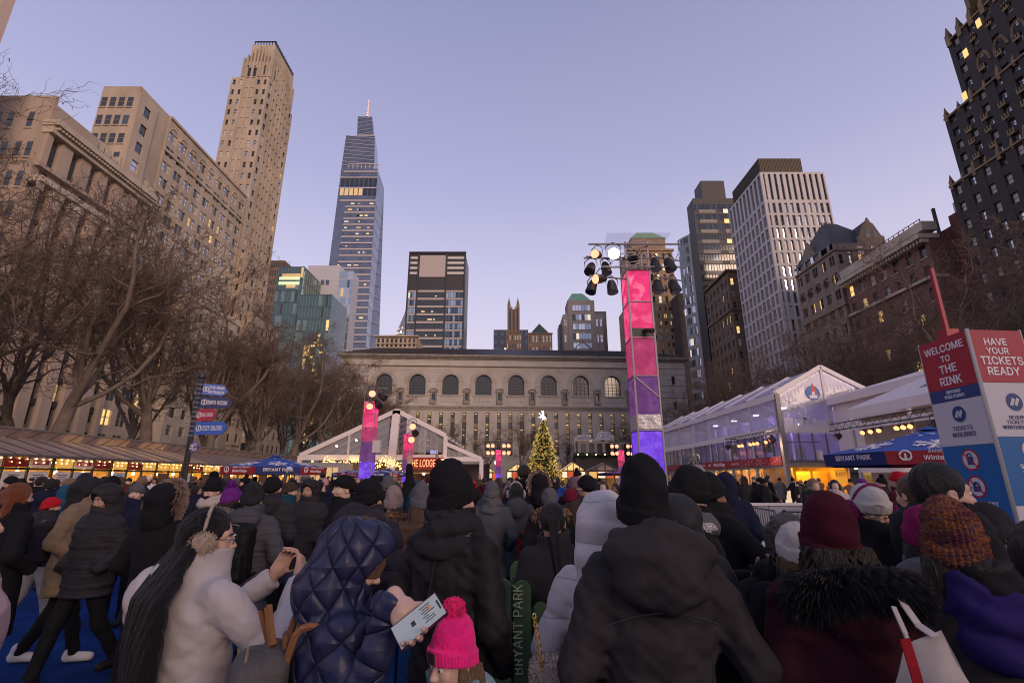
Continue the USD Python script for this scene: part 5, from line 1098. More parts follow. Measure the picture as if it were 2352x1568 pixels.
# awning with truss and lamps in front of the marquee
AX0 = 16.4; ax, ay0, ay1 = AX0, 15.5, 23.8; az = 4.55
aw = thing('stage_awning', 'white peaked awning with a black lamp truss under its eave', 'awning', (ax, ay1, 0))
MB().obox((ax, ay0, az), (0, ay1 - ay0, 0), (.05, 0, 0), (0, 0, .42)).build('valance', TW, aw)
MB().add([(ax, ay1, az + .42), (ax, ay0, az + .42), (ax + 3.2, ay0, az + 2.0), (ax + 3.2, ay1 - 2.6, az + 2.0), (ax, ay1, az + .44), (ax, ay0, az + .44), (ax + 3.2, ay0, az + 2.03), (ax + 3.2, ay1 - 2.6, az + 2.03)], BOXF).build('roof', TW, aw)
MB().add([(ax, ay1, az + .42), (ax + 3.2, ay1 - 2.6, az + 2.0), (ax + 4.0, ay1, az + .42), (ax, ay1 + .02, az + .44), (ax + 3.2, ay1 - 2.58, az + 2.03), (ax + 4.0, ay1 + .02, az + .44)], np.array([[0, 1, 2], [3, 5, 4], [0, 3, 4], [0, 4, 1], [1, 4, 5], [1, 5, 2], [0, 2, 5], [0, 5, 3]])).build('roof_end', TW, aw)
sl = np.array([3.2, 0, 1.58]); sl /= np.linalg.norm(sl)
text_on(aw, 'BANK OF AMERICA', (ax + .9, ay1 - 3.4, az + .42 + .9 * 1.58 / 3.2 + .045), (0, -1, 0), sl, .34, BLK, center=False, name='roof_lettering')
for y in (ay1, ay1 - 3.6, ay1 - 7.2): MB().box(ax + .0, ax + .12, y - .12, y, 0, az).build('post', TFR, aw)
for (z, h) in ((az - .3, .28), (2.25, .25)): MB().box(ax + .02, ax + .1, ay0, ay1 - .12, z - h, z).build('rail', TW, aw)
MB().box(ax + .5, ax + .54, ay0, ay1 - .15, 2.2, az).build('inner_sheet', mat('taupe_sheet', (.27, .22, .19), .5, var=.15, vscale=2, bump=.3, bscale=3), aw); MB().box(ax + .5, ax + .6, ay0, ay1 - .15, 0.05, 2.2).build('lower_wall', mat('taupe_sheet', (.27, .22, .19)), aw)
LENS_OR = glow('orange_lens', (1, .27, .10), em(3.4))
def truss(parent, a, c, h=.32, n=14):
    a, c = np.array(a, float), np.array(c, float); mb = MB(); mb.rod(a, c, .03, 6); mb.rod(a + [0, 0, h], c + [0, 0, h], .03, 6)
    for k in range(n): p, q = a + (c - a) * k / n, a + (c - a) * (k + 1) / n; m = (p + q) / 2 + [0, 0, h]; mb.rod(p, m, .014, 4); mb.rod(m, q, .014, 4)
    mb.build('truss', BLK, parent)
truss(aw, (ax - .5, 24.6, 4.02), (ax - .5, 17.5, 4.02))
for y, on in ((23.9, 0), (22.1, 1), (21.6, 1), (21.1, 1), (20.1, 1), (19.75, 1), (19.4, 1), (18.3, 0)):
    p = lamp(aw, (ax - .6, y, 3.78 if on else 3.7), (-.75, -.55 if on else .1, -.45), False, .10 if on else .17, .3)
    if on: MB().tube([np.array((ax - .6, y, 3.78)) + np.array([-.75, -.55, -.45]) / 1.034 * k for k in (.17, .185)], [.10, .095], 10).build('lit_lens', LENS_OR, p)
tp = thing('lamp_truss', 'black lamp truss with glowing orange lamps on the pavilion corner', 'lamp truss', (PX - .5, PY0 + 2, 4.3))
truss(tp, (PX - .6, PY0 + 7.0, 4.35), (PX - .6, PY0 - .3, 4.35))
for y in (PY0 + 6.2, PY0 + .2): MB().rod((PX - .6, y, 4.6), (PX - .05, y, 4.62), .03, 6).build('bracket', BLK, tp)
for y, on in ((PY0 + 6.4, 0), (PY0 + 4.4, 1), (PY0 + 3.9, 1), (PY0 + 2.7, 1), (PY0 + 2.2, 1), (PY0 + 1.7, 1), (PY0 + .6, 1), (PY0 - .1, 0)):
    p = lamp(tp, (PX - .7, y, 4.05), (-.75, -.55 if on else .2, -.45), False, .12 if on else .2, .32)
    if on: MB().tube([np.array((PX - .7, y, 4.05)) + np.array([-.75, -.55, -.45]) / 1.034 * k for k in (.18, .195)], [.12, .115], 10).build('lit_lens', LENS_OR, p)
# rink boards and crowd barrier
RB = mat('rink_board_grey', (.30, .29, .31), .6, var=.1, vscale=2)
rb_ = thing('rink_boards', 'long pale grey boards along the near edge of the ice rink', 'rink boards', (9, 14.5, 0))
for i in range(12): MB().box(4.4 + i * .94, 5.32 + i * .94, 14.4, 14.5, 0, 1.0).build('board_panel', RB, rb_)
MB().box(4.4, 15.6, 14.36, 14.54, 1.0, 1.07).build('top_rail', mat('rail_white', (.55, .53, .53), .5), rb_)
for i in range(24): MB().box(15.5, 15.62, 17.6 + i * 1.9, 19.4 + i * 1.9, 0, 1.1).build('far_board', RB if i % 5 else mat('lit_board', (.6, .5, .3), .5, emit=(1, .75, .4), es=em(.6)), rb_)
def fence(name, label, a, c, n, h=1.08, group=None):
    a, c = np.array([*a, 0.]), np.array([*c, 0.]); d = (c - a) / np.linalg.norm(c - a); t = thing(name, label, 'barrier', a, 0, group)
    m = mat('barrier_steel', (.15, .15, .165), .4, metal=.7)
    u = np.array([0, 0, 1.0])
    pts = [a + u * .22, a + u * (h - .08), a + d * .08 + u * h, c - d * .08 + u * h, c + u * (h - .08), c + u * .22]
    MB().tube(pts, .022, 8).build('frame', m, t); MB().rod(a + u * .22, c + u * .22, .018, 6).build('bottom_rail', m, t)
    for k in range(1, n): p = a + (c - a) * k / n; MB().rod(p + u * .22, p + u * (h - .005), .009, 6).build('bar', m, t)
    for p in (a + d * .25, c - d * .25): MB().bar(p + [d[1] * .3, -d[0] * .3, .02], p - [d[1] * .3, -d[0] * .3, -.02], .05, .02).bar(p + u * .03, p + u * .22, .04).build('foot', m, t)
    return t
fence('crowd_barrier', 'grey steel crowd barrier beside the ice, behind the burgundy beanie', (5.9, 13.4), (5.5, 10.7), 19)
fence('crowd_barrier', 'second steel crowd barrier continuing behind the large ticket sign', (5.6, 10.6), (7.6, 9.9), 16)
# ================================================================ lodge tent
LY = 58.0; lt = thing('lodge_tent', 'big white and clear gabled tent with a red lit lodge sign', 'tent', (-12, LY, 0))
def lp(px, py, Y=LY): return atY(px, py, Y)
A, L_, S_, E_ = lp(912, 943), lp(690, 1046), lp(1024, 1000), lp(1106, 1054)
dY = np.array([0, 22.0, 0]); fwd = np.array([0, -.2, 0])
def beam(a, c, w, h, name='beam', m=TW): MB().bar(a, c, w, h).build(name, m, lt)
beam(L_, A, .5, .5, 'gable_rafter'); beam(A, S_, .5, .5, 'gable_rafter'); beam(S_ + [0, 0, -.9], E_, .4, .45, 'lean_to_rafter')
for P in (S_, E_, L_): beam(np.array([P[0], LY, 0]), P, .45, .45, 'post')
beam(np.array([A[0] - .4, LY, 0]), A, .9, .5, 'king_post'); beam(np.array([A[0] + 1.6, LY, 3.6]), A + [1.6, 0, -.9], .6, .4, 'post', TFR); beam(L_ + [0, 0, -.2], np.array([S_[0], LY, L_[2] - .2]), .35, .6, 'tie_beam'); beam(np.array([S_[0], LY, E_[2]]), E_, .3, .5, 'tie_beam')
xq = lp(802, 1010)[0]; beam(np.array([xq, LY, 0]), np.array([xq, LY, lerp(L_[2], A[2], (xq - L_[0]) / (A[0] - L_[0]))]), .22, .22, 'post', TFR)
for i in range(5):
    o = dY * i / 5; e = dY / 5 - [0, .25, 0]
    for (a, c) in ((L_, A), (A, S_)): MB().obox(a + o + [0, .2, .28], c - a, e, (0, 0, .04)).build('roof_sheet', CLR, lt)
    for a, c in ((L_, A), (A, S_)): MB().bar(a + o + dY / 5, c + o + dY / 5, .25, .3).build('roof_beam', TFR, lt)
MB().obox(S_ + [0, .2, -.7], E_ - S_ + [0, 0, .8], dY, (0, 0, .04)).build('lean_to_sheet', CLR, lt)
sec = (lambda px, py: lp(px, py))
zb = L_[2] - .45
MB().poly([L_ + [.8, 0, .0], np.array([A[0] - .8, LY, L_[2]]), A + [-.8, 0, -.8]]).build('gable_pane', CLR, lt)
MB().poly([np.array([A[0] + 2, LY, L_[2] + .4]), np.array([S_[0] - .3, LY, L_[2] + .4]), S_ + [-.3, 0, -.4], A + [2, 0, -1.3]]).build('gable_pane', CLR, lt); MB().poly([np.array([S_[0] + .3, LY, E_[2] + .3]), E_ + [-.6, 0, .1], S_ + [.3, 0, -1.5]]).build('gable_pane', CLR, lt)
MB().box(L_[0] + .3, E_[0], LY + 21.5, LY + 21.8, 0, 4).build('back_wall', mat('lodge_dark', (.06, .04, .03), .7), lt)
x0, x1 = lp(944, 1064)[0], lp(1014, 1064)[0]; zs = lp(980, 1063)[2]
MB().box(x0 - .2, x1 + .3, LY - .5, LY - .3, zs - .68, zs + .62).build('sign_board', mat('lodge_sign_red', (.25, .015, .01), .5, emit=(1, .03, .01), es=em(.06)), lt)
LGT = glow('lodge_letters', (1, .50, .22), em(1.5))
text_on(lt, 'THE LODGE', ((x0 * .54 + x1 * .46) - .25, LY - .51, zs - .42), (1, 0, 0), (0, 0, 1), .80, LGT, depth=.05, maxw=(x1 - x0) * .86, name='lit_lettering')
st = MB()
for k in range(3): a = k * math.pi / 3 + .5; d = np.array([math.cos(a), 0, math.sin(a)]) * .48; st.bar(np.array([x1 - .15, LY - .53, zs]) - d, np.array([x1 - .15, LY - .53, zs]) + d, .1, .14)
st.build('lit_star', LGT, lt)
wl = mat('lodge_timber', (.30, .17, .09), .7, var=.3, vscale=1)
MB().box(L_[0], S_[0] + .2, LY + 4, LY + 4.2, 0, zb - .2).build('timber_wall', wl, lt)
MB().box(x0, x1, LY - .2, LY + 3.9, 2.3, 2.45).build('entrance_ceiling', wl, lt)
fl_ = MB(); R = np.random.default_rng(4)
for i in range(330):
    px = R.uniform(748, 935) if i < 300 else R.uniform(1016, 1030); q = lp(px, R.normal(1065, 4.5) - (4 if px < 830 else 0) + 5 * math.sin(px * .09)); ico(fl_, (q[0], LY - .4 - R.uniform(0, .5), min(q[2], zb + .9)), R.uniform(.035, .07), 0)
fl_.build('fairy_lights', TINY, lt, kind='stuff')
for i, (px, py) in enumerate(((484 + 312, 1050), (760, 1021), (806, 1008), (985, 1055), (1043, 1027), (1000, 1100), (1010, 1090), (975, 1088), (868, 1085))):
    q = lp(px, py); b_ = MB(); ico(b_, (q[0], LY + (2 if py < 1060 else -.4), q[2]), .14, 1); b_.build('hanging_lamp', BULB, lt)
cw = thing('corrugated_cabin', 'pale corrugated cabin wall with shuttered windows left of the lodge tent', 'cabin', (-21, 54, 0)); x0, x1 = lp(690, 1070, 54)[0], lp(790, 1070, 54)[0]; zz = lp(740, 1062, 54)[2]
MB().box(x0, x1, 54, 57, 0, zz).build('wall', mat('corrugated_pale', (.33, .30, .33), .6), cw)
for i in range(40): MB().box(x0 + i * (x1 - x0) / 40, x0 + (i + .5) * (x1 - x0) / 40, 53.95, 54, 0, zz).build('corrugation', mat('corrugated_pale', (.33, .30, .33)), cw)
for q in (.25, .62): MB().box(lerp(x0, x1, q), lerp(x0, x1, q) + 1.2, 53.88, 53.94, 1.2, zz - .5).build('window', W_LIT2, cw); MB().box(lerp(x0, x1, q) + .58, lerp(x0, x1, q) + .64, 53.86, 53.9, 1.2, zz - .5).build('window_bar', BLK, cw)
# ================================================================ umbrellas
UB = mat('umbrella_blue', (.012, .06, .30), .7, var=.1, vscale=1.5); UR = mat('umbrella_red', (.26, .014, .02), .7); UBD = mat('umbrella_dark_blue', (.008, .02, .11), .7)
def umbrella(label, c, r, zt, zv, rot, detail=1, seed=0):
    t = thing('market_umbrella', label, 'umbrella', (c[0], c[1], 0), 0, 'blue and red market umbrellas'); R = np.random.default_rng(seed); c = np.array([c[0], c[1], 0.])
    vh = .34; P = [c + np.array([r * math.cos(a), r * math.sin(a), zv + vh]) for a in rot + np.arange(8) * math.pi / 4]; top = c + [0, 0, zt]
    pr = MB()
    for k in range(8):
        a, b = P[k], P[(k + 1) % 8]; nr = np.cross(b - a, top - a); nr /= np.linalg.norm(nr); nr *= np.sign(nr[2]); m = (a + b) / 2
        s = lambda u, v: a * (1 - u) * (1 - v) + b * u * (1 - v) + top * v
        mid = .5
        V = [a, b, s(1, .5) - [0, 0, .05], top, s(0, .5) - [0, 0, .05]]; V = np.array(V); V = np.vstack([V, V - nr * .02])
        put('canopy_panel', (V, np.array([[0, 1, 2], [0, 2, 4], [4, 2, 3], [5, 7, 6], [5, 9, 7], [9, 8, 7], [0, 5, 6], [0, 6, 1]])), UB, t)
        out = m - c; out[2] = 0; out /= np.linalg.norm(out)
        dn = np.array([0, 0, -vh]) - out * .04
        MB().obox(a, b - a, dn, -out * .012).build('valance', UR if k % 2 else UBD, t)
        u = (b - a) / np.linalg.norm(b - a); uz = -dn / np.linalg.norm(dn); w = np.linalg.norm(b - a)
        if np.dot(np.cross(u, uz), out) < 0: u = -u
        facing = np.dot(out, -m[:2].tolist()[0] * np.array([1, 0, 0]) - m[1] * np.array([0, 1, 0])) > 0
        if facing and detail:
            o = m + dn * .62 + out * .004
            if k % 2:
                text_on(t, 'BANK OF AMERICA', o + u * .12 * w + uz * .15, u, uz, .075, WHT, maxw=w * .52); text_on(t, 'WinterVillage', o + u * .06 * w - uz * .02, u, uz, .105, WHT, bold=True, maxw=w * .42)
                rg = MB(); cc = o - u * w * .31 + uz * .09
                rg.tube([cc + (u * math.cos(q) + uz * math.sin(q)) * .12 for q in np.linspace(-.9, 4.05, 14)], .022, 4); rg.obox(cc - u * .08 - uz * .12, u * .16, uz * .05, out * .003); rg.obox(cc - u * .02 - uz * .09, u * .04, uz * .15, out * .003); rg.build('emblem', WHT, t)
            else: text_on(t, 'BRYANT PARK', o + uz * .02, u, uz, .13, WHT, bold=True, maxw=w * .7)
        if facing or True:
            for i in range(9):
                uu, vv = R.uniform(.1, .9), R.uniform(.03, .8); q = s(uu, vv * .5) if True else 0; rr = R.uniform(.02, .06)
                e1 = (b - a) / np.linalg.norm(b - a); e2 = np.cross(nr, e1); q = a * (1 - uu) + b * uu; q = q * (1 - vv) + top * vv - [0, 0, .05 * (1 - abs(2 * vv - 1))] + nr * .03
                pr.poly([q + (e1 * math.cos(x) + e2 * math.sin(x)) * rr for x in np.arange(8) * math.pi / 4])
            q = m * .72 + top * .28 - [0, 0, .03] + nr * .03; flake(pr, q, r * .17, e1, e2, .09, nr * .003)
    pr.build('snow_print', WHT, t, kind='stuff'); MB().rod(c, c + [0, 0, zt + .02], .03, 8).build('pole', POST, t); MB().tube([c + [0, 0, zt - .02], c + [0, 0, zt + .08]], [.3, .05], 8).build('top_cap', UB, t)
    rb = MB()
    for p in P: rb.rod(p - [0, 0, .03], c + [0, 0, zt - .12], .012, 4)
    rb.build('ribs', POST, t, kind='stuff')
def umb_at(label, px, ytop, ybot, Y, wpx, rot=.39, **k):
    a, b = atY(px, ytop, Y), atY(px, ybot, Y); umbrella(label, (a[0], Y), wpx / 2 / 1148 * Y, a[2], b[2], rot, **k)
umb_at('blue snowflake umbrella left of centre before the kiosks, biggest on the left', 634, 1048, 1090, 24.5, 232, rot=.12, seed=1)
umb_at('blue umbrella just left of the second light column', 842, 1073, 1096, 41, 150, rot=.2, seed=2)
umb_at('blue umbrella partly behind the second light column, right side', 893, 1077, 1094, 46, 100, rot=.3, seed=3)
umb_at('blue umbrella far away right of the lit tree', 1412, 1082, 1092, 68, 84, detail=0, seed=4)
umbrella('large blue and red umbrella on the right, cut by the ticket sign', (12.2, 14.4), 2.85, 3.12, 2.08, 1.305, seed=5)
# ================================================================ ticket sign, signpost
sg = thing('ticket_sign', 'tall four sided red white and blue ticket rules sign on the right', 'sign', (4.75, 4.85, 0))
C0 = np.array([4.72, 4.82, 0]); LV = np.array([.04, .66, 0]); RV = np.array([.60, .05, 0]); HT = 3.21
SB = mat('sign_blue', (.0, .10, .30), .5); SN = mat('sign_navy', (.012, .04, .16), .5); SW = mat('sign_white', (.50, .47, .50), .5); SR = mat('sign_red', (.33, .012, .03), .5); SX = mat('sign_text_navy', (.05, .05, .16), .5)
bk = MB(); bk.add([C0, C0 + LV, C0 + LV + RV, C0 + RV, C0 + [0, 0, HT - .02], C0 + LV + [0, 0, HT - .02], C0 + LV + RV + [0, 0, HT - .02], C0 + RV + [0, 0, HT - .02]], BOXF[:, ::-1]); bk.build('core', SW, sg)
def face(o, u, bands, items):
    u = np.asarray(u, float); w = np.linalg.norm(u); u = u / w; n = np.cross(u, [0, 0, 1.0]); zu = np.array([0, 0, 1.0])
    for z0, z1, m in bands: MB().obox(o + n * .002 + zu * z0, u * w, n * .008, zu * (z1 - z0)).build('panel', m, sg)
    q = o + n * .011
    for it in items:
        if it[0] == 't': text_on(sg, it[1], q + u * w * it[4] + zu * it[2], u, zu, it[3], it[5], bold=it[6], maxw=w * .9, depth=.003)
        else:
            c = q + u * w * it[4] + zu * it[2]; r = it[3]
            disc = lambda rr, m, e: MB().add(np.vstack([c[None] + n * e, c + n * e + (np.cos(np.arange(24) * math.pi / 12)[:, None] * u + np.sin(np.arange(24) * math.pi / 12)[:, None] * zu) * rr]), np.array([[0, 1 + i, 1 + (i + 1) % 24] for i in range(24)])).build('pictogram', m, sg)
            if it[1] == 'ticket':
                disc(r, SN, .001); tk = MB()
                for s, dx in ((.0, -.25), (.0, .28)):
                    d1 = u * .5 + zu * .85; d1 /= np.linalg.norm(d1); d2 = np.cross(n, d1); tk.obox(c + n * .002 + u * r * dx - d1 * r * .45 - d2 * r * .17, d1 * r * .9, d2 * r * .36, n * .002)
                tk.build('pictogram', SW, sg)
            elif it[1] == 'i': disc(r, SW, .001); MB().obox(c + n * .002 - u * r * .16 - zu * r * .6, u * r * .32, zu * r * .8, n * .002).obox(c + n * .002 - u * r * .18 + zu * r * .32, u * r * .36, zu * r * .34, n * .002).build('pictogram', SN, sg)
            elif it[1] == 'shoe': disc(r, SN, .001); MB().obox(c + n * .002 - u * r * .6 - zu * r * .25, u * r * 1.2 - zu * r * .1, zu * r * .25, n * .002).obox(c + n * .0022 - u * r * .6 - zu * r * .1, u * r * .55, zu * r * .45, n * .002).build('pictogram', SW, sg)
            else:
                disc(r, SR, .001); disc(r * .82, SW, .0015); b_ = MB()
                if it[1] == 'pack': b_.obox(c + n * .002 - u * r * .35 - zu * r * .45, u * r * .7, zu * r * .75, n * .001).tube([c + n * .003 + (u * math.cos(a) + zu * math.sin(a)) * r * .2 + zu * r * .38 for a in np.linspace(0, math.pi, 7)], .008, 4)
                else: b_.obox(c + n * .002 - u * r * .42 - zu * r * .45, u * r * .84, zu * r * .5, n * .001).tube([c + n * .003 + (u * math.cos(a) + zu * math.sin(a)) * r * .26 + zu * r * .1 for a in np.linspace(0, math.pi, 7)], .012, 4)
                b_.build('pictogram', SN, sg); dg = (u - zu) / math.sqrt(2); d2 = (u + zu) / math.sqrt(2); MB().obox(c + n * .004 - dg * r * .85 - d2 * r * .07, dg * r * 1.7, d2 * r * .14, n * .001).build('pictogram', SR, sg)
T = 't'
face(C0 + LV, -LV, ((2.66, HT, SR), (2.53, 2.655, SN), (2.06, 2.525, SW), (.98, 2.055, SB), (0, .975, SW)),
     ((T, 'WELCOME', 3.06, .075, .5, WHT, 1), (T, 'TO', 2.95, .065, .5, WHT, 1), (T, 'THE', 2.83, .085, .5, WHT, 1), (T, 'RINK', 2.70, .085, .5, WHT, 1), (T, 'BEYOND', 2.605, .032, .5, WHT, 1), (T, 'THIS POINT:', 2.555, .032, .5, WHT, 1),
      ('p', 'ticket', 2.38, .085, .5), (T, 'TICKETS', 2.215, .042, .5, SX, 0), (T, 'REQUIRED', 2.15, .042, .5, SX, 1), ('p', 'pack', 1.91, .11, .5), ('p', 'bag', 1.645, .11, .5),
      (T, 'ALL BAGS MUST', 1.465, .036, .5, WHT, 1), (T, 'BE CHECKED', 1.41, .036, .5, WHT, 1), (T, 'NO BAGS', 1.31, .036, .5, WHT, 1), (T, 'ALLOWED ON ICE', 1.255, .036, .5, WHT, 1), (T, 'NO', 1.14, .036, .5, WHT, 1), (T, 'UNATTENDED', 1.08, .036, .5, WHT, 1), ('p', 'shoe', .80, .12, .5)))
face(C0, RV, ((2.66, HT, SR), (2.12, 2.655, SW), (1.48, 2.115, SB), (0, 1.475, SW)),
     ((T, 'HAVE', 3.05, .07, .45, WHT, 1), (T, 'YOUR', 2.955, .065, .45, WHT, 1), (T, 'TICKETS', 2.845, .08, .48, WHT, 1), (T, 'READY', 2.735, .08, .46, WHT, 1), ('p', 'ticket', 2.46, .09, .5), (T, 'RESERVE', 2.29, .035, .5, SX, 0), (T, 'TICKETS AT', 2.243, .035, .5, SX, 0), (T, 'WINTERVILLAGE', 2.193, .035, .5, SX, 1), ('p', 'i', 1.99, .09, .55), (T, 'QUESTIONS?', 1.82, .036, .55, WHT, 1), (T, 'NEED HELP?', 1.755, .036, .55, WHT, 1), (T, 'VISIT THE', 1.675, .036, .55, WHT, 1), (T, 'INFO KIOSK', 1.625, .036, .55, WHT, 1), (T, 'NEAR THE TREE', 1.57, .036, .55, WHT, 1), ('p', 'ticket', 1.2, .12, .5)))
for p, r in ((C0, .018), (C0 + RV, .012), (C0 + LV, .012)): MB().rod(p, p + [0, 0, HT + .01], r, 8).build('edge_tube', mat('steel_tube', (.32, .31, .31), .35, metal=.7), sg)
pp = C0 + LV * .5 + RV * .15; MB().box(pp[0] - .018, pp[0] + .018, pp[1] - .018, pp[1] + .018, HT - .03, 4.05).build('red_mast', SR, sg); MB().box(pp[0] - .06, pp[0] + .08, pp[1] - .06, pp[1] + .06, HT - .02, HT + .1).build('red_foot', SR, sg)
fp = thing('fingerpost', 'black fingerpost with five coloured direction signs', 'signpost', (-6.12, 9.4, 0)); o = np.array([-6.12, 9.4, 0])
MB().tube([o, o + [0, 0, .5], o + [0, 0, .55], o + [0, 0, 3.62]], [.09, .09, .055, .05], 12).build('post', mat('post_black', (.012, .012, .014), .4), fp); MB().lathe([(.055, 3.62), (.08, 3.64), (.07, 3.72), (.0, 3.76)], o, 10).build('cap', BLK, fp)
for k in range(12): MB().lathe([(.054, 2.5 + k * .09), (.060, 2.51 + k * .09), (.054, 2.52 + k * .09)], o, 10).build('band', mat('steel_band', (.35, .35, .37), .4, metal=.6), fp)
for z, h, L, yaw, col, s, sz in ((3.42, .22, .44, 35, mat('finger_blue', (.03, .10, .42), .5), ('THE RINK', 'ENTRANCE'), .055), (3.16, .22, .56, 18, mat('finger_navy', (.012, .02, .11), .5), ('INFO KIOSK',), .075), (2.90, .23, .45, -14, mat('finger_red', (.42, .03, .06), .5), ('THE LODGE',), .065), (2.65, .24, .70, -10, mat('finger_mid_blue', (.05, .13, .50), .5), ('COZY IGLOOS',), .085), (2.30, .19, .24, -25, mat('finger_purple', (.15, .06, .27), .5), ('ICE', 'BAR'), .05)):
    a = math.radians(yaw); u = np.array([math.cos(a), math.sin(a), 0]); zu = np.array([0, 0, 1.0]); n = np.cross(u, zu)
    MB().prism([(0, 0), (L - h * .4, 0), (L, h / 2), (L - h * .4, h), (0, h)], o + u * .05 + zu * (z - h / 2) - n * .01, u, zu, n * .02).build('direction_sign', col, fp)
    for i, w in enumerate(s): text_on(fp, w, o + u * (.05 + L * .54) + n * .011 + zu * (z - sz / 2 + (0 if len(s) == 1 else (.045 if i == 0 else -.045))), u, zu, sz, WHT, bold=True, maxw=L * .62, depth=.002)
    ic = MB(); c = o + u * (.05 + L * .13) + n * .012 + zu * z; ic.tube([c + (u * math.cos(q) + zu * math.sin(q)) * h * .22 for q in np.linspace(0, 6.28, 12)], .01, 4); ic.obox(c - u * .01 - zu * h * .15, u * .02, zu * h * .3, n * .002); ic.build('pictogram', WHT, fp)
# ================================================================ lit tree, small glass huts, terrace restaurant
TY = 84.0; tt = atY(1247, 962, TY); tbz = 0.6; ct = thing('lit_fir_tree', 'big fir tree covered in yellow fairy lights with a white star on top', 'fir tree', (tt[0], TY, 0))
R = np.random.default_rng(9); H = tt[2]; RB_ = 47 / 1150 * TY
cr, li = MB(), MB(); V, F = [], []
n = 5200; u = R.random(n) ** .62; z = H * (1 - u) + 0; z = np.maximum(z, .5); a = R.uniform(0, 2 * np.pi, n); rr = (RB_ * (1 - z / H) ** .82 * (1 + .10 * np.sin(z * 5.2)) + .12) * R.uniform(.55, 1.06, n)
dirv = np.stack([np.cos(a), np.sin(a), R.uniform(-.35, .25, n)], 1); side = np.stack([-np.sin(a), np.cos(a), R.uniform(-.3, .3, n)], 1)
c = np.stack([rr * np.cos(a) + tt[0], rr * np.sin(a) + TY, z], 1); L = R.uniform(.25, .6, (n, 1))
V = np.stack([c - dirv * L * .5 - side * .14, c - dirv * L * .5 + side * .14, c + dirv * L * .55 + [0, 0, .03]], 1).reshape(-1, 3); put('needles', (V, np.arange(3 * n).reshape(-1, 3)), mat('fir_green', (.03, .065, .024), .8, var=.5, vscale=1.5), ct, kind='stuff')
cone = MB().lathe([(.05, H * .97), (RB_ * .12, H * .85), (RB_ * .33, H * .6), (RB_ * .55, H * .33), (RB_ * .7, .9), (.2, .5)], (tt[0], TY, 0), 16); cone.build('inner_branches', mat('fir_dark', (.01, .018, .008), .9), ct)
m = 1900; u = R.random(m) ** .6; z = np.maximum(H * (1 - u), .45); a = R.uniform(math.pi * .95, math.pi * 2.05, m); rr = (RB_ * (1 - z / H) ** .82 * (1 + .10 * np.sin(z * 5.2)) + .14) * R.uniform(.8, 1.08, m)
for i in range(m): ico(li, (tt[0] + rr[i] * math.cos(a[i]), TY + rr[i] * math.sin(a[i]), z[i]), R.uniform(.018, .036), 0)
li.build('fairy_lights', glow('tree_light', (1, .64, .14), em(3.2)), ct, kind='stuff'); MB().tube([(tt[0], TY, 0), (tt[0], TY, H)], [.22, .03], 8).build('trunk', BARK, ct)
sr = MB()
for k in range(26):
    d = R.normal(0, 1, 3); d[1] *= .6; d /= np.linalg.norm(d); sr.tube([tt + [0, 0, .55], tt + [0, 0, .55] + d * R.uniform(.55, .95)], [.05, .008], 4)
ico(sr, tt + [0, 0, .55], .2, 1); sr.build('star', glow('star_white', (.85, .92, 1), em(6)), ct)
HG = mat('hut_frame', (.03, .04, .035), .5); HL = mat('hut_lit_roof', (.6, .45, .25), .4, emit=(1, .70, .30), es=em(.75))
def hut(label, px0, px1, ytop, yeave, Y, lit=1):
    a, b = atY(px0, yeave, Y), atY(px1, yeave, Y); zt = atY((px0 + px1) / 2, ytop, Y)[2]; xm_ = (a[0] + b[0]) / 2; t = thing('glass_hut', label, 'market hut', (xm_, Y, 0), 0, 'gabled glass market huts')
    D = 3.5; ze = a[2]
    for (xa, xb) in ((a[0], xm_), (b[0], xm_)): MB().obox((xa, Y, ze), (xb - xa, 0, zt - ze), (0, D, 0), (0, 0, .05)).build('roof_panel', HL if lit else ROOFG, t); MB().bar((xa, Y - .02, ze), (xb, Y - .02, zt), .12, .14).build('gable_rafter', HG, t)
    MB().poly([(a[0] + .2, Y + .3, ze + .05), (b[0] - .2, Y + .3, ze + .05), (xm_, Y + .3, zt - .1)]).build('gable_glass', HL if lit else ROOFG, t)
    for q in (0, .25, .5, .75, 1): x = lerp(a[0], b[0], q); MB().box(x - .06, x + .06, Y - .05, Y + .05, 0, ze + (zt - ze) * (1 - abs(2 * q - 1))).build('post', HG, t)
    MB().box(a[0], b[0], Y - .06, Y + .06, ze - .12, ze + .06).build('eave_beam', HG, t)
    for q in range(4):
        x = lerp(a[0], b[0], q / 4); w = (b[0] - a[0]) / 4
        MB().box(x + .1, x + w - .1, Y - .02, Y + .02, max(1.1, ze - 1.2), ze - .2).build('lit_board', [mat('hut_white_lit', (.6, .5, .4), .5, emit=(1, .78, .5), es=em(.9)), mat('hut_red_lit', (.5, .05, .02), .5, emit=(1, .15, .05), es=em(.45)), mat('hut_amber_lit', (.5, .3, .1), .5, emit=(1, .55, .12), es=em(.7))][(q + px0) % 3], t)
    MB().box(a[0], b[0], Y + D - .1, Y + D, 0, ze).build('back_wall', INW, t)
hut('lit glass market hut just left of the lit tree', 1164, 1212, 1064, 1081, 88); hut('brightest glass market hut, right of the lit tree', 1290, 1345, 1061, 1080, 88); hut('dim roofed glass hut right of the brightest hut, before the restaurant', 1352, 1430, 1062, 1080, 84, 0); hut('glass market hut beside the lodge tent, left of small light column', 1102, 1140, 1072, 1084, 90); hut('glass market hut behind the trunk of the lit tree', 1222, 1280, 1066, 1082, 94)
RY = 118; rs = thing('park_restaurant', 'low restaurant with dark hedge, terrace lights and glass rooftop frames', 'restaurant', (22, RY, 0))
x0, x1 = atY(1322, 1050, RY)[0], atY(1440, 1050, RY)[0] + 6; zt = atY(1380, 1046, RY)[2]
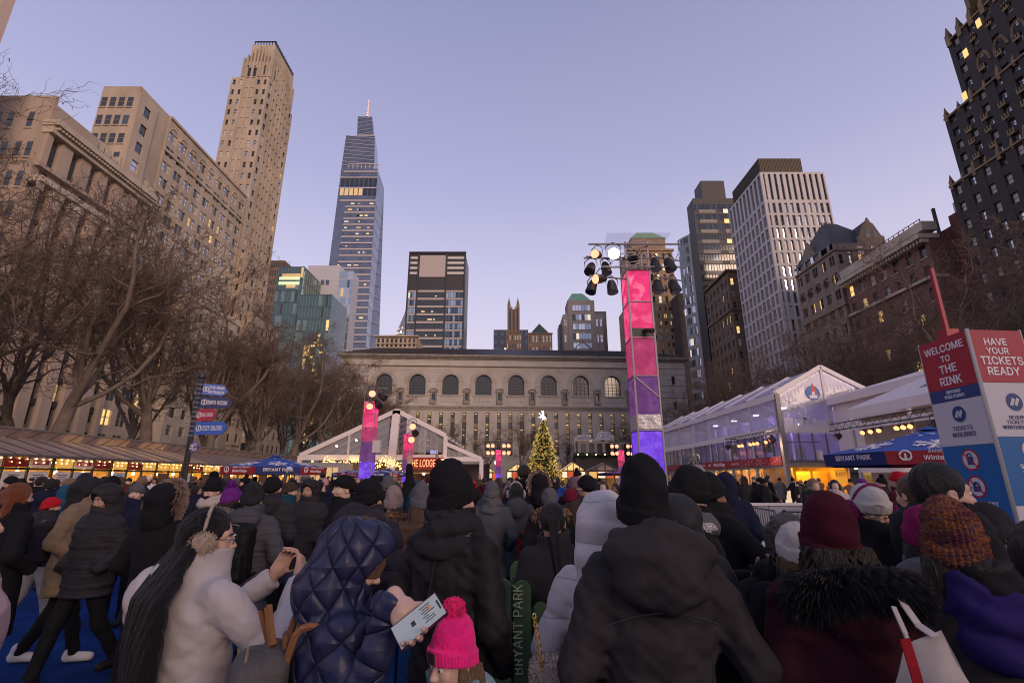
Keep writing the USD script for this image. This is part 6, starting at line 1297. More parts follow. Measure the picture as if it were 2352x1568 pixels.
MB().box(x0, x1, RY, RY + 5, 0, zt).build('wall', mat('restaurant_dark', (.05, .04, .035), .7), rs); MB().box(x0 + .8, x1, RY + 1, RY + 6, zt, zt + 3.4).build('upper_storey', mat('restaurant_stone', (.26, .23, .21), .8), rs)
for k in range(8): xx = lerp(x0 + 1.5, x1 - 1, k / 8); MB().box(xx, xx + 1.2, RY + .9, RY + .98, zt + .6, zt + 2.9).build('window', W_DARK, rs)
hd = MB(); R = np.random.default_rng(2)
for i in range(700): p = np.array([R.uniform(x0 - .3, x1), RY - .6 + R.uniform(-.5, .3), zt + R.uniform(-.3, .55)]); d = R.normal(0, .22, (3, 3)); hd.add(p + d, [[0, 1, 2]])
hd.build('hedge', mat('hedge_green', (.02, .03, .015), .9, var=.4, vscale=3), rs, kind='stuff')
for k in range(9): b_ = MB(); ico(b_, (lerp(x0 + .5, x1 - 1, k / 8), RY - 1.2, zt + .25), .13, 1); b_.build('terrace_lamp', BULB, rs)
gf = MB()
for (pa, pb, yt, yb) in ((1320, 1362, 1000, 1010), (1368, 1410, 992, 1009)):
    A0, B0 = atY(pa, yb, RY + 2), atY(pb, yb, RY + 2); A1, B1 = atY(pa + 8, yt, RY + 6), atY(pb - 10, yt, RY + 6); B0[2] = A0[2]; B1[2] = A1[2]
    for s, e in ((A0, B0), (A1, B1), (A0, A1), (B0, B1), (A0, A0 - [0, 0, 3]), (B0, B0 - [0, 0, 3])): gf.bar(s, e, .16)
    MB().poly([A0, B0, B1, A1]).build('glass_canopy', CLR, rs)
gf.build('canopy_frame', TFR, rs)
gl_ = thing('globe_lamp_post', 'small glowing globe lamp post beside the small light column', 'street lamp', (-3.6, 80, 0)); q = atY(1140, 1062, 80); MB().rod((q[0], 80, 0), (q[0], 80, q[2] - .2), .06, 8).build('post', BLK, gl_); b_ = MB(); ico(b_, q, .3, 2); b_.build('globe', glow('globe_bright', (1, .8, .5), em(5)), gl_, smooth=True)

# the lit lamps also throw light: stage lamps over the ice and on the near column
def throw(name, pos, target, inten, col, r=.15):
    L = UsdLux.DiskLight.Define(stage, '/World/' + name); pos, target = np.array(pos, float), np.array(target, float); d = target - pos; d /= np.linalg.norm(d)
    L.CreateRadiusAttr(r); L.CreateIntensityAttr(inten); L.CreateColorAttr(Gf.Vec3f(*col)); L.CreateNormalizeAttr(True)
    M = Gf.Matrix4d().SetLookAt(Gf.Vec3d(*pos), Gf.Vec3d(*target), Gf.Vec3d(0, 0, 1)).GetInverse(); L.AddTransformOp().Set(M)
OCOL = (1.0, .62, .46)
throw('stage_light', (15.4, 21.0, 3.75), (10, 19, 0), em(60), OCOL); throw('stage_light_001', (15.9, 33.0, 4.0), (9, 27, 0), em(80), OCOL)
# ================================================================ people: shapes from distance fields
def snet(f, lo, hi, h):
    """surface net of the zero level of f over a box"""
    lo, hi = np.asarray(lo, float), np.asarray(hi, float); n = np.ceil((hi - lo) / h).astype(int) + 1
    ax = [lo[k] + h * np.arange(n[k]) for k in range(3)]
    X, Y, Z = np.meshgrid(*[q.astype(np.float32) for q in ax], indexing='ij', sparse=True)
    D = np.ascontiguousarray(np.broadcast_to(f(X, Y, Z), n)).astype(np.float32)
    S = D < 0
    c = np.zeros(n - 1, np.int8)
    for i, j, k in np.ndindex(2, 2, 2): c += S[i:n[0] - 1 + i, j:n[1] - 1 + j, k:n[2] - 1 + k]
    act = (c > 0) & (c < 8); idx = np.argwhere(act)
    ID = np.full(n - 1, -1, np.int64); ID[act] = np.arange(len(idx))
    P = np.zeros((len(idx), 3)); W = np.zeros(len(idx))
    g = lambda o: D[idx[:, 0] + o[0], idx[:, 1] + o[1], idx[:, 2] + o[2]]
    for a in range(3):
        for b in np.ndindex(2, 2):
            o0 = list(b); o0.insert(a, 0); o1 = list(o0); o1[a] = 1
            d0, d1 = g(o0), g(o1); m = (d0 < 0) != (d1 < 0); t = np.where(m, d0 / np.where(m, d0 - d1, 1), 0)
            q = np.array(o0, float)[None].repeat(len(idx), 0); q[:, a] = t
            P += np.where(m[:, None], q, 0); W += m
    V = lo + h * (idx + P / W[:, None])
    F = []
    for a in range(3):
        b, c_ = (a + 1) % 3, (a + 2) % 3
        s0 = [slice(None)] * 3; s1 = [slice(None)] * 3; s0[a] = slice(0, -1); s1[a] = slice(1, None)
        e = S[tuple(s0)] != S[tuple(s1)]
        I = np.argwhere(e); I = I[(I[:, b] > 0) & (I[:, c_] > 0) & (I[:, b] < n[b] - 1) & (I[:, c_] < n[c_] - 1)]
        if not len(I): continue
        q = []
        for db, dc in ((1, 1), (0, 1), (0, 0), (1, 0)): J = I.copy(); J[:, b] -= db; J[:, c_] -= dc; q.append(ID[J[:, 0], J[:, 1], J[:, 2]])
        q = np.stack(q, 1); flip = ~S[I[:, 0], I[:, 1], I[:, 2]]; q[flip] = q[flip][:, ::-1]; F.append(q)
    F = np.vstack(F); return V, F
def smin(a, b, k):
    h = np.clip(.5 + .5 * (b - a) / k, 0, 1); return b * (1 - h) + a * h - k * h * (1 - h)
def ell(X, Y, Z, c, r):
    x, y, z = (X - c[0]) / r[0], (Y - c[1]) / r[1], (Z - c[2]) / r[2]; k = np.sqrt(x * x + y * y + z * z)
    k2 = np.sqrt((x / r[0]) ** 2 + (y / r[1]) ** 2 + (z / r[2]) ** 2) + 1e-9; return k * (k - 1) / k2
def cone(X, Y, Z, a, b, ra, rb, ret=False):
    a, b = np.asarray(a, float), np.asarray(b, float); d = b - a; L2 = d @ d + 1e-9
    t = np.clip(((X - a[0]) * d[0] + (Y - a[1]) * d[1] + (Z - a[2]) * d[2]) / L2, 0, 1)
    r = np.sqrt((X - a[0] - t * d[0]) ** 2 + (Y - a[1] - t * d[1]) ** 2 + (Z - a[2] - t * d[2]) ** 2) - (ra + (rb - ra) * t)
    return (r, t * math.sqrt(L2)) if ret else r
def prof(X, Y, Z, zs, A, B, OY=None):
    """upright body of elliptical sections given at heights zs"""
    a, b = np.interp(Z, zs, A), np.interp(Z, zs, B); oy = np.interp(Z, zs, OY) if OY is not None else 0
    k = np.sqrt((X / a) ** 2 + ((Y - oy) / b) ** 2); d = (k - 1) * np.minimum(a, b)
    return np.maximum(d, np.maximum(zs[0] - Z, Z - zs[-1]))
def puff(u, step, amp): return amp * (np.sqrt(np.abs(np.sin(np.pi * u / step))) - .6)
def wrin(X, Y, Z, amp, s=1.0, ph=0.):
    return wrin0(X, Y, Z, amp, s, ph) + amp * 1.1 * (.55 - np.abs(np.sin(8.5 * s * Z + 5.5 * s * X * np.sin(2.1 * ph + 1) + 1.6 * np.sin(6 * s * X + 4 * Y + ph) + .8 * np.sin(13 * s * Y - 5 * Z)))) - amp * .8 * np.exp(-((np.sin(7 * s * X - 6 * s * Z + 2 * np.sin(5 * s * Z + 3 * Y + ph)) / .22) ** 2))
def wrin0(X, Y, Z, amp, s=1.0, ph=0.):
    return amp * (np.sin(17 * s * X + 9 * s * Z + 2.2 * np.sin(7 * s * Y + 5 * Z + ph) + ph) * np.sin(11 * s * Z - 6 * s * X + 1.7 * np.sin(9 * s * Y + ph)) + .5 * np.sin(31 * s * (Z + .4 * X + .3 * Y) + 3 * np.sin(6 * s * X - 4 * Z + ph)))
ARMS = dict(down=((.275, -.03, 1.15), (.285, .05, .90)), pocket=((.315, -.07, 1.14), (.235, .13, .99)), phone=((.27, .05, 1.13), (.10, .29, 1.20)), photo=((.27, .17, 1.24), (.09, .40, 1.45)), raised=((.30, .08, 1.66), (.27, .14, 1.92)), out=((.40, .05, 1.24), (.58, .16, 1.12)), elbow=((.36, -.10, 1.16), (.25, .10, 1.0)), fwd=((.28, .12, 1.16), (.24, .40, 1.15)))
def arm_pts(p, s):
    e, w = ARMS[p] if isinstance(p, str) else p; k = .88 if isinstance(p, str) and p not in ('out', 'raised') else 1.0; return np.array([s * .172, -.005, 1.425]), np.array([e[0] * s * k, e[1], e[2]]), np.array([w[0] * s * k, w[1], w[2]])
def coat_mesh(h=.03, hem=.78, bulk=1.0, style='plain', arms=('pocket', 'pocket'), hood='down', flare=1.0, collar=True, female=False, seed=0.0, step=.10, fold=.004):
    w = bulk; sw = .93 if female else 1.0
    zs = [hem, .92, 1.05, 1.20, 1.34, 1.43, 1.50, 1.545]; zs = [z for z in zs if z >= hem]; n = len(zs); zf = np.array([.78, .92, 1.05, 1.20, 1.34, 1.43, 1.50, 1.545])
    A0 = np.array([.200, .196, .185 if not female else .172, .195, .203, .182, .110, .075]) * w * sw; B0 = np.array([.158, .158, .150, .158, .155, .128, .10, .078]) * (w * .96)
    A = list(np.interp(zs, zf, A0)); B = list(np.interp(zs, zf, B0)); A[0] = A0[0] * flare * (1.02 + max(0, .78 - hem) * .15); B[0] = B0[0] * flare * (1.02 + max(0, .78 - hem) * .2)
    OY = np.interp(zs, zf, np.array([0, 0, .005, 0, -.005, -.015, -.02, -.015]))
    ap = [arm_pts(arms[0], -1), arm_pts(arms[1], 1)]
    allp = np.array([q for a in ap for q in a]); 
    lo = np.array([min(-.30 * w * max(flare, 1), allp[:, 0].min() - .11 * w), -.32 * w, hem - .03]); hi = np.array([max(.30 * w * max(flare, 1), allp[:, 0].max() + .11 * w), max(.24 * w, allp[:, 1].max() + .11), max(1.66, allp[:, 2].max() + .08)])
    if hem < .7: lo[1] -= .08; hi[1] += .06
    def quilt(u, v):
        if style == 'puffer': return puff(v, step, .016)
        if style == 'diamond': return .0085 * ((np.abs(np.sin(np.pi * (u + v) / step)) * np.abs(np.sin(np.pi * (u - v) / step)) + 1e-6) ** .32 - .5)
        return 0
    def f(X, Y, Z):
        ang = np.arctan2(X, -Y)
        d = prof(X, Y, Z, zs, A, B, OY) - quilt(ang * .19, Z + 0 * X)
        for (s_, e_, w_) in ap:
            r0, r1, r2 = .071 * w, .064 * w, .050 * w
            a1, t1 = cone(X, Y, Z, s_, e_, r0, r1, True); a2, t2 = cone(X, Y, Z, e_, w_, r1, r2, True)
            if style != 'plain': a1 = a1 - quilt(np.arctan2(Y, X - s_[0]) * .08, t1); a2 = a2 - quilt(np.arctan2(Y, X - e_[0]) * .07, t2 + .02)
            arm = smin(a1, a2, .02)
            # cuff: cut flat at the wrist
            ax = (w_ - e_) / np.linalg.norm(w_ - e_); arm = np.maximum(arm, (X - w_[0]) * ax[0] + (Y - w_[1]) * ax[1] + (Z - w_[2]) * ax[2] - .012)
            d = smin(d, arm, .045)
        if collar: 
            rr = np.sqrt((X / .088) ** 2 + ((Y + .012) / .098) ** 2); cl = np.abs((rr - 1) * .088) - .018; cl = np.maximum(cl, np.maximum(1.44 - Z, Z - (1.575 + .02 * np.sin(ang)))); d = smin(d, cl - .004, .025)
        if hood == 'down': hd = ell(X, Y, Z, (0, -.135, 1.475), (.150, .085, .095)); hd = smin(hd, ell(X, Y, Z, (0, -.155, 1.40), (.115, .06, .085)), .05); d = smin(d, hd, .02)
        if hood == 'big': 
            hd = ell(X, Y, Z, (0, -.13, 1.50), (.190, .105, .115)); hd = smin(hd, ell(X, Y, Z, (0, -.16, 1.41), (.15, .08, .09)), .04); hd = np.maximum(hd, -ell(X, Y, Z, (0, -.03, 1.60), (.13, .11, .12))); d = smin(d, hd - wrin(X, Y, Z, .006, 1.4, seed), .014)
        d = d - wrin(X, Y, Z, fold * .7, 1.2, seed) - wrin(X, Y, Z, fold * .6, 2.3, seed + 2) - (wrin(X, Y, Z, fold * .4, 4.4, seed + 5) if h < .013 else 0)
        return d
    return snet(f, lo, hi, h)
def legs_mesh(h=.03, stance=((-.095, .0), (.10, .02)), wide=1.0, top=.98, seed=0., lift=(0, 0)):
    """trousers; stance = (x, y) of each foot"""
    pts = []
    for k, (x, y) in enumerate(stance): s = -1 if k == 0 else 1; pts.append((np.array([s * .092, 0, .90]), np.array([s * .095 + (x - s * .095) * .5, y * .45 + .03 + lift[k] * .3, .49]), np.array([x, y - .02 - lift[k] * .3, .075 + lift[k]])))
    ap = np.array([q for a in pts for q in a]); lo, hi = ap.min(0) - [.17, .17, .04], ap.max(0) + [.17, .17, .0]; hi[2] = top; lo[2] = .0
    def f(X, Y, Z):
        d = ell(X, Y, Z, (0, 0, .93), (.17, .13, .13))
        for k, (a, b, c) in enumerate(pts): l = smin(cone(X, Y, Z, a, b, .092, .068 * wide), cone(X, Y, Z, b, c, .068 * wide, .058 * wide), .03); l = np.maximum(l, c[2] - .03 - Z); d = smin(d, l, .02)
        return np.maximum(d, Z - top + .01) - wrin(X, Y, Z, .005, 1.3, seed)
    return snet(f, lo, hi, h)
def shoes_mesh(h=.02, stance=((-.095, .0), (.10, .02)), lift=(0, 0), yaw=0):
    V, F, n = [], [], 0
    for k, (x, y) in enumerate(stance):
        f = lambda X, Y, Z: np.maximum(smin(cone(X, Y, Z, (x, y - .05, .05), (x, y + .13, .042), .05, .043), cone(X, Y, Z, (x, y - .05, .06), (x, y - .035, .13), .045, .05), .03), -Z + .004)
        v, q = snet(f, (x - .1, y - .13, -.02), (x + .1, y + .22, .2), h); v[:, 2] += lift[k]; V.append(v); F.append(q + n); n += len(v)
    return np.vstack(V), np.vstack(F)
# heads are modelled about the point between the eyes, face towards +y
def head_sdf(X, Y, Z):
    d = smin(ell(X, Y, Z, (0, -.012, .035), (.076, .097, .088)), ell(X, Y, Z, (0, .018, -.038), (.060, .074, .085)), .03)
    d = smin(d, cone(X, Y, Z, (-.012, .066, -.092), (.012, .066, -.092), .023, .023), .025)
    d = smin(d, cone(X, Y, Z, (-.036, .074, .020), (.036, .074, .020), .012, .012), .02)
    for s in (-1, 1):
        e = cone(X, Y, Z, (s * .030, .098, .0), (s * .034, .096, .0), .013, .012); d = -smin(-d, e, .012) if True else d
        d = smin(d, ell(X, Y, Z, (s * .040, .064, -.032), (.022, .02, .02)), .02)
        d = smin(d, np.maximum(ell(X, Y, Z, (s * .080, -.008, -.012), (.012, .022, .033)), -ell(X, Y, Z, (s * .092, .0, -.01), (.010, .012, .02))), .006)
    d = smin(d, cone(X, Y, Z, (0, .086, .006), (0, .106, -.030), .008, .0125), .012); 
    for s in (-1, 1): d = smin(d, ell(X, Y, Z, (s * .011, .098, -.034), (.009, .010, .008)), .006)
    d = smin(d, cone(X, Y, Z, (-.019, .083, -.059), (.019, .083, -.059), .006, .006), .008); d = smin(d, cone(X, Y, Z, (-.016, .082, -.071), (.016, .082, -.071), .0065, .0065), .008)
    d = -smin(-d, cone(X, Y, Z, (-.022, .091, -.065), (.022, .091, -.065), .0022, .0022), .003)
    return smin(d, cone(X, Y, Z, (0, -.02, -.08), (0, -.035, -.23), .052, .058), .03)
def head_mesh(h): return snet(head_sdf, (-.11, -.13, -.24), (.11, .13, .14), h)
def hair_mesh(h, kind='short', seed=0., cap=False):
    L = {'short': -.08, 'bob': -.20, 'long': -.42, 'verylong': -.62, 'pony': -.30, 'curly': -.12}[kind]
    def f(X, Y, Z):
        d = ell(X, Y, Z, (0, -.020, .036), (.089, .104, .102)); d = np.maximum(d, -(ell(X, Y, Z, (0, .085, -.055), (.078, .085, .105)))); d = np.maximum(d, -(Z + .085 - np.clip(-Y, 0, .1) * .3)) if kind in ('short',) else d
        if kind in ('bob', 'long', 'verylong', 'curly'):
            wd = .095 if kind != 'verylong' else .085
            b = np.sqrt(np.maximum(np.abs(X) - wd * .55, 0) ** 2 + (Y + .075 + .07 * np.clip(-Z, 0, .6)) ** 2); b = b - (.045 - .02 * np.clip((-Z - .1) * 2, 0, 1)); b = np.maximum(b, np.maximum(L + .04 * np.sin(X * 60 + seed) - Z, Z - .05)); d = smin(d, b, .04)
            for s in (-1, 1): d = smin(d, cone(X, Y, Z, (s * .078, .0, .02), (s * .092, -.005, max(L, -.28)), .026, .022), .03)
        if kind == 'pony': d = smin(d, cone(X, Y, Z, (0, -.12, .02), (0.03, -.17, L), .035, .02), .03)
        if cap: d = np.maximum(d + .012 * np.clip((Z + .06) / .06, 0, 1), Z - (.0 + .28 * Y))
        am = .0022 if kind != 'curly' else .016
        return d - (am * np.sin(X * 210 + 5 * np.sin(Z * 13 + seed) + 60 * Y) if kind != 'curly' else am * np.sin(X * 85 + 3 * np.sin(Z * 60)) * np.sin(Y * 80 + 2 * np.sin(X * 50)) * np.sin(Z * 75 + seed))
    return snet(f, (-.15, -.25, L - .08), (.15, .15, .17), h)
def beanie_mesh(h, kind='beanie', seed=0., tall=0.0, rib=.0018, low=.0):
    def f(X, Y, Z):
        d = ell(X, Y, Z, (0, -.014, .045), (.089, .108, .098 + tall * .6)); 
        if tall: d = smin(d, ell(X, Y, Z, (0.0, -.03, .10 + tall * .55), (.06, .072, .055 + tall * .5)), .05)
        zc = -.005 - low + .28 * Y                                # rim: lower at the back
        rr = np.sqrt((X / .091) ** 2 + ((Y + .012) / .110) ** 2); cuff = np.maximum((rr - 1) * .094 - .006, np.abs(Z - zc - .028) - .030); d = smin(d, cuff, .008)
        d = np.maximum(d, zc - .003 - Z)
        a = np.arctan2(X, Y); return d - rib * np.sin(a * 44) - wrin(X, Y, Z, .0035, 2.2, seed) * (Z > zc + .05)
    return snet(f, (-.13, -.15, -.08), (.13, .14, .20 + tall * 1.3), h)
def hood_mesh(h, big=1.0, style='plain', seed=0., step=.085, open_=1.0, peak=.02):
    def f(X, Y, Z):
        d = smin(ell(X, Y, Z, (0, -.03, .03), (.118 * big, .140 * big, .132 * big)), ell(X, Y, Z, (0, -.055, -.13), (.125 * big, .115 * big, .14)), .07)
        d = smin(d, ell(X, Y, Z, (0, .05, .085), (.075, .07, .055 + peak)), .05)
        if style == 'diamond': u = np.arctan2(X, -Y) * .13; d = d - .0085 * ((np.abs(np.sin(np.pi * (u + Z) / step)) * np.abs(np.sin(np.pi * (u - Z) / step)) + 1e-6) ** .32 - .5)
        if style == 'puffer': d = d - puff(Z + .35 * Y, step, .006)
        d = d - wrin(X, Y, Z, .005, 1.6, seed)
        d = np.maximum(d, -ell(X, Y, Z, (0, .125, -.035), (.088 * open_, .13, .115 * open_)))
        return np.maximum(d, -.24 - Z)
    return snet(f, (-.17 * big, -.21 * big, -.26), (.17 * big, .16 * big, .21 * big), h)
def scarf_mesh(h, seed=0., big=1.0):
    def f(X, Y, Z):
        d = 9.
        for k, (z, r, t) in enumerate(((1.455, .118, .034), (1.50, .106, .032), (1.545, .094, .028))):
            rr = np.sqrt(X ** 2 + ((Y + .01) * .95) ** 2); zz = Z - z - .02 * np.sin(np.arctan2(Y, X) * 1 + k * 1.7 + seed); d = smin(d, np.sqrt((rr - r * big) ** 2 + (zz * .8) ** 2) - t, .012) if k else np.sqrt((rr - r * big) ** 2 + (zz * .8) ** 2) - t
        return d - wrin(X, Y, Z, .004, 2.2, seed)
    return snet(f, (-.2 * big, -.2 * big, 1.38), (.2 * big, .2 * big, 1.64), h)
def fur_on(pts, nrm, n, L, R, w=.006):
    """tufts of fur standing on points"""
    i = R.integers(0, len(pts), n); p = pts[i]; d = nrm[i] + R.normal(0, .45, (n, 3)); d /= np.linalg.norm(d, axis=1, keepdims=True); s = np.cross(d, R.normal(0, 1, (n, 3))); s /= np.linalg.norm(s, axis=1, keepdims=True)
    l = L * R.uniform(.6, 1.2, (n, 1)); m = p + d * l * .55 + np.array([0, 0, -.06]) * l; e = p + d * l * .9 + np.array([0, 0, -.45]) * l
    return np.stack([p - s * w, p + s * w, m + s * w * .8, e], 1).reshape(-1, 3), np.concatenate([np.stack([4 * np.arange(n), 4 * np.arange(n) + 1, 4 * np.arange(n) + 2], 1), np.stack([4 * np.arange(n), 4 * np.arange(n) + 2, 4 * np.arange(n) + 3], 1)])
def hand_mesh(h, wrist, fdir, nrm, side, curl=.6, spread=.1, thumb=.6):
    """palm, four fingers bent by curl, and a thumb leaving the side of the palm; fdir: towards the fingers, nrm: out of the back of the hand"""
    fd = np.asarray(fdir, float); fd /= np.linalg.norm(fd); nr = np.asarray(nrm, float); nr = nr - fd * (nr @ fd); nr /= np.linalg.norm(nr); sd = np.cross(fd, nr) * side
    o = np.asarray(wrist, float); segs = [(o - fd * .04, o + fd * .02, .026, .030, 0)]
    for k in range(4): b = sd * (.028 - .0187 * k); segs.append((o + fd * .01 + b * .8, o + fd * .085 + b, .017, .0135, 0))
    for k in range(4):
        b = o + fd * (.088 - .006 * abs(k - 1.3)) + sd * (.028 - .0187 * k); L = (.040, .045, .042, .033)[k]; d = fd + sd * spread * (1.5 - k) * .4; d /= np.linalg.norm(d); r = .0092 - .0007 * (k == 3)
        for j in range(3): c = curl * (.55, 1.0, .8)[j]; d = d * math.cos(c) - nr * math.sin(c); q = b + d * L * (1, .68, .52)[j]; segs.append((b, q, r * (1 - .08 * j), r * (.92 - .08 * j), k + 1)); b = q
    b = o + fd * .025 + sd * .028; d = fd * .65 + sd * .75 - nr * .25
    for j in range(2): d /= np.linalg.norm(d); q = b + d * (.042, .032)[j]; segs.append((b, q, .0125 - .002 * j, .0105 - .002 * j, 6)); b = q; d = d + (fd * .5 - nr * .5 - sd * .6) * thumb
    al = np.array([s_[0] for s_ in segs] + [s_[1] for s_ in segs])
    def f(X, Y, Z):
        palm = None; dd = None
        for a, b, ra, rb, g in segs:
            c = cone(X, Y, Z, a, b, ra, rb)
            if g == 0: palm = c if palm is None else smin(palm, c, .012)
            else: dd = c if dd is None else np.minimum(dd, c) if True else 0
        return smin(palm, dd, .006)
    return snet(f, al.min(0) - .04, al.max(0) + .04, h)
CACHE = {}
def cached(fn, *a, **k):
    key = (fn.__name__, a, tuple(sorted((q, str(v)) for q, v in k.items())))
    if key not in CACHE: CACHE[key] = fn(*a, **k)
    return CACHE[key]
def vnorm(v, f):
    n = np.zeros_like(v); fn_ = np.cross(v[f[:, 2]] - v[f[:, 0]], v[f[:, 3 if f.shape[1] == 4 else 1]] - v[f[:, 1]]) if f.shape[1] == 4 else np.cross(v[f[:, 1]] - v[f[:, 0]], v[f[:, 2]] - v[f[:, 0]])
    for k in range(f.shape[1]): np.add.at(n, f[:, k], fn_)
    return n / np.maximum(np.linalg.norm(n, axis=1, keepdims=True), 1e-9)
def cloth(name, col, rough=.8, bump=.0, bscale=120, sheen=.0, var=.12, vscale=5, spec=.16): return mat('cloth_' + name, col, rough, var=var, vscale=vscale, bump=bump, bscale=bscale, sheen=sheen, spec=spec, obj=True)
SKIN = [mat('skin_%d' % i, c, .5, var=.1, vscale=18, obj=True, spec=.4) for i, c in enumerate(((.52, .31, .22), (.40, .23, .15), (.22, .115, .07), (.58, .37, .28)))]
HAIRM = {k: mat('hair_' + k, c, .5, var=.45, vscale=30, bump=.9, bscale=45, obj=True, stretch=(4, 4, .35)) for k, c in dict(black=(.011, .009, .009), brown=(.05, .028, .018), dark_brown=(.026, .016, .012), blonde=(.27, .17, .085), light_brown=(.12, .066, .034), red=(.26, .07, .02), grey=(.10, .09, .085)).items()}
EYE = mat('eye_dark', (.02, .014, .012), .2); EYEW = mat('eye_white', (.6, .57, .54), .3); SHOE = {'black': cloth('shoe_black', (.015, .014, .014), .5), 'white': cloth('shoe_white', (.55, .53, .52), .6), 'brown': cloth('shoe_brown', (.07, .035, .02), .6)}
HANDS = dict(down=lambda q: ((q * .25, .06, .875), (0, .15, -1), (q, 0, 0), -q, .35), phone=lambda q: ((q * .085, .31, 1.21), (-q * .35, .75, .55), (q * .6, .2, -.5), -q, .8), raised=lambda q: ((q * .268, .145, 1.945), (-q * .1, .15, 1), (q * .3, -1, .1), -q, .7), out=lambda q: ((q * .60, .17, 1.105), (q, .4, -.5), (0, .3, 1), -q, .3), fwd=lambda q: ((q * .21, .42, 1.15), (-q * .1, 1, .1), (q, 0, .4), -q, .6))
COL = dict(black=(.010, .0095, .011), charcoal=(.026, .024, .027), navy=(.012, .014, .034), grey=(.095, .092, .10), light_grey=(.22, .21, .215), brown=(.055, .034, .025), burgundy=(.055, .008, .014), olive=(.05, .047, .03), teal=(.012, .05, .075), beige=(.27, .20, .135), red=(.42, .012, .022), white=(.56, .50, .485), cream=(.45, .38, .32), pink=(.50, .24, .24), purple=(.14, .02, .19), blue=(.02, .07, .26), camel=(.22, .13, .07), magenta=(.28, .012, .11), hot_pink=(.95, .012, .22), rust=(.20, .05, .02), jeans=(.035, .06, .13), mustard=(.40, .20, .03))
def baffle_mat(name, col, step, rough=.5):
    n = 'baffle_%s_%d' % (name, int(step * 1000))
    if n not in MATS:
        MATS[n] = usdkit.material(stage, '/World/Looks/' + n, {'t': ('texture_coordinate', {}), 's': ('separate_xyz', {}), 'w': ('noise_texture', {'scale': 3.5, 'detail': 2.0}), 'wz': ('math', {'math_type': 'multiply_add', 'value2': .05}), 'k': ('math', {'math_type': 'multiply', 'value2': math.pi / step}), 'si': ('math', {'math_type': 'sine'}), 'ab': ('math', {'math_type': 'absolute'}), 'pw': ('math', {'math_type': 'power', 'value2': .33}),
            'n': ('noise_texture', {'scale': 8.0, 'detail': 4.0, 'distortion': 1.6}), 'mp': ('mapping', {'scale': (2.2, 2.2, .7)}), 'sum': ('math', {'math_type': 'multiply_add', 'value2': .5}), 'bp': ('bump', {'strength': .6, 'distance': .014}), 'r': ('rgb_ramp', {'ramp': [(.0, tuple(np.array(col) * .5)), (.4, tuple(col)), (1.0, tuple(np.array(col) * 1.1))]}), 'p': ('principled_bsdf', {'roughness': .68, 'specular_ior_level': .14})},  # groove shade put into the colour: seams darker, crests paler
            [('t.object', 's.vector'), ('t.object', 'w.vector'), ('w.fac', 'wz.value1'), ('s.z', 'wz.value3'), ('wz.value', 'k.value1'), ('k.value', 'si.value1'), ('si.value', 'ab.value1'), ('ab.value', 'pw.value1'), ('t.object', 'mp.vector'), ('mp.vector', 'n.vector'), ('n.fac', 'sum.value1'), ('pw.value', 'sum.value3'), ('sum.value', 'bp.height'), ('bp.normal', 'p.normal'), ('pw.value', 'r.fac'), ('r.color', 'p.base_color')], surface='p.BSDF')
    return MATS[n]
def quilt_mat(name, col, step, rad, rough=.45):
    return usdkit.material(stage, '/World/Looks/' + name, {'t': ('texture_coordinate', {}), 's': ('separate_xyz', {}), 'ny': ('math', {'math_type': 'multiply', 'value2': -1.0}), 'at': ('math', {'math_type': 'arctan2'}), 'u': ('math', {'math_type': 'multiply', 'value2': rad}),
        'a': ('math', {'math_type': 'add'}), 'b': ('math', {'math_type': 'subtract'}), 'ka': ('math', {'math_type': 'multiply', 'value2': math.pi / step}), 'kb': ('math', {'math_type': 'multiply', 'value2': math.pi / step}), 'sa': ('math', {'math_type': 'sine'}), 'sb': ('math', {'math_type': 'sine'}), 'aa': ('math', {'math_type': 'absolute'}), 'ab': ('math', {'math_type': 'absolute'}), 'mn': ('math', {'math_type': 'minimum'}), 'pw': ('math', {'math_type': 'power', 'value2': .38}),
        'n': ('noise_texture', {'scale': 9.0, 'detail': 4.0, 'distortion': 1.2}), 'sum': ('math', {'math_type': 'multiply_add', 'value2': .35}), 'bp': ('bump', {'strength': 1.0, 'distance': .016}), 'r': ('rgb_ramp', {'ramp': [(.0, tuple(np.array(col) * .25)), (.35, col), (1.0, tuple(np.array(col) * 1.15))]}), 'p': ('principled_bsdf', {'roughness': rough, 'specular_ior_level': .4})},  # shade of the stitched grooves painted into the colour with the bump
        [('t.object', 's.vector'), ('s.y', 'ny.value1'), ('s.x', 'at.value1'), ('ny.value', 'at.value2'), ('at.value', 'u.value1'), ('u.value', 'a.value1'), ('s.z', 'a.value2'), ('u.value', 'b.value1'), ('s.z', 'b.value2'), ('a.value', 'ka.value1'), ('b.value', 'kb.value1'), ('ka.value', 'sa.value1'), ('kb.value', 'sb.value1'), ('sa.value', 'aa.value1'), ('sb.value', 'ab.value1'), ('aa.value', 'mn.value1'), ('ab.value', 'mn.value2'), ('mn.value', 'pw.value1'), ('t.object', 'n.vector'), ('n.fac', 'sum.value1'), ('pw.value', 'sum.value3'), ('sum.value', 'bp.height'), ('bp.normal', 'p.normal'), ('pw.value', 'r.fac'), ('r.color', 'p.base_color')], surface='p.BSDF')
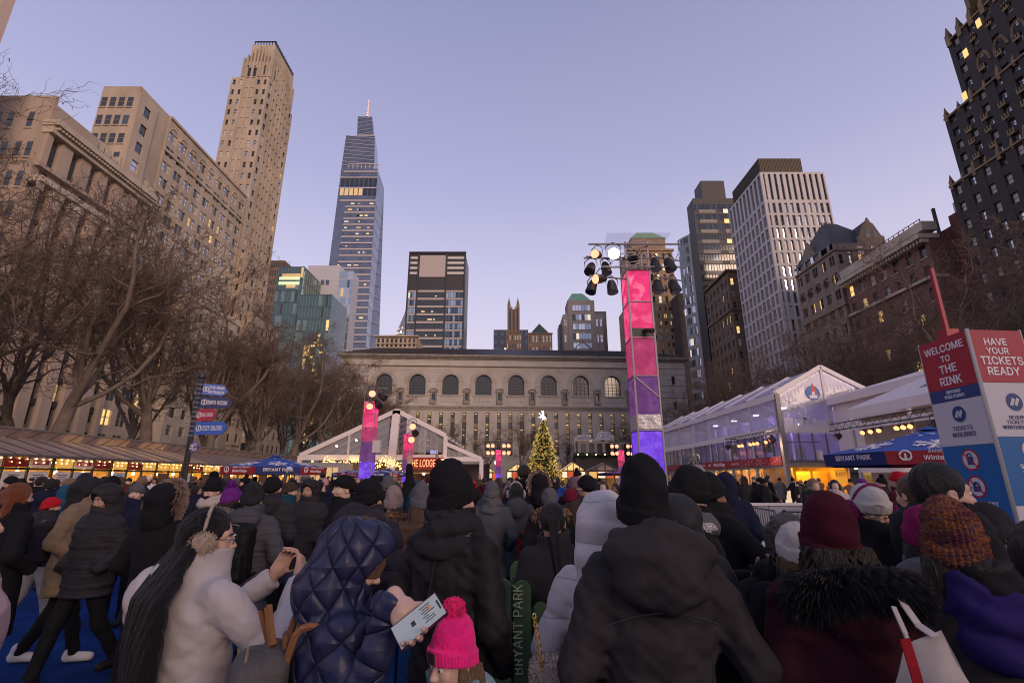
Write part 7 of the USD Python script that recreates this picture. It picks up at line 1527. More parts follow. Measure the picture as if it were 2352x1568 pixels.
def person(label, x, y, yaw, H=1.74, coat='black', coatk=None, legs='black', legk=None, shoe='black', hat=None, hatcol='black', hatk=None, hair=('short', 'black'), hood=None, hoodk=None, fur=None, scarf=None, skin=0, res=.03, hres=None, face=False, head=(0., 0., 0.), group=None, hands=(), lift=(0, 0), sheen_rough=None, lower=True, glasses=False, coat_mat=None, hat_mat=None, furmat=None, furlen=.05, furn=2600, turn=0.0, nod=.0, eyes=None):
    """a standing figure; yaw 0 looks away from the viewer along +y; head turn and nod in degrees"""
    coatk, legk, hatk, hoodk = dict(coatk or {}), dict(legk or {}), dict(hatk or {}), dict(hoodk or {})
    t = thing('person', label, 'person', (x, y, 0.009), yaw, group); s = H / 1.75; res, hres = (res * 1.25, hres and hres * 1.2) if res > .0115 else (res, hres); hres = hres or res * (.5 if res < .012 else .6)
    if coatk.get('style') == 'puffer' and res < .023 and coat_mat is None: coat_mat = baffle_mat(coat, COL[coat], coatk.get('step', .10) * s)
    cm = coat_mat or cloth(coat, COL[coat], .62 if coatk.get('style') in ('puffer', 'diamond') else .85)
    hc = np.array([head[0], head[1] + .0, 1.632]) ; a, b = math.radians(turn), math.radians(nod)
    R = np.array([[math.cos(a), -math.sin(a), 0], [math.sin(a), math.cos(a), 0], [0, 0, 1.0]]) @ np.array([[1, 0, 0], [0, math.cos(b), -math.sin(b)], [0, math.sin(b), math.cos(b)]])
    HP = lambda vf: ((vf[0] @ R.T + hc) * s, vf[1])
    B = MB(); hv = HP(cached(head_mesh, hres)); B.add(*hv)
    B.add((UNIT * [.2, .12, .5] + [-.1, -.06, .95]) * s, BOXT)
    if not hands and y < 24:
        hands = [HANDS[p](q) for p, q in zip(coatk.get('arms', ('pocket', 'pocket')), (-1, 1)) if p in HANDS]
    for (wr, fd, nr, sd, cu) in hands: hm = cached(hand_mesh, min(hres, .0055) if hres < .012 else .014, wr, fd, nr, sd, cu); B.add(hm[0] * s, hm[1])
    B.build('body', SKIN[skin], t, world=False, smooth=True)
    sc = lambda vf: (vf[0] * s, vf[1])
    put('coat', sc(cached(coat_mesh, res, **coatk)), cm, t, world=False, smooth=True)
    if lower:
        put('trousers', sc(cached(legs_mesh, max(res * 1.3, .03), **legk)), cloth(legs, COL[legs], .85), t, world=False, smooth=True)
        st = legk.get('stance', ((-.095, .0), (.10, .02))); put('shoes', sc(cached(shoes_mesh, max(res * .8, .018), st, legk.get('lift', (0, 0)))), SHOE[shoe], t, world=False, smooth=True)
    if hair: put('hair', HP(cached(hair_mesh, hres, hair[0], 0., bool(hat))), HAIRM[hair[1]], t, world=False, smooth=True)
    if hat:
        hm = hat_mat or cloth(hatcol, COL[hatcol], .95); hp = put('hat', HP(cached(beanie_mesh, hres, **hatk)), hm, t, world=False, smooth=True)
        if hat == 'pompom':
            rg = np.random.default_rng(4); v, f = ICO[2]; c = np.array([0, -.03, .165 + hatk.get('tall', 0) * 1.1]); fv = fur_on(v * .035 + c, v, 900 if res < .02 else 250, .03, rg, .004 if res < .02 else .008); q = MB().add(v * .042 + c, f).add(*fv).get(); put('pompom', HP(q), hm, hp, world=False)
    if hood: 
        hv = HP(cached(hood_mesh, hres * 1.25, **hoodk)); put('hood', hv, cm, t, world=False, smooth=True)
    if fur:
        rg = np.random.default_rng(2); fm = furmat or mat('fur_' + fur, COL[fur], .9, var=.4, vscale=30, obj=True); q = np.linspace(0, 2 * np.pi, 60)
        if hood: ring = np.stack([.125 * np.cos(q), .018 + .02 * np.sin(q) - .02 * np.cos(2 * q), .012 + .165 * np.sin(q)], 1)
        else: ring = np.stack([.165 * np.cos(q), -.115 + .085 * np.sin(q), -.145 - .045 * np.sin(q)], 1)
        tv = MB().tube(ring, .022, 6, cap=False).get(); nn = vnorm(tv[0], tv[1]); nn *= np.sign(((tv[0] - np.repeat(ring, 6, 0)) * nn).sum(1, keepdims=True)); fv = fur_on(tv[0], nn, int(furn * (1.7 if res < .02 else .5)), furlen, rg, .0024 if res < .02 else .009); q = MB().add(*tv).add(*fv).get(); put('fur_trim', HP(q) if hood else ((q[0] + hc) * s, q[1]), fm, t, world=False)
    if scarf: put('scarf', sc(cached(scarf_mesh, res * .8)), cloth(scarf, COL[scarf], .95), t, world=False, smooth=True)
    if face:
        for k in (-1, 1):
            e = MB(); ico(e, (k * .031, .0795, .001), .0115, 2); ep = put('eye', HP(e.get()), EYEW, t, world=False, smooth=True); e = MB(); ico(e, (k * .031 + (eyes or 0), .0862, .001), .0062, 1); put('iris', HP(e.get()), EYE, ep, world=False)
            put('eyebrow', HP(MB().tube([(k * .016, .0925, .020), (k * .032, .0925, .025), (k * .048, .083, .019)], [.0035, .004, .002], 5).get()), HAIRM[hair[1] if hair else 'black'], t, world=False)
        put('lips', HP(MB().tube([(-.021, .0865, -.064), (-.008, .0915, -.061), (0, .0912, -.062), (.008, .0915, -.061), (.021, .0865, -.064)], [.001, .004, .004, .004, .001], 5).tube([(-.018, .086, -.067), (0, .0915, -.071), (.018, .086, -.067)], [.001, .005, .001], 5).get()), mat('lips_%d' % skin, tuple(np.array([(.52, .31, .22), (.40, .23, .15), (.22, .115, .07), (.58, .37, .28)][skin]) * (.85, .5, .55)), .45), t, world=False)
    if glasses:
        g = MB()
        for k in (-1, 1): g.tube([(k * .032 + .021 * math.cos(q), .106, .0 + .018 * math.sin(q)) for q in np.linspace(0, 6.28, 16)], .0013, 4); g.rod((k * .053, .105, .004), (k * .08, .0, .004), .0013, 4)
        g.rod((-.011, .107, .003), (.011, .107, .003), .0013, 4); put('glasses', HP(g.get()), BLK, t, world=False)
    return t, s, HP, hc, R
def local_of(x, y, yaw, s, p):
    a = math.radians(yaw); R = np.array([[math.cos(a), -math.sin(a), 0], [math.sin(a), math.cos(a), 0], [0, 0, 1.0]]); return (np.asarray(p, float) - [x, y, .009]) @ R / s
def at_px(px, pytop, Y): q = atY(px, pytop, Y); return q[0], q[2]
# ================================================================ people in the foreground
TOP = dict(none=1.765, beanie=1.775, hood=1.795)
def P(label, px, py, Y, yaw, top=None, **k):
    x, z = at_px(px, py, Y); tt = top or ('hood' if k.get('hood') else 'beanie' if k.get('hat') else 'none'); e = TOP[tt] + 1.2 * (k.get('hatk') or {}).get('tall', 0)
    return person(label, x, Y, yaw, H=(z - .009) * 1.75 / e, **k)
def earmuffs(t, HP, m, r=.042, band=None, R=np.random.default_rng(6)):
    q = np.linspace(-.1, math.pi + .1, 16); em_ = MB().tube([(.094 * math.cos(a), -.01, .012 + .135 * math.sin(a)) for a in q], .008, 6); ep = put('earmuff_band', HP(em_.get()), band or m, t, world=False)
    v, f = ICO[2]
    for s in (-1, 1):
        c = np.array([s * .098, -.004, -.012]); fv = fur_on(v * [r * .6, r, r] + c, v, 700, .016, R, .003); put('earmuff', HP(MB().add(v * [r * .7, r, r] + c, f).add(*fv).get()), m, t, world=False)
def lift_to(t, pts): return pts
def world_of(t, p): l, R = LOC[str(t.GetPath())]; return np.asarray(p, float) @ R.T + l
def blob(f, lo, hi, h): return snet(f, lo, hi, h)
def backpack(label, host, s, m, size=(.30, .16, .44), z=1.20, y=-.16, strap=None, hpose=0, extra=None):
    """worn on the back of host, in host's own frame"""
    c = np.array([0, y - size[1] / 2, z]) ; l, R = LOC[str(host.GetPath())]; ang = math.degrees(math.atan2(R[1, 0], R[0, 0])); base = world_of(host, np.array([0, y - .05, z - size[2] / 2]) * s)
    t = thing('backpack', label, 'backpack', base, ang)
    def f(X, Y, Z):
        q = [np.abs(X) - size[0] / 2 + .06, np.abs(Y) - size[1] / 2 + .05, np.abs(Z - .02 * (Y > 0)) - size[2] / 2 + .08]
        d = np.sqrt(sum(np.maximum(a, 0) ** 2 for a in q)) - .06; pk = [np.abs(X) - size[0] * .36, np.abs(Y + size[1] * .5) - .025, np.abs(Z + size[2] * .18) - size[2] * .18]
        d = smin(d, np.sqrt(sum(np.maximum(a, 0) ** 2 for a in pk)) - .022, .012); return d - wrin(X, Y, Z, .003, 1.6, 2.)
    v, fc = snet(f, np.array([-.62 * size[0], -.75 * size[1] - .05, -.62 * size[2]]), np.array([.62 * size[0], .75 * size[1], .62 * size[2]]), .011)
    o = np.array([0, y - size[1] * .35, z]); W = lambda p: world_of(host, (np.asarray(p) + o) * s)
    put('bag_body', (W(v), fc), m, t, smooth=True); st = MB()
    for k in (-1, 1):
        pts = [(k * .10, size[1] * .45, size[2] * .42), (k * .115, size[1] * .5 + .02, .29), (k * .125, size[1] * .5 + .15, .27), (k * .14, size[1] * .5 + .27, .14), (k * .15, size[1] * .5 + .27, -.02), (k * .17, size[1] * .5 + .1, -.16), (k * .12, size[1] * .4, -size[2] * .4)]
        q = np.array([W(p) for p in pts]); tt_ = np.linspace(0, len(q) - 1, 25); q = np.stack([np.interp(tt_, np.arange(len(q)), q[:, j]) for j in range(3)], 1); q[1:-1] = (q[:-2] + q[1:-1] + q[2:]) / 3; st.tube(q, .012, 6)
    st.build('strap', strap or m, t); hd = MB().tube([W((-.04, size[1] * .4, size[2] * .48)), W((-.03, size[1] * .4, size[2] * .56)), W((.03, size[1] * .4, size[2] * .56)), W((.04, size[1] * .4, size[2] * .48))], .008, 5); hd.build('grab_handle', strap or m, t)
    zp = MB().tube([W((size[0] * .46 * math.cos(a), -size[1] * .28, .02 + size[2] * .44 * math.sin(a))) for a in np.linspace(-.2, math.pi + .2, 16)], .004, 4); zp.build('zip', mat('brass_zip', (.45, .32, .14), .4, metal=.7), t); return t, W
FR = .011
BLK2 = cloth('soft_black', (.018, .0165, .019), .7)
# the big man in the middle
t1, s, HP, hc, R1 = P('person in dark jacket with hood down and tall black beanie, largest figure in the middle', 1476, 1042, 1.86, -3, coat_mat=cloth('charcoal_shell', (.031, .0265, .027), .72, bump=.15, bscale=260), head=(-.015, 0, 0), coatk=dict(hem=.66, bulk=1.03, arms=(((.275, -.06, 1.14), (.27, .08, .98)), ((.325, -.05, 1.14), (.38, .05, .93))), hood='big', seed=1.2, fold=.006), hat='beanie', hatcol='black', hatk=dict(tall=.05, seed=1., rib=.0012, low=.02), res=FR, turn=6)
put('yoke_seam', (lambda q: (q[0] * s, q[1]))(MB().tube([(.20 * math.sin(a), -.158 - .03 * math.cos(a), 1.335 - .05 * abs(math.sin(a)) ** 2) for a in np.linspace(-1.2, 1.2, 15)], .0025, 4).get()), BLK, t1, world=False)
# white hooded puffer
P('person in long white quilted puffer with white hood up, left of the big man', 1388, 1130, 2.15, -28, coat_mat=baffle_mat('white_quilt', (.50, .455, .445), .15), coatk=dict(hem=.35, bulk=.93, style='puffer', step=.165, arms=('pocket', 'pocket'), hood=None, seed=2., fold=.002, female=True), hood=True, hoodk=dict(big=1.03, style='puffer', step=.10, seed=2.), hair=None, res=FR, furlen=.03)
t3, s, HP, hc, R3 = P('person in black jacket, black beanie and striped grey scarf looking right', 1044, 1062, 2.3, -32, coat_mat=cloth('black_shell', (.019, .0165, .0175), .6, bump=.15, bscale=200), coatk=dict(hem=.62, bulk=.94, arms=('pocket', ((.255, -.03, 1.15), (.215, .10, .97))), hood=None, seed=4., fold=.006), hat='beanie', hatk=dict(tall=.012, seed=3., low=.015), scarf='charcoal', hair=('short', 'brown'), res=FR, turn=-8, skin=3)
sw = MB()
for k in range(6): a = np.linspace(-2.6, -.2, 10); sw.tube([(.125 * math.cos(q) * s, .13 * math.sin(q) * s, (1.44 + k * .022 + .012 * math.cos(q + k)) * s) for q in a], .006, 4)
sw.build('scarf_stripe', cloth('stripe_grey', (.12, .115, .12)), t3, world=False, kind='stuff')
MB().obox(np.array([.02, -.165, 1.24]) * s, np.array([.004, 0, .0]), np.array([0, -.012, 0]), np.array([.008, .03, .16]) * s).build('seam', BLK, t3, world=False)
# navy quilted hood with phone
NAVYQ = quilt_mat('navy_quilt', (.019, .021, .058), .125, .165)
c = atY(962, 1424, 1.50); u = np.array([.80, .22, .58]); u /= np.linalg.norm(u); nr = np.array([-.35, -.86, .45]); nr -= u * (nr @ u); nr /= np.linalg.norm(nr); vv = np.cross(nr, u)
x4, z4 = at_px(800, 1184, 1.80); s4 = (z4 - .009) / 1.807; wl = c - u * .028 + vv * .088 - nr * .028; w4 = tuple(local_of(x4, 1.80, -66, s4, wl + vv * .03)); w4b = tuple(local_of(x4, 1.80, -66, s4, wl + vv * .05 - np.array([.05, -.10, .06])))
e4 = tuple(np.array([.26, .0, 1.12])); e4b = (.27, .0, 1.12); mir = lambda p: (-p[0], p[1], p[2])
t4, s, HP, hc, R4 = P('person in navy diamond quilted coat, hood over brown knit hat, reading a phone', 800, 1184, 1.80, -66, top='hood', coat_mat=NAVYQ, coatk=dict(hem=.6, bulk=1.02, style='diamond', step=.138, arms=((e4b, mir(w4b)), (e4, w4)), hood=None, seed=6., fold=.005, female=True), hood=True, hoodk=dict(big=1.04, seed=5., open_=1.25), hat='beanie', hat_mat=mat('brown_rib_knit', (.10, .058, .034), .95, var=.3, vscale=60, obj=True), hatk=dict(rib=.0045, seed=2., low=.035, tall=.01), hair=('short', 'brown'), res=FR, nod=-24, turn=-6, skin=3, head=(0, .045, -.01))
q = world_of(t4, np.array([.03, .36, 1.23]) * s)
ph = thing('phone', 'phone with bright page held by the person in navy quilting', 'phone', atY(962, 1424, 1.50))
MB().obox(c - u * .073 - vv * .037, u * .146, vv * .074, -nr * .009).build('case', cloth('phone_case', (.08, .01, .03), .3), ph); MB().obox(c - u * .071 - vv * .034 + nr * .0006, u * .142, vv * .068, nr * .0006).build('screen', mat('phone_screen', (.3, .33, .34), .2, emit=(.75, .88, .9), es=em(.12)), ph)
pt = MB()
for k in range(7): pt.obox(c + u * (.012 + .006 * (k % 2)) + vv * (.022 - k * .007) + nr * .0014, u * (.034 - .008 * ((k * 5) % 3)), vv * .0022, nr * .0004)
pt.obox(c - u * .022 - vv * .005 + nr * .0014, u * .012, vv * .014, nr * .0004); pt.obox(c + u * .062 - vv * .014 + nr * .0014, u * .005, vv * .028, nr * .0004)
pt.build('screen_text', cloth('screen_text', (.05, .05, .06)), ph)
hm = hand_mesh(.004, wl, -vv, -nr, 1, .85); put('hand', hm, SKIN[3], t4, smooth=True)
GB = mat('grey_canvas', (.085, .075, .07), .9, var=.25, vscale=60, obj=True); TANL = cloth('tan_leather', (.22, .10, .045), .55)
bp, W = backpack('grey canvas backpack with tan straps and gold zips on the navy coat', t4, s, GB, (.30, .17, .42), 1.17, -.19, TANL)
ls = MB(); ls.tube([W((-.05, .02, .20)), W((-.06, -.02, .31)), W((-.02, .0, .33)), W((.05, .03, .22))], .013, 5); ls.build('leather_loop', TANL, bp)
# child with pink hat
HPK = mat('hot_pink_knit', (.85, .010, .20), .95, var=.25, vscale=40, obj=True, sheen=.2)
t5, s, HP, hc, R5 = P('child in hot pink pompom beanie looking left, at the bottom edge', 1040, 1408, 1.72, 136, coat_mat=cloth('pale_teal', (.20, .30, .32), .8), coatk=dict(hem=.7, bulk=1.25, arms=('pocket', 'pocket'), hood='down', seed=2., style='puffer'), hat='pompom', hat_mat=HPK, hatk=dict(tall=.035, low=.0, rib=.003, seed=1.), hair=('long', 'blonde'), res=.011, face=True, nod=-8, skin=3, head=(0, 0, 0))
put('hat_patch', HP(MB().box(-.022, .02, .102, .108, .028, .07).get()), cloth('patch_brown', (.06, .04, .035)), t5, world=False)
# woman in the white coat taking a picture
WC = cloth('white_down_coat', (.46, .415, .41), .6, spec=.4)
hR = ((.09, .415, 1.43), (-.35, .2, .9), (.7, .6, .1), 1, .95); hL = ((-.075, .385, 1.43), (.4, .3, .8), (-.7, .6, .1), -1, .95)
t6, s, HP, hc, R6 = P('person with very long black hair in white puffy coat photographing the scene', 492, 1166, 2.15, -36, coat_mat=WC, coatk=dict(hem=.30, bulk=1.0, style='puffer', step=.24, arms=(((.27, .15, 1.20), (.09, .37, 1.40)), ((.30, .19, 1.16), (.11, .40, 1.40))), hood=None, seed=7., fold=.0035, female=True, flare=1.08), hair=('verylong', 'black'), res=FR, face=True, glasses=True, hands=(hR, hL), skin=0, top='none', nod=-3, turn=-34)
v, f = snet(lambda X, Y, Z: smin(ell(X, Y, Z, (-.10, -.17, 1.395), (.085, .085, .115)), ell(X, Y, Z, (-.06, -.13, 1.475), (.11, .08, .07)), .05) - wrin(X, Y, Z, .005, 2.2, 1.), (-.32, -.38, 1.1), (.12, .02, 1.64), .011); put('hanging_hood', (v * s, f), WC, t6, world=False, smooth=True)
earmuffs(t6, HP, mat('fur_oat', (.36, .27, .20), .95, var=.3, vscale=30, obj=True), .05)
def hair_sheet(X, Y, Z):
    yc = np.interp(Z, (.88, 1.0, 1.25, 1.42, 1.52, 1.62, 1.70), (-.20, -.225, -.235, -.225, -.16, -.085, -.06)); hw = np.interp(Z, (.88, 1.0, 1.25, 1.45, 1.62, 1.7), (.01, .07, .115, .115, .06, .03)); xc = .075 * np.clip((1.55 - Z) * 2.5, 0, 1)
    d = np.sqrt(np.maximum(np.abs(X - xc) - hw, 0) ** 2 + (Y - yc - 1.2 * (X - xc) ** 2) ** 2) - .030 - .004 * np.sin(X * 170 + 4 * np.sin(Z * 12)) - .002 * np.sin(X * 420 + 6 * np.sin(Z * 9))
    return np.maximum(d, .90 + .05 * np.sin(X * 95) - Z) * .8
v, f = snet(hair_sheet, (-.2, -.32, .82), (.24, .02, 1.74), .0095); put('long_hair', (v * s, f), HAIRM['black'], t6, world=False, smooth=True)
for k, (m, pts) in enumerate(((cloth('pale_strap', (.38, .30, .22)), [(-.20, -.12, 1.40), (-.22, -.16, 1.1), (-.23, -.15, .8), (-.235, -.16, .5)]), (BLK2, [(.245, .03, .80), (.24, .14, .84), (.17, .21, .87)]), (cloth('pale_strap', (.38, .30, .22)), [(.205, .10, 1.28), (.235, .1, 1.05), (.255, .1, .8), (.26, .1, .5)]))): put('strap', (lambda q: (q[0] * s, q[1]))((lambda mb: [mb.bar(a, b, .03 if k != 1 else .022, .012 if k != 1 else .05) for a, b in zip(pts[:-1], pts[1:])] and mb.get())(MB())), m, t6, world=False)
p6 = thing('phone', 'dark phone raised by the person in the white puffy coat', 'phone', world_of(t6, np.array([.0, .47, 1.54]) * s)); a = world_of(t6, np.array([-.03, .43, 1.44]) * s); ux = world_of(t6, np.array([.05, .43, 1.46]) * s) - a; MB().obox(a, ux / np.linalg.norm(ux) * .08, np.array([.02, .0, .15]), np.cross(ux / np.linalg.norm(ux), [.13, 0, 1]) * .009).build('case', BLK2, p6)
# left group
wk = dict(stance=((-.16, -.30), (.12, .26)), lift=(.04, 0)); wk2 = dict(stance=((-.10, .32), (.13, -.28)), lift=(0, .05))
P('person in black puffer with hood up striding towards the camera on the left', 250, 1110, 4.9, 168, coat='charcoal', coatk=dict(hem=.74, bulk=1.18, style='puffer', step=.09, arms=('pocket', 'pocket'), hood=None, seed=3.), hood=True, hoodk=dict(big=1.05, seed=1., open_=.95), hair=None, legs='black', legk=wk, res=.016, face=True, skin=1, nod=-8)
t8, s, HP, hc, R8 = P('person in beige parka and white sneakers walking right, dark hood, at the left', 208, 1096, 5.4, -75, coat_mat=cloth('beige_parka', (.20, .145, .095), .85), coatk=dict(hem=.62, bulk=1.2, arms=('pocket', 'pocket'), hood=None, seed=8., fold=.007), hood=True, hoodk=dict(big=.98, seed=3.), hair=None, legs='black', legk=dict(stance=((-.05, -.28), (.07, .24))), shoe='white', res=.014)
put('dark_hood', HP(hood_mesh(.011, 1.03, 'plain', 3.)), BLK2, t8, world=False, smooth=True)
backpack('dark purple backpack worn by the person in the beige parka', t8, s, cloth('aubergine', (.028, .021, .028), .8), (.32, .2, .48), 1.12, -.20)
P('person with long red hair and black coat at the left edge', 52, 1108, 4.6, -22, coat='black', coatk=dict(hem=.45, bulk=1.08, arms=('pocket', 'pocket'), hood=None, seed=1., female=True), hair=('long', 'red'), res=.015)
P('child in bright red beanie, dark jacket and white trousers by the red hair', 124, 1140, 6.4, -40, coat='charcoal', coatk=dict(hem=.85, bulk=1.15, style='puffer', hood='down'), hat='beanie', hatcol='red', legs='light_grey', legk=dict(stance=((-.1, -.25), (.12, .25)), wide=1.2), shoe='black', res=.018)
pk = P('person in pale pink puffer cut off by the left edge', -62, 1110, 1.75, -60, coat_mat=baffle_mat('pale_pink', (.46, .30, .29), .2), coatk=dict(hem=.72, bulk=1.2, style='puffer', step=.2, arms=('down', 'elbow'), hood='down', seed=5.), hair=('bob', 'black'), res=.014)
P('person with dusty pink fur trimmed hood up, wide black trousers', 388, 1112, 4.2, -8, coat='black', coatk=dict(hem=.72, bulk=1.05, hood=None, seed=2., female=True), hood=True, hoodk=dict(big=1.1, seed=2.), hair=None, fur='pink', furmat=mat('fur_dusty_pink', (.26, .17, .14), .95, var=.3, vscale=25, obj=True), furlen=.065, legs='black', legk=dict(wide=1.5), shoe='white', res=.015)
t13, s, HP, hc, R13 = P('person in grey puffer and grey knit beanie wearing a black sports backpack', 586, 1108, 4.5, 4, coat_mat=baffle_mat('grey_puffer', (.062, .058, .066), .085), coatk=dict(hem=.66, bulk=1.15, style='puffer', step=.085, arms=('pocket', 'elbow'), hood='down', seed=3.), hat='beanie', hatcol='charcoal', hatk=dict(rib=.004, tall=.01), res=.014)
b13, W = backpack('black sports backpack with white logo and lettering', t13, s, cloth('pack_black', (.009, .009, .010), .6), (.31, .18, .50), 1.20, -.19)
u = (lambda a: a / np.linalg.norm(a))(W((1, 0, 0)) - W((0, 0, 0))); zz = np.array([0, 0, 1.0]); n_ = np.cross(u, zz)
lg = MB(); c = W((0, -.118, .15))
for sgn in (-1, 1): lg.tube([c + zz * sgn * .016 + u * x + zz * sgn * -.022 * (1 - (x / .055) ** 2) + n_ * .004 for x in np.linspace(-.055, .055, 7)], .007, 4)
lg.build('logo', WHT, b13); text_on(b13, 'UNDER', W((-.005, -.135, -.08)), -zz, u, .034, WHT, bold=True); text_on(b13, 'ARMOUR', W((-.055, -.135, -.08)), -zz, u, .034, WHT, bold=True)
P('person in purple knit hat with white fur collar, beside the sports backpack', 537, 1116, 5.3, -18, coat='black', coatk=dict(hem=.66, hood='down', seed=2., female=True), hat='pompom', hatcol='purple', hatk=dict(rib=.004), fur='light_grey', furlen=.05, hair=('long', 'brown'), res=.018)
P('person with dark hood up and jeans facing the camera, left of centre', 713, 1099, 6.6, 178, coat='charcoal', coatk=dict(hem=.74, bulk=1.12, style='puffer', step=.085, arms=('pocket', 'pocket'), hood=None, seed=1.), hood=True, hoodk=dict(big=1.0, open_=1.0), hair=('short', 'brown'), legs='jeans', res=.017, hres=.008, face=True, skin=1)
P('person in black beanie glancing left with face lit, behind the navy hood', 792, 1089, 5.1, 118, coat='black', coatk=dict(hem=.72, hood='down', bulk=1.08, seed=4.), hat='beanie', hatk=dict(low=-.01), hair=('short', 'dark_brown'), res=.017, hres=.007, face=True, skin=3, turn=12)
P('person in black puffer hood and round black beanie seen from behind, centre left', 852, 1097, 3.5, -14, coat_mat=baffle_mat('plum_black', (.026, .022, .030), .13), coatk=dict(hem=.66, bulk=1.2, style='puffer', step=.13, arms=('pocket', 'down'), hood='big', seed=5.), hat='beanie', hatk=dict(seed=4.), res=.014)
P('person in slouchy grey beanie with light brown hair and brown puffer', 968, 1106, 4.3, 22, coat_mat=baffle_mat('brown_puffer', (.075, .044, .032), .10), coatk=dict(hem=.45, bulk=1.02, style='puffer', step=.10, arms=('phone', 'phone'), hood=None, seed=3., female=True), hat='beanie', hatcol='light_grey', hatk=dict(tall=.04, rib=.0015), hair=('long', 'light_brown'), res=.016, hat_mat=cloth('slate_knit', (.105, .10, .11), .95))
P('child in tall beige knit hat with fur collar beside the brown puffer', 906, 1115, 4.7, 8, coat='olive', coatk=dict(hem=.72, bulk=1.1, hood='down'), hat='beanie', hatcol='cream', hatk=dict(tall=.03, rib=.003), fur='camel', furlen=.05, hair=('short', 'brown'), res=.018, hat_mat=cloth('beige_knit', (.25, .19, .17), .95))
P('person in grey coat, grey beanie and white trousers, centre', 1130, 1105, 6.0, -6, coat_mat=cloth('mid_grey_wool', (.075, .075, .083), .9), coatk=dict(hem=.66, female=True, hood=None, arms=('elbow', 'pocket')), hat='beanie', hat_mat=cloth('grey_knit', (.10, .10, .112), .95), hatk=dict(tall=.01), scarf='grey', hair=None, legs='white', res=.018)
t18, s, HP, hc, R18 = P('person in long grey coat and blue jeans with white earmuffs, centre', 1185, 1108, 6.6, 5, coat_mat=cloth('grey_wool', (.055, .055, .064), .9), coatk=dict(hem=.58, female=True, hood='down', flare=1.15, bulk=.98), hair=('long', 'black'), legs='jeans', shoe='white', res=.018)
earmuffs(t18, HP, cloth('white_fluff', (.55, .5, .5)), .05); MB().box(-.12, .12, -.185, -.165, 1.02, 1.06).build('half_belt', BLK2, t18, world=False)
rb2 = thing('red_bag', 'small red shoulder bag beside the long grey coat', 'bag', atY(1216, 1262, 6.5)); q = atY(1216, 1262, 6.5); MB().prism([(-.15, -.16), (.16, .02), (.04, .20), (-.14, .14)], q + [0, .05, .05], (1, 0, 0), (0, 0, 1), (0, -.1, 0)).build('bag_body', cloth('bag_red', (.30, .012, .015), .5), rb2); MB().tube([q + [-.1, .02, .2], q + [-.16, .02, .42], q + [-.22, .05, .55]], .008, 5).build('strap', cloth('bag_red', (.30, .012, .015)), rb2)
P('tall person with short brown hair and dark puffer, before the lit tree', 1204, 1066, 7.6, -12, coat='black', coatk=dict(hem=.72, bulk=1.12, style='puffer', hood='down'), hair=('short', 'dark_brown'), res=.02, skin=1)
P('person with pale tan fur round the hood before the lit tree', 1238, 1087, 7.2, 10, coat='black', coatk=dict(hem=.72), hood=True, hoodk=dict(big=1.05), hair=None, fur='camel', furmat=mat('fur_tan', (.30, .21, .16), .95, var=.3, vscale=25, obj=True), furlen=.06, res=.02)
P('person in grey beanie and black coat with brown fur collar, left of the white hood', 1262, 1118, 5.4, 2, coat='black', coatk=dict(hem=.62, bulk=1.12, hood='down'), hat='beanie', hatcol='grey', fur='camel', furlen=.06, hair=None, res=.018)
P('person in burgundy beanie in the crowd left of the white hood', 1311, 1119, 6.2, -30, coat='brown', coatk=dict(hem=.7), hat='beanie', hatcol='burgundy', hat_mat=cloth('wine_knit', (.14, .012, .025), .95), res=.02, skin=3)
P('person in mauve knit beanie before the glass huts', 1318, 1093, 7.5, -20, coat='charcoal', hat='beanie', hat_mat=cloth('mauve_knit', (.13, .08, .11), .95), res=.022)
P('person in low dark beanie and brown jacket left of the big man', 1345, 1089, 5.6, 30, coat='brown', coatk=dict(hem=.7, bulk=1.1), hat='beanie', hatk=dict(low=-.01), hair=('short', 'black'), res=.02)
P('person with dark ponytail and charcoal jacket left of the white hood', 1268, 1152, 3.1, 22, coat='charcoal', coatk=dict(hem=.6, female=True, hood=None, arms=('pocket', 'down')), hair=('pony', 'black'), res=.016, skin=1, top='none', turn=-25)
P('person raising one arm beside the lodge tent', 893, 1091, 7.2, 6, coat='black', coatk=dict(hem=.72, arms=('pocket', 'raised')), hat='beanie', hatcol='grey', hands=(((.265, .15, 1.94), (-.1, .1, 1), (0, -1, .1), 1, .25),), res=.02)
P('person with pale pink knit pompom hat at centre', 1168, 1112, 8.2, 0, coat='burgundy', hat='pompom', hat_mat=cloth('rose_knit', (.30, .20, .19), .95), hatk=dict(rib=.005), hair=('bob', 'brown'), res=.022)
P('person in black pompom beanie and cream scarf facing the camera, near the fingerpost', 493, 1094, 6.0, 165, coat='black', coatk=dict(hem=.7, hood='down'), hat='pompom', hatcol='black', hatk=dict(tall=.02), scarf='cream', res=.018, hres=.008, face=True, skin=3, nod=-14)
P('person in black beanie and ribbed black puffer behind the sports backpack', 630, 1092, 5.6, 0, coat='charcoal', coatk=dict(hem=.66, bulk=1.2, style='puffer', step=.1, hood='down'), hat='beanie', hatk=dict(low=-.01), res=.018)
P('person in teal jacket looking right, behind the smiling hooded person', 668, 1106, 7.4, -60, coat='teal', coatk=dict(hem=.72, bulk=1.1, hood='down'), hat='beanie', hatcol='brown', skin=3, res=.022, hres=.01)
P('person in grey beanie facing the camera behind the black striding puffer', 318, 1108, 6.6, 200, coat='navy', hat='beanie', hatcol='grey', face=True, hres=.01, res=.022, skin=3)
P('person in navy jacket with grey hat at the kiosk counter', 120, 1098, 9.0, 20, coat='navy', coatk=dict(hem=.72, bulk=1.15), hat='beanie', hatcol='charcoal', res=.024)
P('person in bright teal hooded jacket before the kiosks', 158, 1112, 8.6, 10, coat_mat=cloth('bright_teal', (.012, .07, .13), .7), hood=True, hair=None, res=.024)
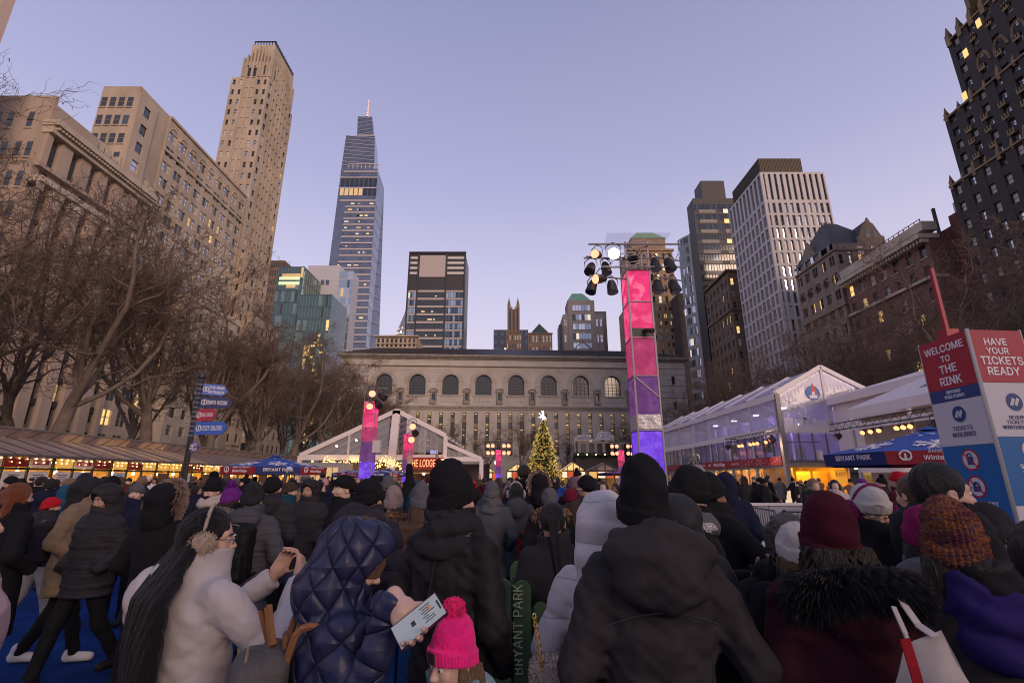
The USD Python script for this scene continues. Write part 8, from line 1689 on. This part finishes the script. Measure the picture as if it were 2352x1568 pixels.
# right group
t20, s, HP, hc, R20 = P('person in black outdoor jacket and black beanie looking down, right of the big man', 1576, 1074, 2.85, -104, coat='black', coatk=dict(hem=.66, bulk=1.12, arms=('phone', 'phone'), hood='down', seed=3.), hat='beanie', hatk=dict(tall=.015, low=.01, rib=.001), scarf='grey', hair=('short', 'black'), res=.0135, face=True, nod=-26, skin=0, turn=-14)
for k, w in enumerate(('THE', 'NORTH', 'FACE')):
    o = world_of(t20, np.array([-.10, -.152, 1.335 - k * .024]) * s); a = math.radians(-100); text_on(t20, w, atY(1612, 1207 + k * 7, 2.66), (1, 0, 0), (0, 0, 1), .014, WHT, bold=True, center=False)
ar = MB()
for k in range(3): ar.tube([atY(1630 + (8 + k * 4.5) * math.sin(q), 1219 - (8 + k * 4.5) * math.cos(q), 2.66) for q in np.linspace(0, 1.45, 6)], .003, 4)
ar.build('logo', WHT, t20)
P('person in dark hooded shell between the big man and the black outdoor jacket', 1552, 1133, 2.55, -10, coat_mat=cloth('slate_shell', (.026, .025, .029), .6), coatk=dict(hem=.66, bulk=1.0, hood=None, seed=2.), hood=True, hoodk=dict(big=1.05, seed=4.), hair=None, res=.013)
P('person in pale grey knit pompom hat behind the black beanie', 1594, 1063, 4.2, -30, coat='black', coatk=dict(hem=.7, bulk=1.1), hat='pompom', hatcol='grey', hat_mat=cloth('pale_grey_knit', (.22, .21, .21), .95), hatk=dict(rib=.004), res=.018)
t22, s, HP, hc, R22 = P('person in black beanie with arms stretched towards the ice', 1630, 1086, 3.7, -75, coat='black', coatk=dict(hem=.66, bulk=1.12, arms=(((.30, .12, 1.14), (.10, .36, 1.10)), ((.30, .2, 1.16), (.12, .48, 1.12))), hood='down', seed=6.), hat='beanie', hatk=dict(tall=.02), hair=('short', 'black'), res=.016, skin=2, hres=.008, hands=(((.11, .50, 1.115), (0, 1, -.2), (0, .2, 1), 1, .5),))
P('person in navy puffer with hood up watching the skaters', 1664, 1082, 5.8, -20, coat='navy', coatk=dict(hem=.72, bulk=1.0, style='puffer', hood=None), hood=True, hoodk=dict(big=.95), hair=None, res=.02)
pb = thing('paper_bag', 'brown paper shopping bag hanging beside the black jackets', 'bag', atY(1708, 1425, 3.9)); q = atY(1708, 1370, 3.9); MB().obox(q + [-.09, -.12, -.30], (.16, .1, 0), (-.05, .1, 0), (.02, -.02, .42)).build('bag_body', mat('kraft_paper', (.28, .17, .09), .8, var=.15, vscale=6), pb); MB().tube([q + [-.04, -.08, .12], q + [-.03, -.08, .26], q + [.02, -.05, .26], q + [.03, -.04, .12]], .004, 4).build('handle', cloth('kraft_cord', (.2, .12, .07)), pb)
# burgundy
BH = cloth('burgundy_knit', (.050, .0065, .014), .95, bump=.2, bscale=300); BC = cloth('burgundy_wool', (.034, .0075, .013), .95, bump=.3, bscale=200)
t21, s, HP, hc, R21 = P('person in burgundy beanie and burgundy coat with black fur collar, right foreground', 1884, 1130, 1.80, -4, coat_mat=BC, coatk=dict(hem=.45, bulk=1.12, arms=('down', 'elbow'), hood='down', seed=4., fold=.006, female=True), hat='beanie', hat_mat=BH, hatk=dict(tall=.03, low=.035, rib=.0006, seed=2.), hair=('long', 'dark_brown'), fur='black', furmat=mat('fur_black', (.017, .014, .015), .8, var=.5, vscale=40, obj=True), furlen=.07, furn=9000, res=FR)
wv = MB(); R = np.random.default_rng(21)
for k in range(90):
    a = R.uniform(-1.5, 1.5); x0, y0 = .10 * math.sin(a), -.02 - .10 * math.cos(a); n = 9; zz_ = np.linspace(1.62, R.uniform(1.36, 1.46), n); p = R.uniform(0, 6); wv.tube(np.stack([x0 * np.linspace(1, 1.5, n) + .014 * np.sin(zz_ * 40 + p), y0 * np.linspace(1, 1.75, n) + .012 * np.cos(zz_ * 37 + p), zz_], 1), np.linspace(.009, .003, n), 4)
put('wavy_strands', (wv.get()[0] * s, wv.get()[1]), HAIRM['dark_brown'], t21, world=False, smooth=True)
tb = thing('tote_bag', 'white canvas tote bag with red strap hanging from the burgundy coat', 'bag', atY(2130, 1560, 1.55)); CV = mat('white_canvas', (.42, .37, .34), .9, var=.12, vscale=14, obj=True)
def pl(pts): return np.array([atY(a, b, c) for a, b, c in pts])
def ribbon(pts, w, th=.004):
    mb = MB()
    for a, b in zip(pts[:-1], pts[1:]): mb.bar(a, b, w, th, up=(0, 1, .2))
    return mb
a_, b_, c_, d_ = pl([(2078, 1478, 1.5), (2162, 1446, 1.46), (2262, 1640, 1.5), (2030, 1680, 1.56)]); ff = np.array([.01, .09, 0]); 
def bagf():
    n = 14; V, F = [], []
    for side in (0, 1):
        for i in range(n + 1):
            for j in range(n + 1):
                u, v = i / n, j / n; p = a_ * (1 - u) * (1 - v) + b_ * u * (1 - v) + c_ * u * v + d_ * (1 - u) * v; bul = .045 * math.sin(math.pi * u) * min(1, 2.2 * v) + .008 * math.sin(9 * u + 7 * v) * v; V.append(p + np.array([0, bul if side else -bul, 0]))
        o = side * (n + 1) ** 2
        for i in range(n):
            for j in range(n): q = [o + i * (n + 1) + j, o + (i + 1) * (n + 1) + j, o + (i + 1) * (n + 1) + j + 1, o + i * (n + 1) + j + 1]; F.append(q if not side else q[::-1])
    return np.array(V), np.array(F)
put('bag_body', bagf(), CV, tb, smooth=True); ribbon(pl([(2068, 1376, 1.56), (2110, 1435, 1.50), (2150, 1462, 1.45)]), .022).build('strap', CV, tb); ribbon(pl([(2052, 1392, 1.54), (2080, 1455, 1.5), (2092, 1490, 1.47)]), .014).build('strap', CV, tb); ribbon(pl([(2078, 1466, 1.44), (2098, 1530, 1.44), (2118, 1600, 1.45)]), .026).build('strap', cloth('strap_red', (.28, .012, .018)), tb, label='red webbing strap')
P('person with curly grey hair turned right, just behind the burgundy beanie', 1806, 1176, 2.6, -60, coat='black', coatk=dict(hem=.6, bulk=1.0, hood=None), hair=('curly', 'grey'), res=.016, top='none')
P('child in white knit hat, half hidden by the burgundy beanie', 1822, 1196, 2.25, -20, coat='black', coatk=dict(hem=.6, bulk=.9, hood='down'), hat='beanie', hat_mat=cloth('ivory_knit', (.42, .38, .36), .95), hatk=dict(rib=.003), hair=('bob', 'light_brown'), res=.014)
hP = ((.045, .30, 1.22), (-.35, .35, .85), (.5, .8, 0), 1, .9); hP2 = ((-.06, .29, 1.21), (.45, .5, .6), (-.5, .8, .1), -1, .8)
t23, s, HP, hc, R23 = P('person in white beanie and magenta earmuffs looking down at a phone', 1988, 1110, 2.75, 172, coat='black', coatk=dict(hem=.6, bulk=1.1, arms=('phone', 'phone'), hood='down', female=True, seed=3.), hat='beanie', hat_mat=cloth('off_white_knit', (.40, .37, .355), .95, bump=.2, bscale=200), hatk=dict(rib=.002, low=.0), hair=('bob', 'black'), fur='camel', furlen=.05, face=True, glasses=True, nod=-24, res=.0135, hands=(hP, hP2), skin=0)
earmuffs(t23, HP, mat('magenta_fluff', (.16, .006, .07), .95, var=.3, vscale=30, obj=True), .062)
p3 = thing('phone', 'dark phone held by the person in white beanie and magenta earmuffs', 'phone', world_of(t23, np.array([0, .33, 1.25]) * s)); q = world_of(t23, np.array([0, .35, 1.30]) * s); MB().obox(q + [-.04, -.01, -.05], (.085, .0, .0), (.0, .02, .11), (0, .009, -.002)).build('case', BLK2, p3)
P('person with black swept hair in profile facing right, dark collar, before the sign', 2150, 1062, 2.3, -104, coat='black', coatk=dict(hem=.6, bulk=1.15, hood='down', arms=('pocket', 'pocket'), seed=2.), hair=('short', 'black'), res=.0135, hres=.005, face=True, skin=0, top='none', scarf='black')
KN = usdkit.material(stage, '/World/Looks/variegated_knit', {'t': ('texture_coordinate', {}), 'n': ('noise_texture', {'scale': 14.0, 'detail': 5.0, 'roughness': .7, 'distortion': 1.5}), 'mp': ('mapping', {'scale': (1, 1, 3.0)}), 'r': ('rgb_ramp', {'ramp': [(.28, (.03, .012, .03)), (.38, (.16, .012, .05)), (.46, (.05, .02, .02)), (.53, (.30, .09, .015)), (.60, (.10, .02, .03)), (.66, (.05, .07, .16)), (.74, (.25, .2, .18))]}), 'b2': ('noise_texture', {'scale': 130.0, 'detail': 2.0}), 'bp': ('bump', {'strength': 1.0, 'distance': .02}), 'p': ('principled_bsdf', {'roughness': .95})},
    [('t.object', 'mp.vector'), ('mp.vector', 'n.vector'), ('n.fac', 'r.fac'), ('r.color', 'p.base_color'), ('t.object', 'b2.vector'), ('b2.fac', 'bp.height'), ('bp.normal', 'p.normal')], surface='p.BSDF')
t24, s, HP, hc, R24 = P('person in multicoloured knit hat and purple fleece scarf, right foreground', 2190, 1148, 1.72, -24, coat_mat=cloth('dark_tweed', (.034, .029, .030), .95, bump=.3, bscale=250), coatk=dict(hem=.5, bulk=1.15, arms=('pocket', 'elbow'), hood=None, seed=6.), hat='beanie', hat_mat=KN, hatk=dict(rib=.004, tall=.015, low=.01, seed=3.), hair=('bob', 'dark_brown'), res=FR, turn=-18, skin=3, scarf='black', glasses=True, head=(-.03, 0, 0))
SCF = cloth('purple_fleece', (.022, .014, .088), .95, bump=.2, bscale=250)
def sf(X, Y, Z):
    d = 9.
    for k, (z, r, tt_) in enumerate(((1.385, .122, .044), (1.445, .108, .042), (1.505, .092, .036))): rr = np.sqrt(X ** 2 + (Y + .05) ** 2); zz = Z - z + .045 * (-Y / .14) * (1 - k * .3) - .02 * np.sin(3 * np.arctan2(Y, X) + k); e = np.sqrt((rr - r) ** 2 + (zz * .75) ** 2) - tt_; d = e if k == 0 else smin(d, e, .012)
    return d - wrin(X, Y, Z, .011, 1.9, 1.)
v, f = snet(sf, (-.22, -.26, 1.2), (.22, .2, 1.62), .009); put('fleece_scarf', (v * s, f), SCF, t24, world=False, smooth=True)
P('person in magenta beret behind the multicoloured knit hat', 2118, 1156, 2.1, -40, coat='grey', coatk=dict(hem=.6, bulk=1.0, hood='down'), hat='beanie', hat_mat=cloth('magenta_knit', (.16, .008, .06), .95), res=.016, hair=('bob', 'black'))
P('person with white fur collar beside the ticket sign', 2252, 1150, 2.4, -30, coat='charcoal', coatk=dict(hem=.6, hood='down'), fur='white', furlen=.07, furn=5000, furmat=mat('fur_white', (.5, .46, .45), .9, var=.2, vscale=30, obj=True), hair=('short', 'black'), hat='beanie', hatcol='charcoal', res=.014)
P('person with long dark auburn hair at the right edge', 2372, 1192, 1.75, -10, coat='charcoal', coatk=dict(hem=.5, bulk=1.1, hood=None, female=True), hair=('long', 'dark_brown'), res=.013, top='none')
P('person with light brown ponytail facing the rink', 2086, 1090, 3.4, 10, coat='black', coatk=dict(hem=.6, hood='down', female=True), hair=('pony', 'light_brown'), res=.016, top='none')
P('person in red beanie and burgundy coat by the rink boards', 2058, 1081, 7.5, 20, coat='burgundy', hat='beanie', hatcol='red', hatk=dict(rib=.004), res=.022)
# small things around them
fb = thing('fluffy_handbag', 'cream fluffy handbag on a gold chain beside the white puffer', 'bag', atY(1262, 1620, 2.0)); q = atY(1264, 1598, 2.0); R = np.random.default_rng(3)
def bf(X, Y, Z): d = [np.abs(X) - .03 , np.abs(Y) - .03, np.abs(Z) - .09]; return np.sqrt(sum(np.maximum(e, 0) ** 2 for e in d)) - .035
v, f = snet(bf, (-.12, -.12, -.18), (.12, .12, .18), .012); nn = vnorm(v, f); nn *= np.sign((v * nn).sum(1, keepdims=True)); fv = fur_on(v, nn, 2600, .016, R, .003); put('bag_body', (lambda m: (m[0] + q, m[1]))(MB().add(v, f).add(*fv).get()), mat('cream_fleece', (.40, .32, .26), .95, var=.2, vscale=40), fb)
chn = MB()
for k in range(14): c = q + [-.03 - .002 * k, -.06, .10 + .013 * k]; chn.tube([c + np.array([.006 * math.cos(a), .006 * math.sin(a) * (k % 2), .009 * math.sin(a)]) for a in np.linspace(0, 6.28, 8)], .0022, 4)
chn.build('gold_chain', mat('gold', (.6, .38, .10), .3, metal=1), fb)
GS = mat('green_slat', (.06, .115, .045), .6, var=.2, vscale=4); SLW = .085
def slat(w, h, th=.02): n = 9; return [(-w / 2, 0), (w / 2, 0)] + [(w / 2 * math.cos(a), h - w / 2 + w / 2 * math.sin(a)) for a in np.linspace(0, math.pi, n)]
def slat_bin(name, label, c, r, H, m, n, text=None, hole=False, facing=-math.pi / 2):
    t = thing(name, label, 'litter bin', (*c, 0)); R = np.random.default_rng(int(H * 1000))
    for k in range(n):
        a = facing + k * 2 * math.pi / n; o = np.array([c[0] + r * math.cos(a), c[1] + r * math.sin(a), .0]); u = np.array([-math.sin(a), math.cos(a), 0]); nn = np.array([math.cos(a), math.sin(a), 0]); h = H + (.07 if k % 3 == 0 else R.uniform(-.05, .0)); w = 2 * r * math.tan(math.pi / n) * .93
        pg = Polygon(slat(w, h))
        if hole: pg = pg.difference(Polygon([(.62 * w / 2 * math.cos(q), h - w * .95 + w * .62 * math.sin(q)) for q in np.linspace(0, 6.28, 20)])); 
        ex = trimesh.creation.extrude_polygon(pg, .018, engine='earcut'); v = ex.vertices; put('slat', (o + v[:, :1] * u + v[:, 1:2] * np.array([0, 0, 1.0]) + v[:, 2:] * nn, ex.faces), m, t)
        if text and k == 0: text_on(t, text, o + nn * .0185 + [0, 0, h * .81], np.array([0, 0, 1.0]), -u, .05, mat('pale_gold_print', (.5, .5, .3), .6), maxw=h * .35)
    MB().lathe([(0, .05), (r * .9, .05), (r * .93, H - .12), (r * .97, H - .12)], (*c, 0), 16).build('inner_bin', BLK2, t)
    lb = MB(); 
    for k in range(24): a = k * .2618; lb.tube([(c[0] + r * .93 * math.cos(a), c[1] + r * .93 * math.sin(a), H - .12), (c[0] + r * .99 * math.cos(a + .1), c[1] + r * .99 * math.sin(a + .1), H - .09 + .02 * R.random())], .02, 5)
    lb.build('bin_liner', mat('bin_liner', (.012, .012, .013), .25), t); return t
slat_bin('slatted_bin', 'dark green slatted bin lettered Bryant Park, between black jacket and white puffer', (.055, 3.05), .20, 1.13, GS, 13, 'BRYANT PARK')
slat_bin('slatted_bin', 'second green slatted bin just behind the lettered one', (.05, 3.75), .26, 1.05, GS, 12)
slat_bin('slatted_bin', 'blue slatted recycling bin with oval holes, right of the navy hood', (-.62, 3.6), .22, 1.02, mat('bin_blue', (.008, .06, .17), .5), 9, None, True)
slat_bin('slatted_bin', 'bright green slatted bin peeking out left of the navy hood', (-1.40, 3.9), .16, 1.10, mat('bin_green', (.05, .30, .06), .4), 7, None, True, -2.2)
bs = thing('banner_barrier', 'white printed banner wrapped over a barrier beside the queue', 'barrier', (2.45, 5.6, 0)); BW = mat('white_vinyl', (.46, .44, .47), .45, bump=.25, bscale=4)
pts = [(2.36, 5.42), (2.5, 5.65), (3.0, 6.3), (3.55, 7.0), (4.5, 6.9)]
for (a, b) in zip(pts[:-1], pts[1:]): A3, B3 = np.array([*a, .06]), np.array([*b, .06]); MB().obox(A3, B3 - A3, (.02, -.02, 0), (0, 0, 1.02)).build('banner_panel', BW, bs)
MB().tube([(2.36, 5.42, .05), (2.33, 5.38, .5), (2.34, 5.4, 1.0), (2.45, 5.56, 1.12), (2.62, 5.8, 1.13), (3.55, 7.0, 1.10)], .035, 8).build('rolled_edge', BW, bs, smooth=True)
u = np.array([.618, .786, 0]); u /= np.linalg.norm(u); o = np.array([3.08, 6.4, 0]); nn = np.cross(u, [0, 0, 1]); text_on(bs, 'BANK OF AMERICA', o + nn * .012 + [0, 0, .93] + u * .2, u, (0, 0, 1), .05, SX, maxw=.5); text_on(bs, 'WinterVillage', o + nn * .012 + [0, 0, .80] + u * .2, u, (0, 0, 1), .10, SX, bold=True, maxw=.75); text_on(bs, 'at Bryant Park', o + nn * .012 + [0, 0, .70] + u * .25, u, (0, 0, 1), .05, SX, maxw=.4)
# ================================================================ the crowd further back
rc = random.Random(23); CW = 'people in the crowd'
def zone(px, Y):
    if px > 1530: return 'on the rink' if Y > 14.6 else 'beside the rink boards'
    if px < 330: return 'before the left kiosks'
    if px < 520: return 'near the fingerpost'
    if px < 760: return 'before the big blue umbrella'
    if px < 900: return 'around the second light column'
    if px < 1050: return 'before the lodge sign'
    if px < 1200: return 'left of the lit tree'
    if px < 1330: return 'before the lit tree'
    return 'right of the lit tree'
crowd = []
Y = 8.6
while Y < 46:
    step = .80 + Y * .004; x = -1.02 * Y + rc.random() * step
    while x < .27 * Y:
        yy = Y + rc.uniform(-.45, .45); xx = x + rc.uniform(-.18, .18)
        ok = abs(xx - 3.5) > .7 or abs(yy - 12.7) > 1.0
        if xx < -23.5 or (yy > 14.1 and xx > 4.0): ok = False
        if abs(xx + 6.1) < .5 and abs(yy - 9.4) < .6: ok = False
        px = 1176 + xx / yy * 1157
        if px < 600 and yy < 9.8 and px > 420: ok = False
        if 575 < px < 660 and yy < 11: ok = False
        if ok and px > -30: crowd.append((xx, yy, px))
        x += step * rc.uniform(.8, 1.3)
    Y *= 1.19
rink = []
for i in range(34): 
    yy = 15.2 + 30 * rc.random() ** 1.3; xx = rc.uniform(4.9, 15.0); rink.append((xx, yy, 1176 + xx / yy * 1157))
for i in range(13): 
    yy = rc.uniform(8.0, 12.8); xx = rc.uniform(.57, 1.02) * yy; rink.append((xx, yy, 1176 + xx / yy * 1157))
coats = [('black', 9), ('charcoal', 7), ('navy', 4), ('grey', 3), ('brown', 2.5), ('olive', 1.5), ('burgundy', 1.5), ('teal', 1), ('beige', 1), ('camel', .8), ('red', .7), ('white', .6), ('cream', .5), ('pink', .5), ('rust', .6), ('blue', .6)]
hats = [('black', 7), ('charcoal', 3), ('grey', 3), ('light_grey', 1.5), ('red', 1.5), ('white', 1.5), ('cream', 1.5), ('burgundy', 1.5), ('navy', 1.5), ('mustard', .7), ('purple', .5), ('pink', .8), ('blue', .6)]
def wpick(l):
    r = rc.random() * sum(w for _, w in l)
    for m, w in l:
        r -= w
        if r <= 0: return m
    return l[0][0]
styles = [dict(hem=.72, hood='down', seed=1.), dict(hem=.68, hood='down', bulk=1.12, style='puffer', step=.11, seed=2.), dict(hem=.48, hood=None, female=True, seed=3., flare=1.05), dict(hem=.74, hood=None, bulk=1.06, arms=('down', 'down'), seed=4.), dict(hem=.72, hood='down', arms=('phone', 'phone'), seed=5.), dict(hem=.72, hood='down', arms=('pocket', 'raised'), seed=6.)]
specs = []
for k, (x, y, px) in enumerate(crowd + rink):
    on = k >= len(crowd); c = wpick(coats); top = rc.choice(('beanie', 'beanie', 'beanie', 'pompom', 'hood', 'short', 'short', 'long', 'long', 'bob')); hc_ = wpick(hats); hr = rc.choice(('black', 'black', 'dark_brown', 'brown', 'light_brown', 'blonde')); st = rc.choices(range(6), (5, 4, 3, 3, 1.6, .5))[0]
    word = {'light_grey': 'light grey'}; cw_ = word.get(c, c)
    d = ('%s %s' % (word.get(hc_, hc_), 'pompom hat' if top == 'pompom' else 'beanie') if top in ('beanie', 'pompom') else 'hood up' if top == 'hood' else ('%s %s hair' % ({'short': 'short', 'long': 'long', 'bob': 'bobbed'}[top], hr.replace('_', ' '))))
    specs.append([x, y, px, on, c, top, hc_, hr, st, '%s coat, %s, %s' % (cw_, d, zone(px, y))])
grp = {}
for q in specs: grp.setdefault(q[-1], []).append(q)
ORD = ('leftmost', 'second from left', 'third from left', 'fourth from left', 'fifth from left', 'sixth from left', 'seventh from left')
for lab, l in grp.items():
    l.sort(key=lambda q: q[2])
    for i, q in enumerate(l): q.append('person in ' + lab + ('' if len(l) == 1 else ', %s' % ORD[min(i, 6)]))
print('crowd', len(specs))
for x, y, px, on, c, top, hc_, hr, st, _, lab in specs:
    res = .032 if y < 13 else .045 if y < 20 else .06
    yaw = rc.gauss(0, 28) if rc.random() < .72 else rc.uniform(90, 270)
    if on and y > 14.6: yaw = rc.uniform(0, 360)
    ck = dict(styles[st]); lk = {}
    if on and y > 14.6: ck['arms'] = ('out', 'down') if rc.random() < .5 else ('down', 'out'); ck['seed'] = 7.; lk = dict(stance=((-.16, -.22), (.13, .24)), lift=(.05, 0))
    kw = dict(coat=c, coatk=ck, res=res, hres=res * .56, legs=rc.choice(('black', 'black', 'charcoal', 'jeans', 'navy', 'grey')), legk=lk, group=CW, skin=rc.choice((0, 1, 3, 3, 2)))
    H = min(1.92, max(1.5, rc.gauss(1.70, .085)))
    if top in ('beanie', 'pompom'): kw.update(hat=top, hatcol=hc_, hatk=dict(seed=1., rib=0.), hair=('short', hr))
    elif top == 'hood': kw.update(hood=True, hair=None)
    else: kw.update(hair=(top, hr))
    pt_, ps_, _a, _b, _c = person(lab, x, y, yaw, H=H, lower=(y < 16 or on), **kw)
    if 'raised' in ck.get('arms', ()) and y < 24:
        NPH = globals().get('NPH', 0) + 1; q = world_of(pt_, np.array([.255, .20, 2.03]) * ps_)
        pz = thing('phone', 'small phone held up by the person with a raised arm %s, number %d from the front' % (zone(px, y), NPH) if False else 'lit phone raised above the heads by person in ' + ' '.join(lab.split()[2:8]).rstrip(','), 'phone', q)
        MB().box(q[0] - .075, q[0] + .075, q[1] - .005, q[1] + .005, q[2] - .037, q[2] + .037).build('case', BLK2, pz); MB().box(q[0] - .07, q[0] + .07, q[1] - .0075, q[1] - .0055, q[2] - .033, q[2] + .033).build('screen', mat('raised_screen', (.2, .2, .3), .2, emit=(.55, .5, 1), es=em(.55)), pz)
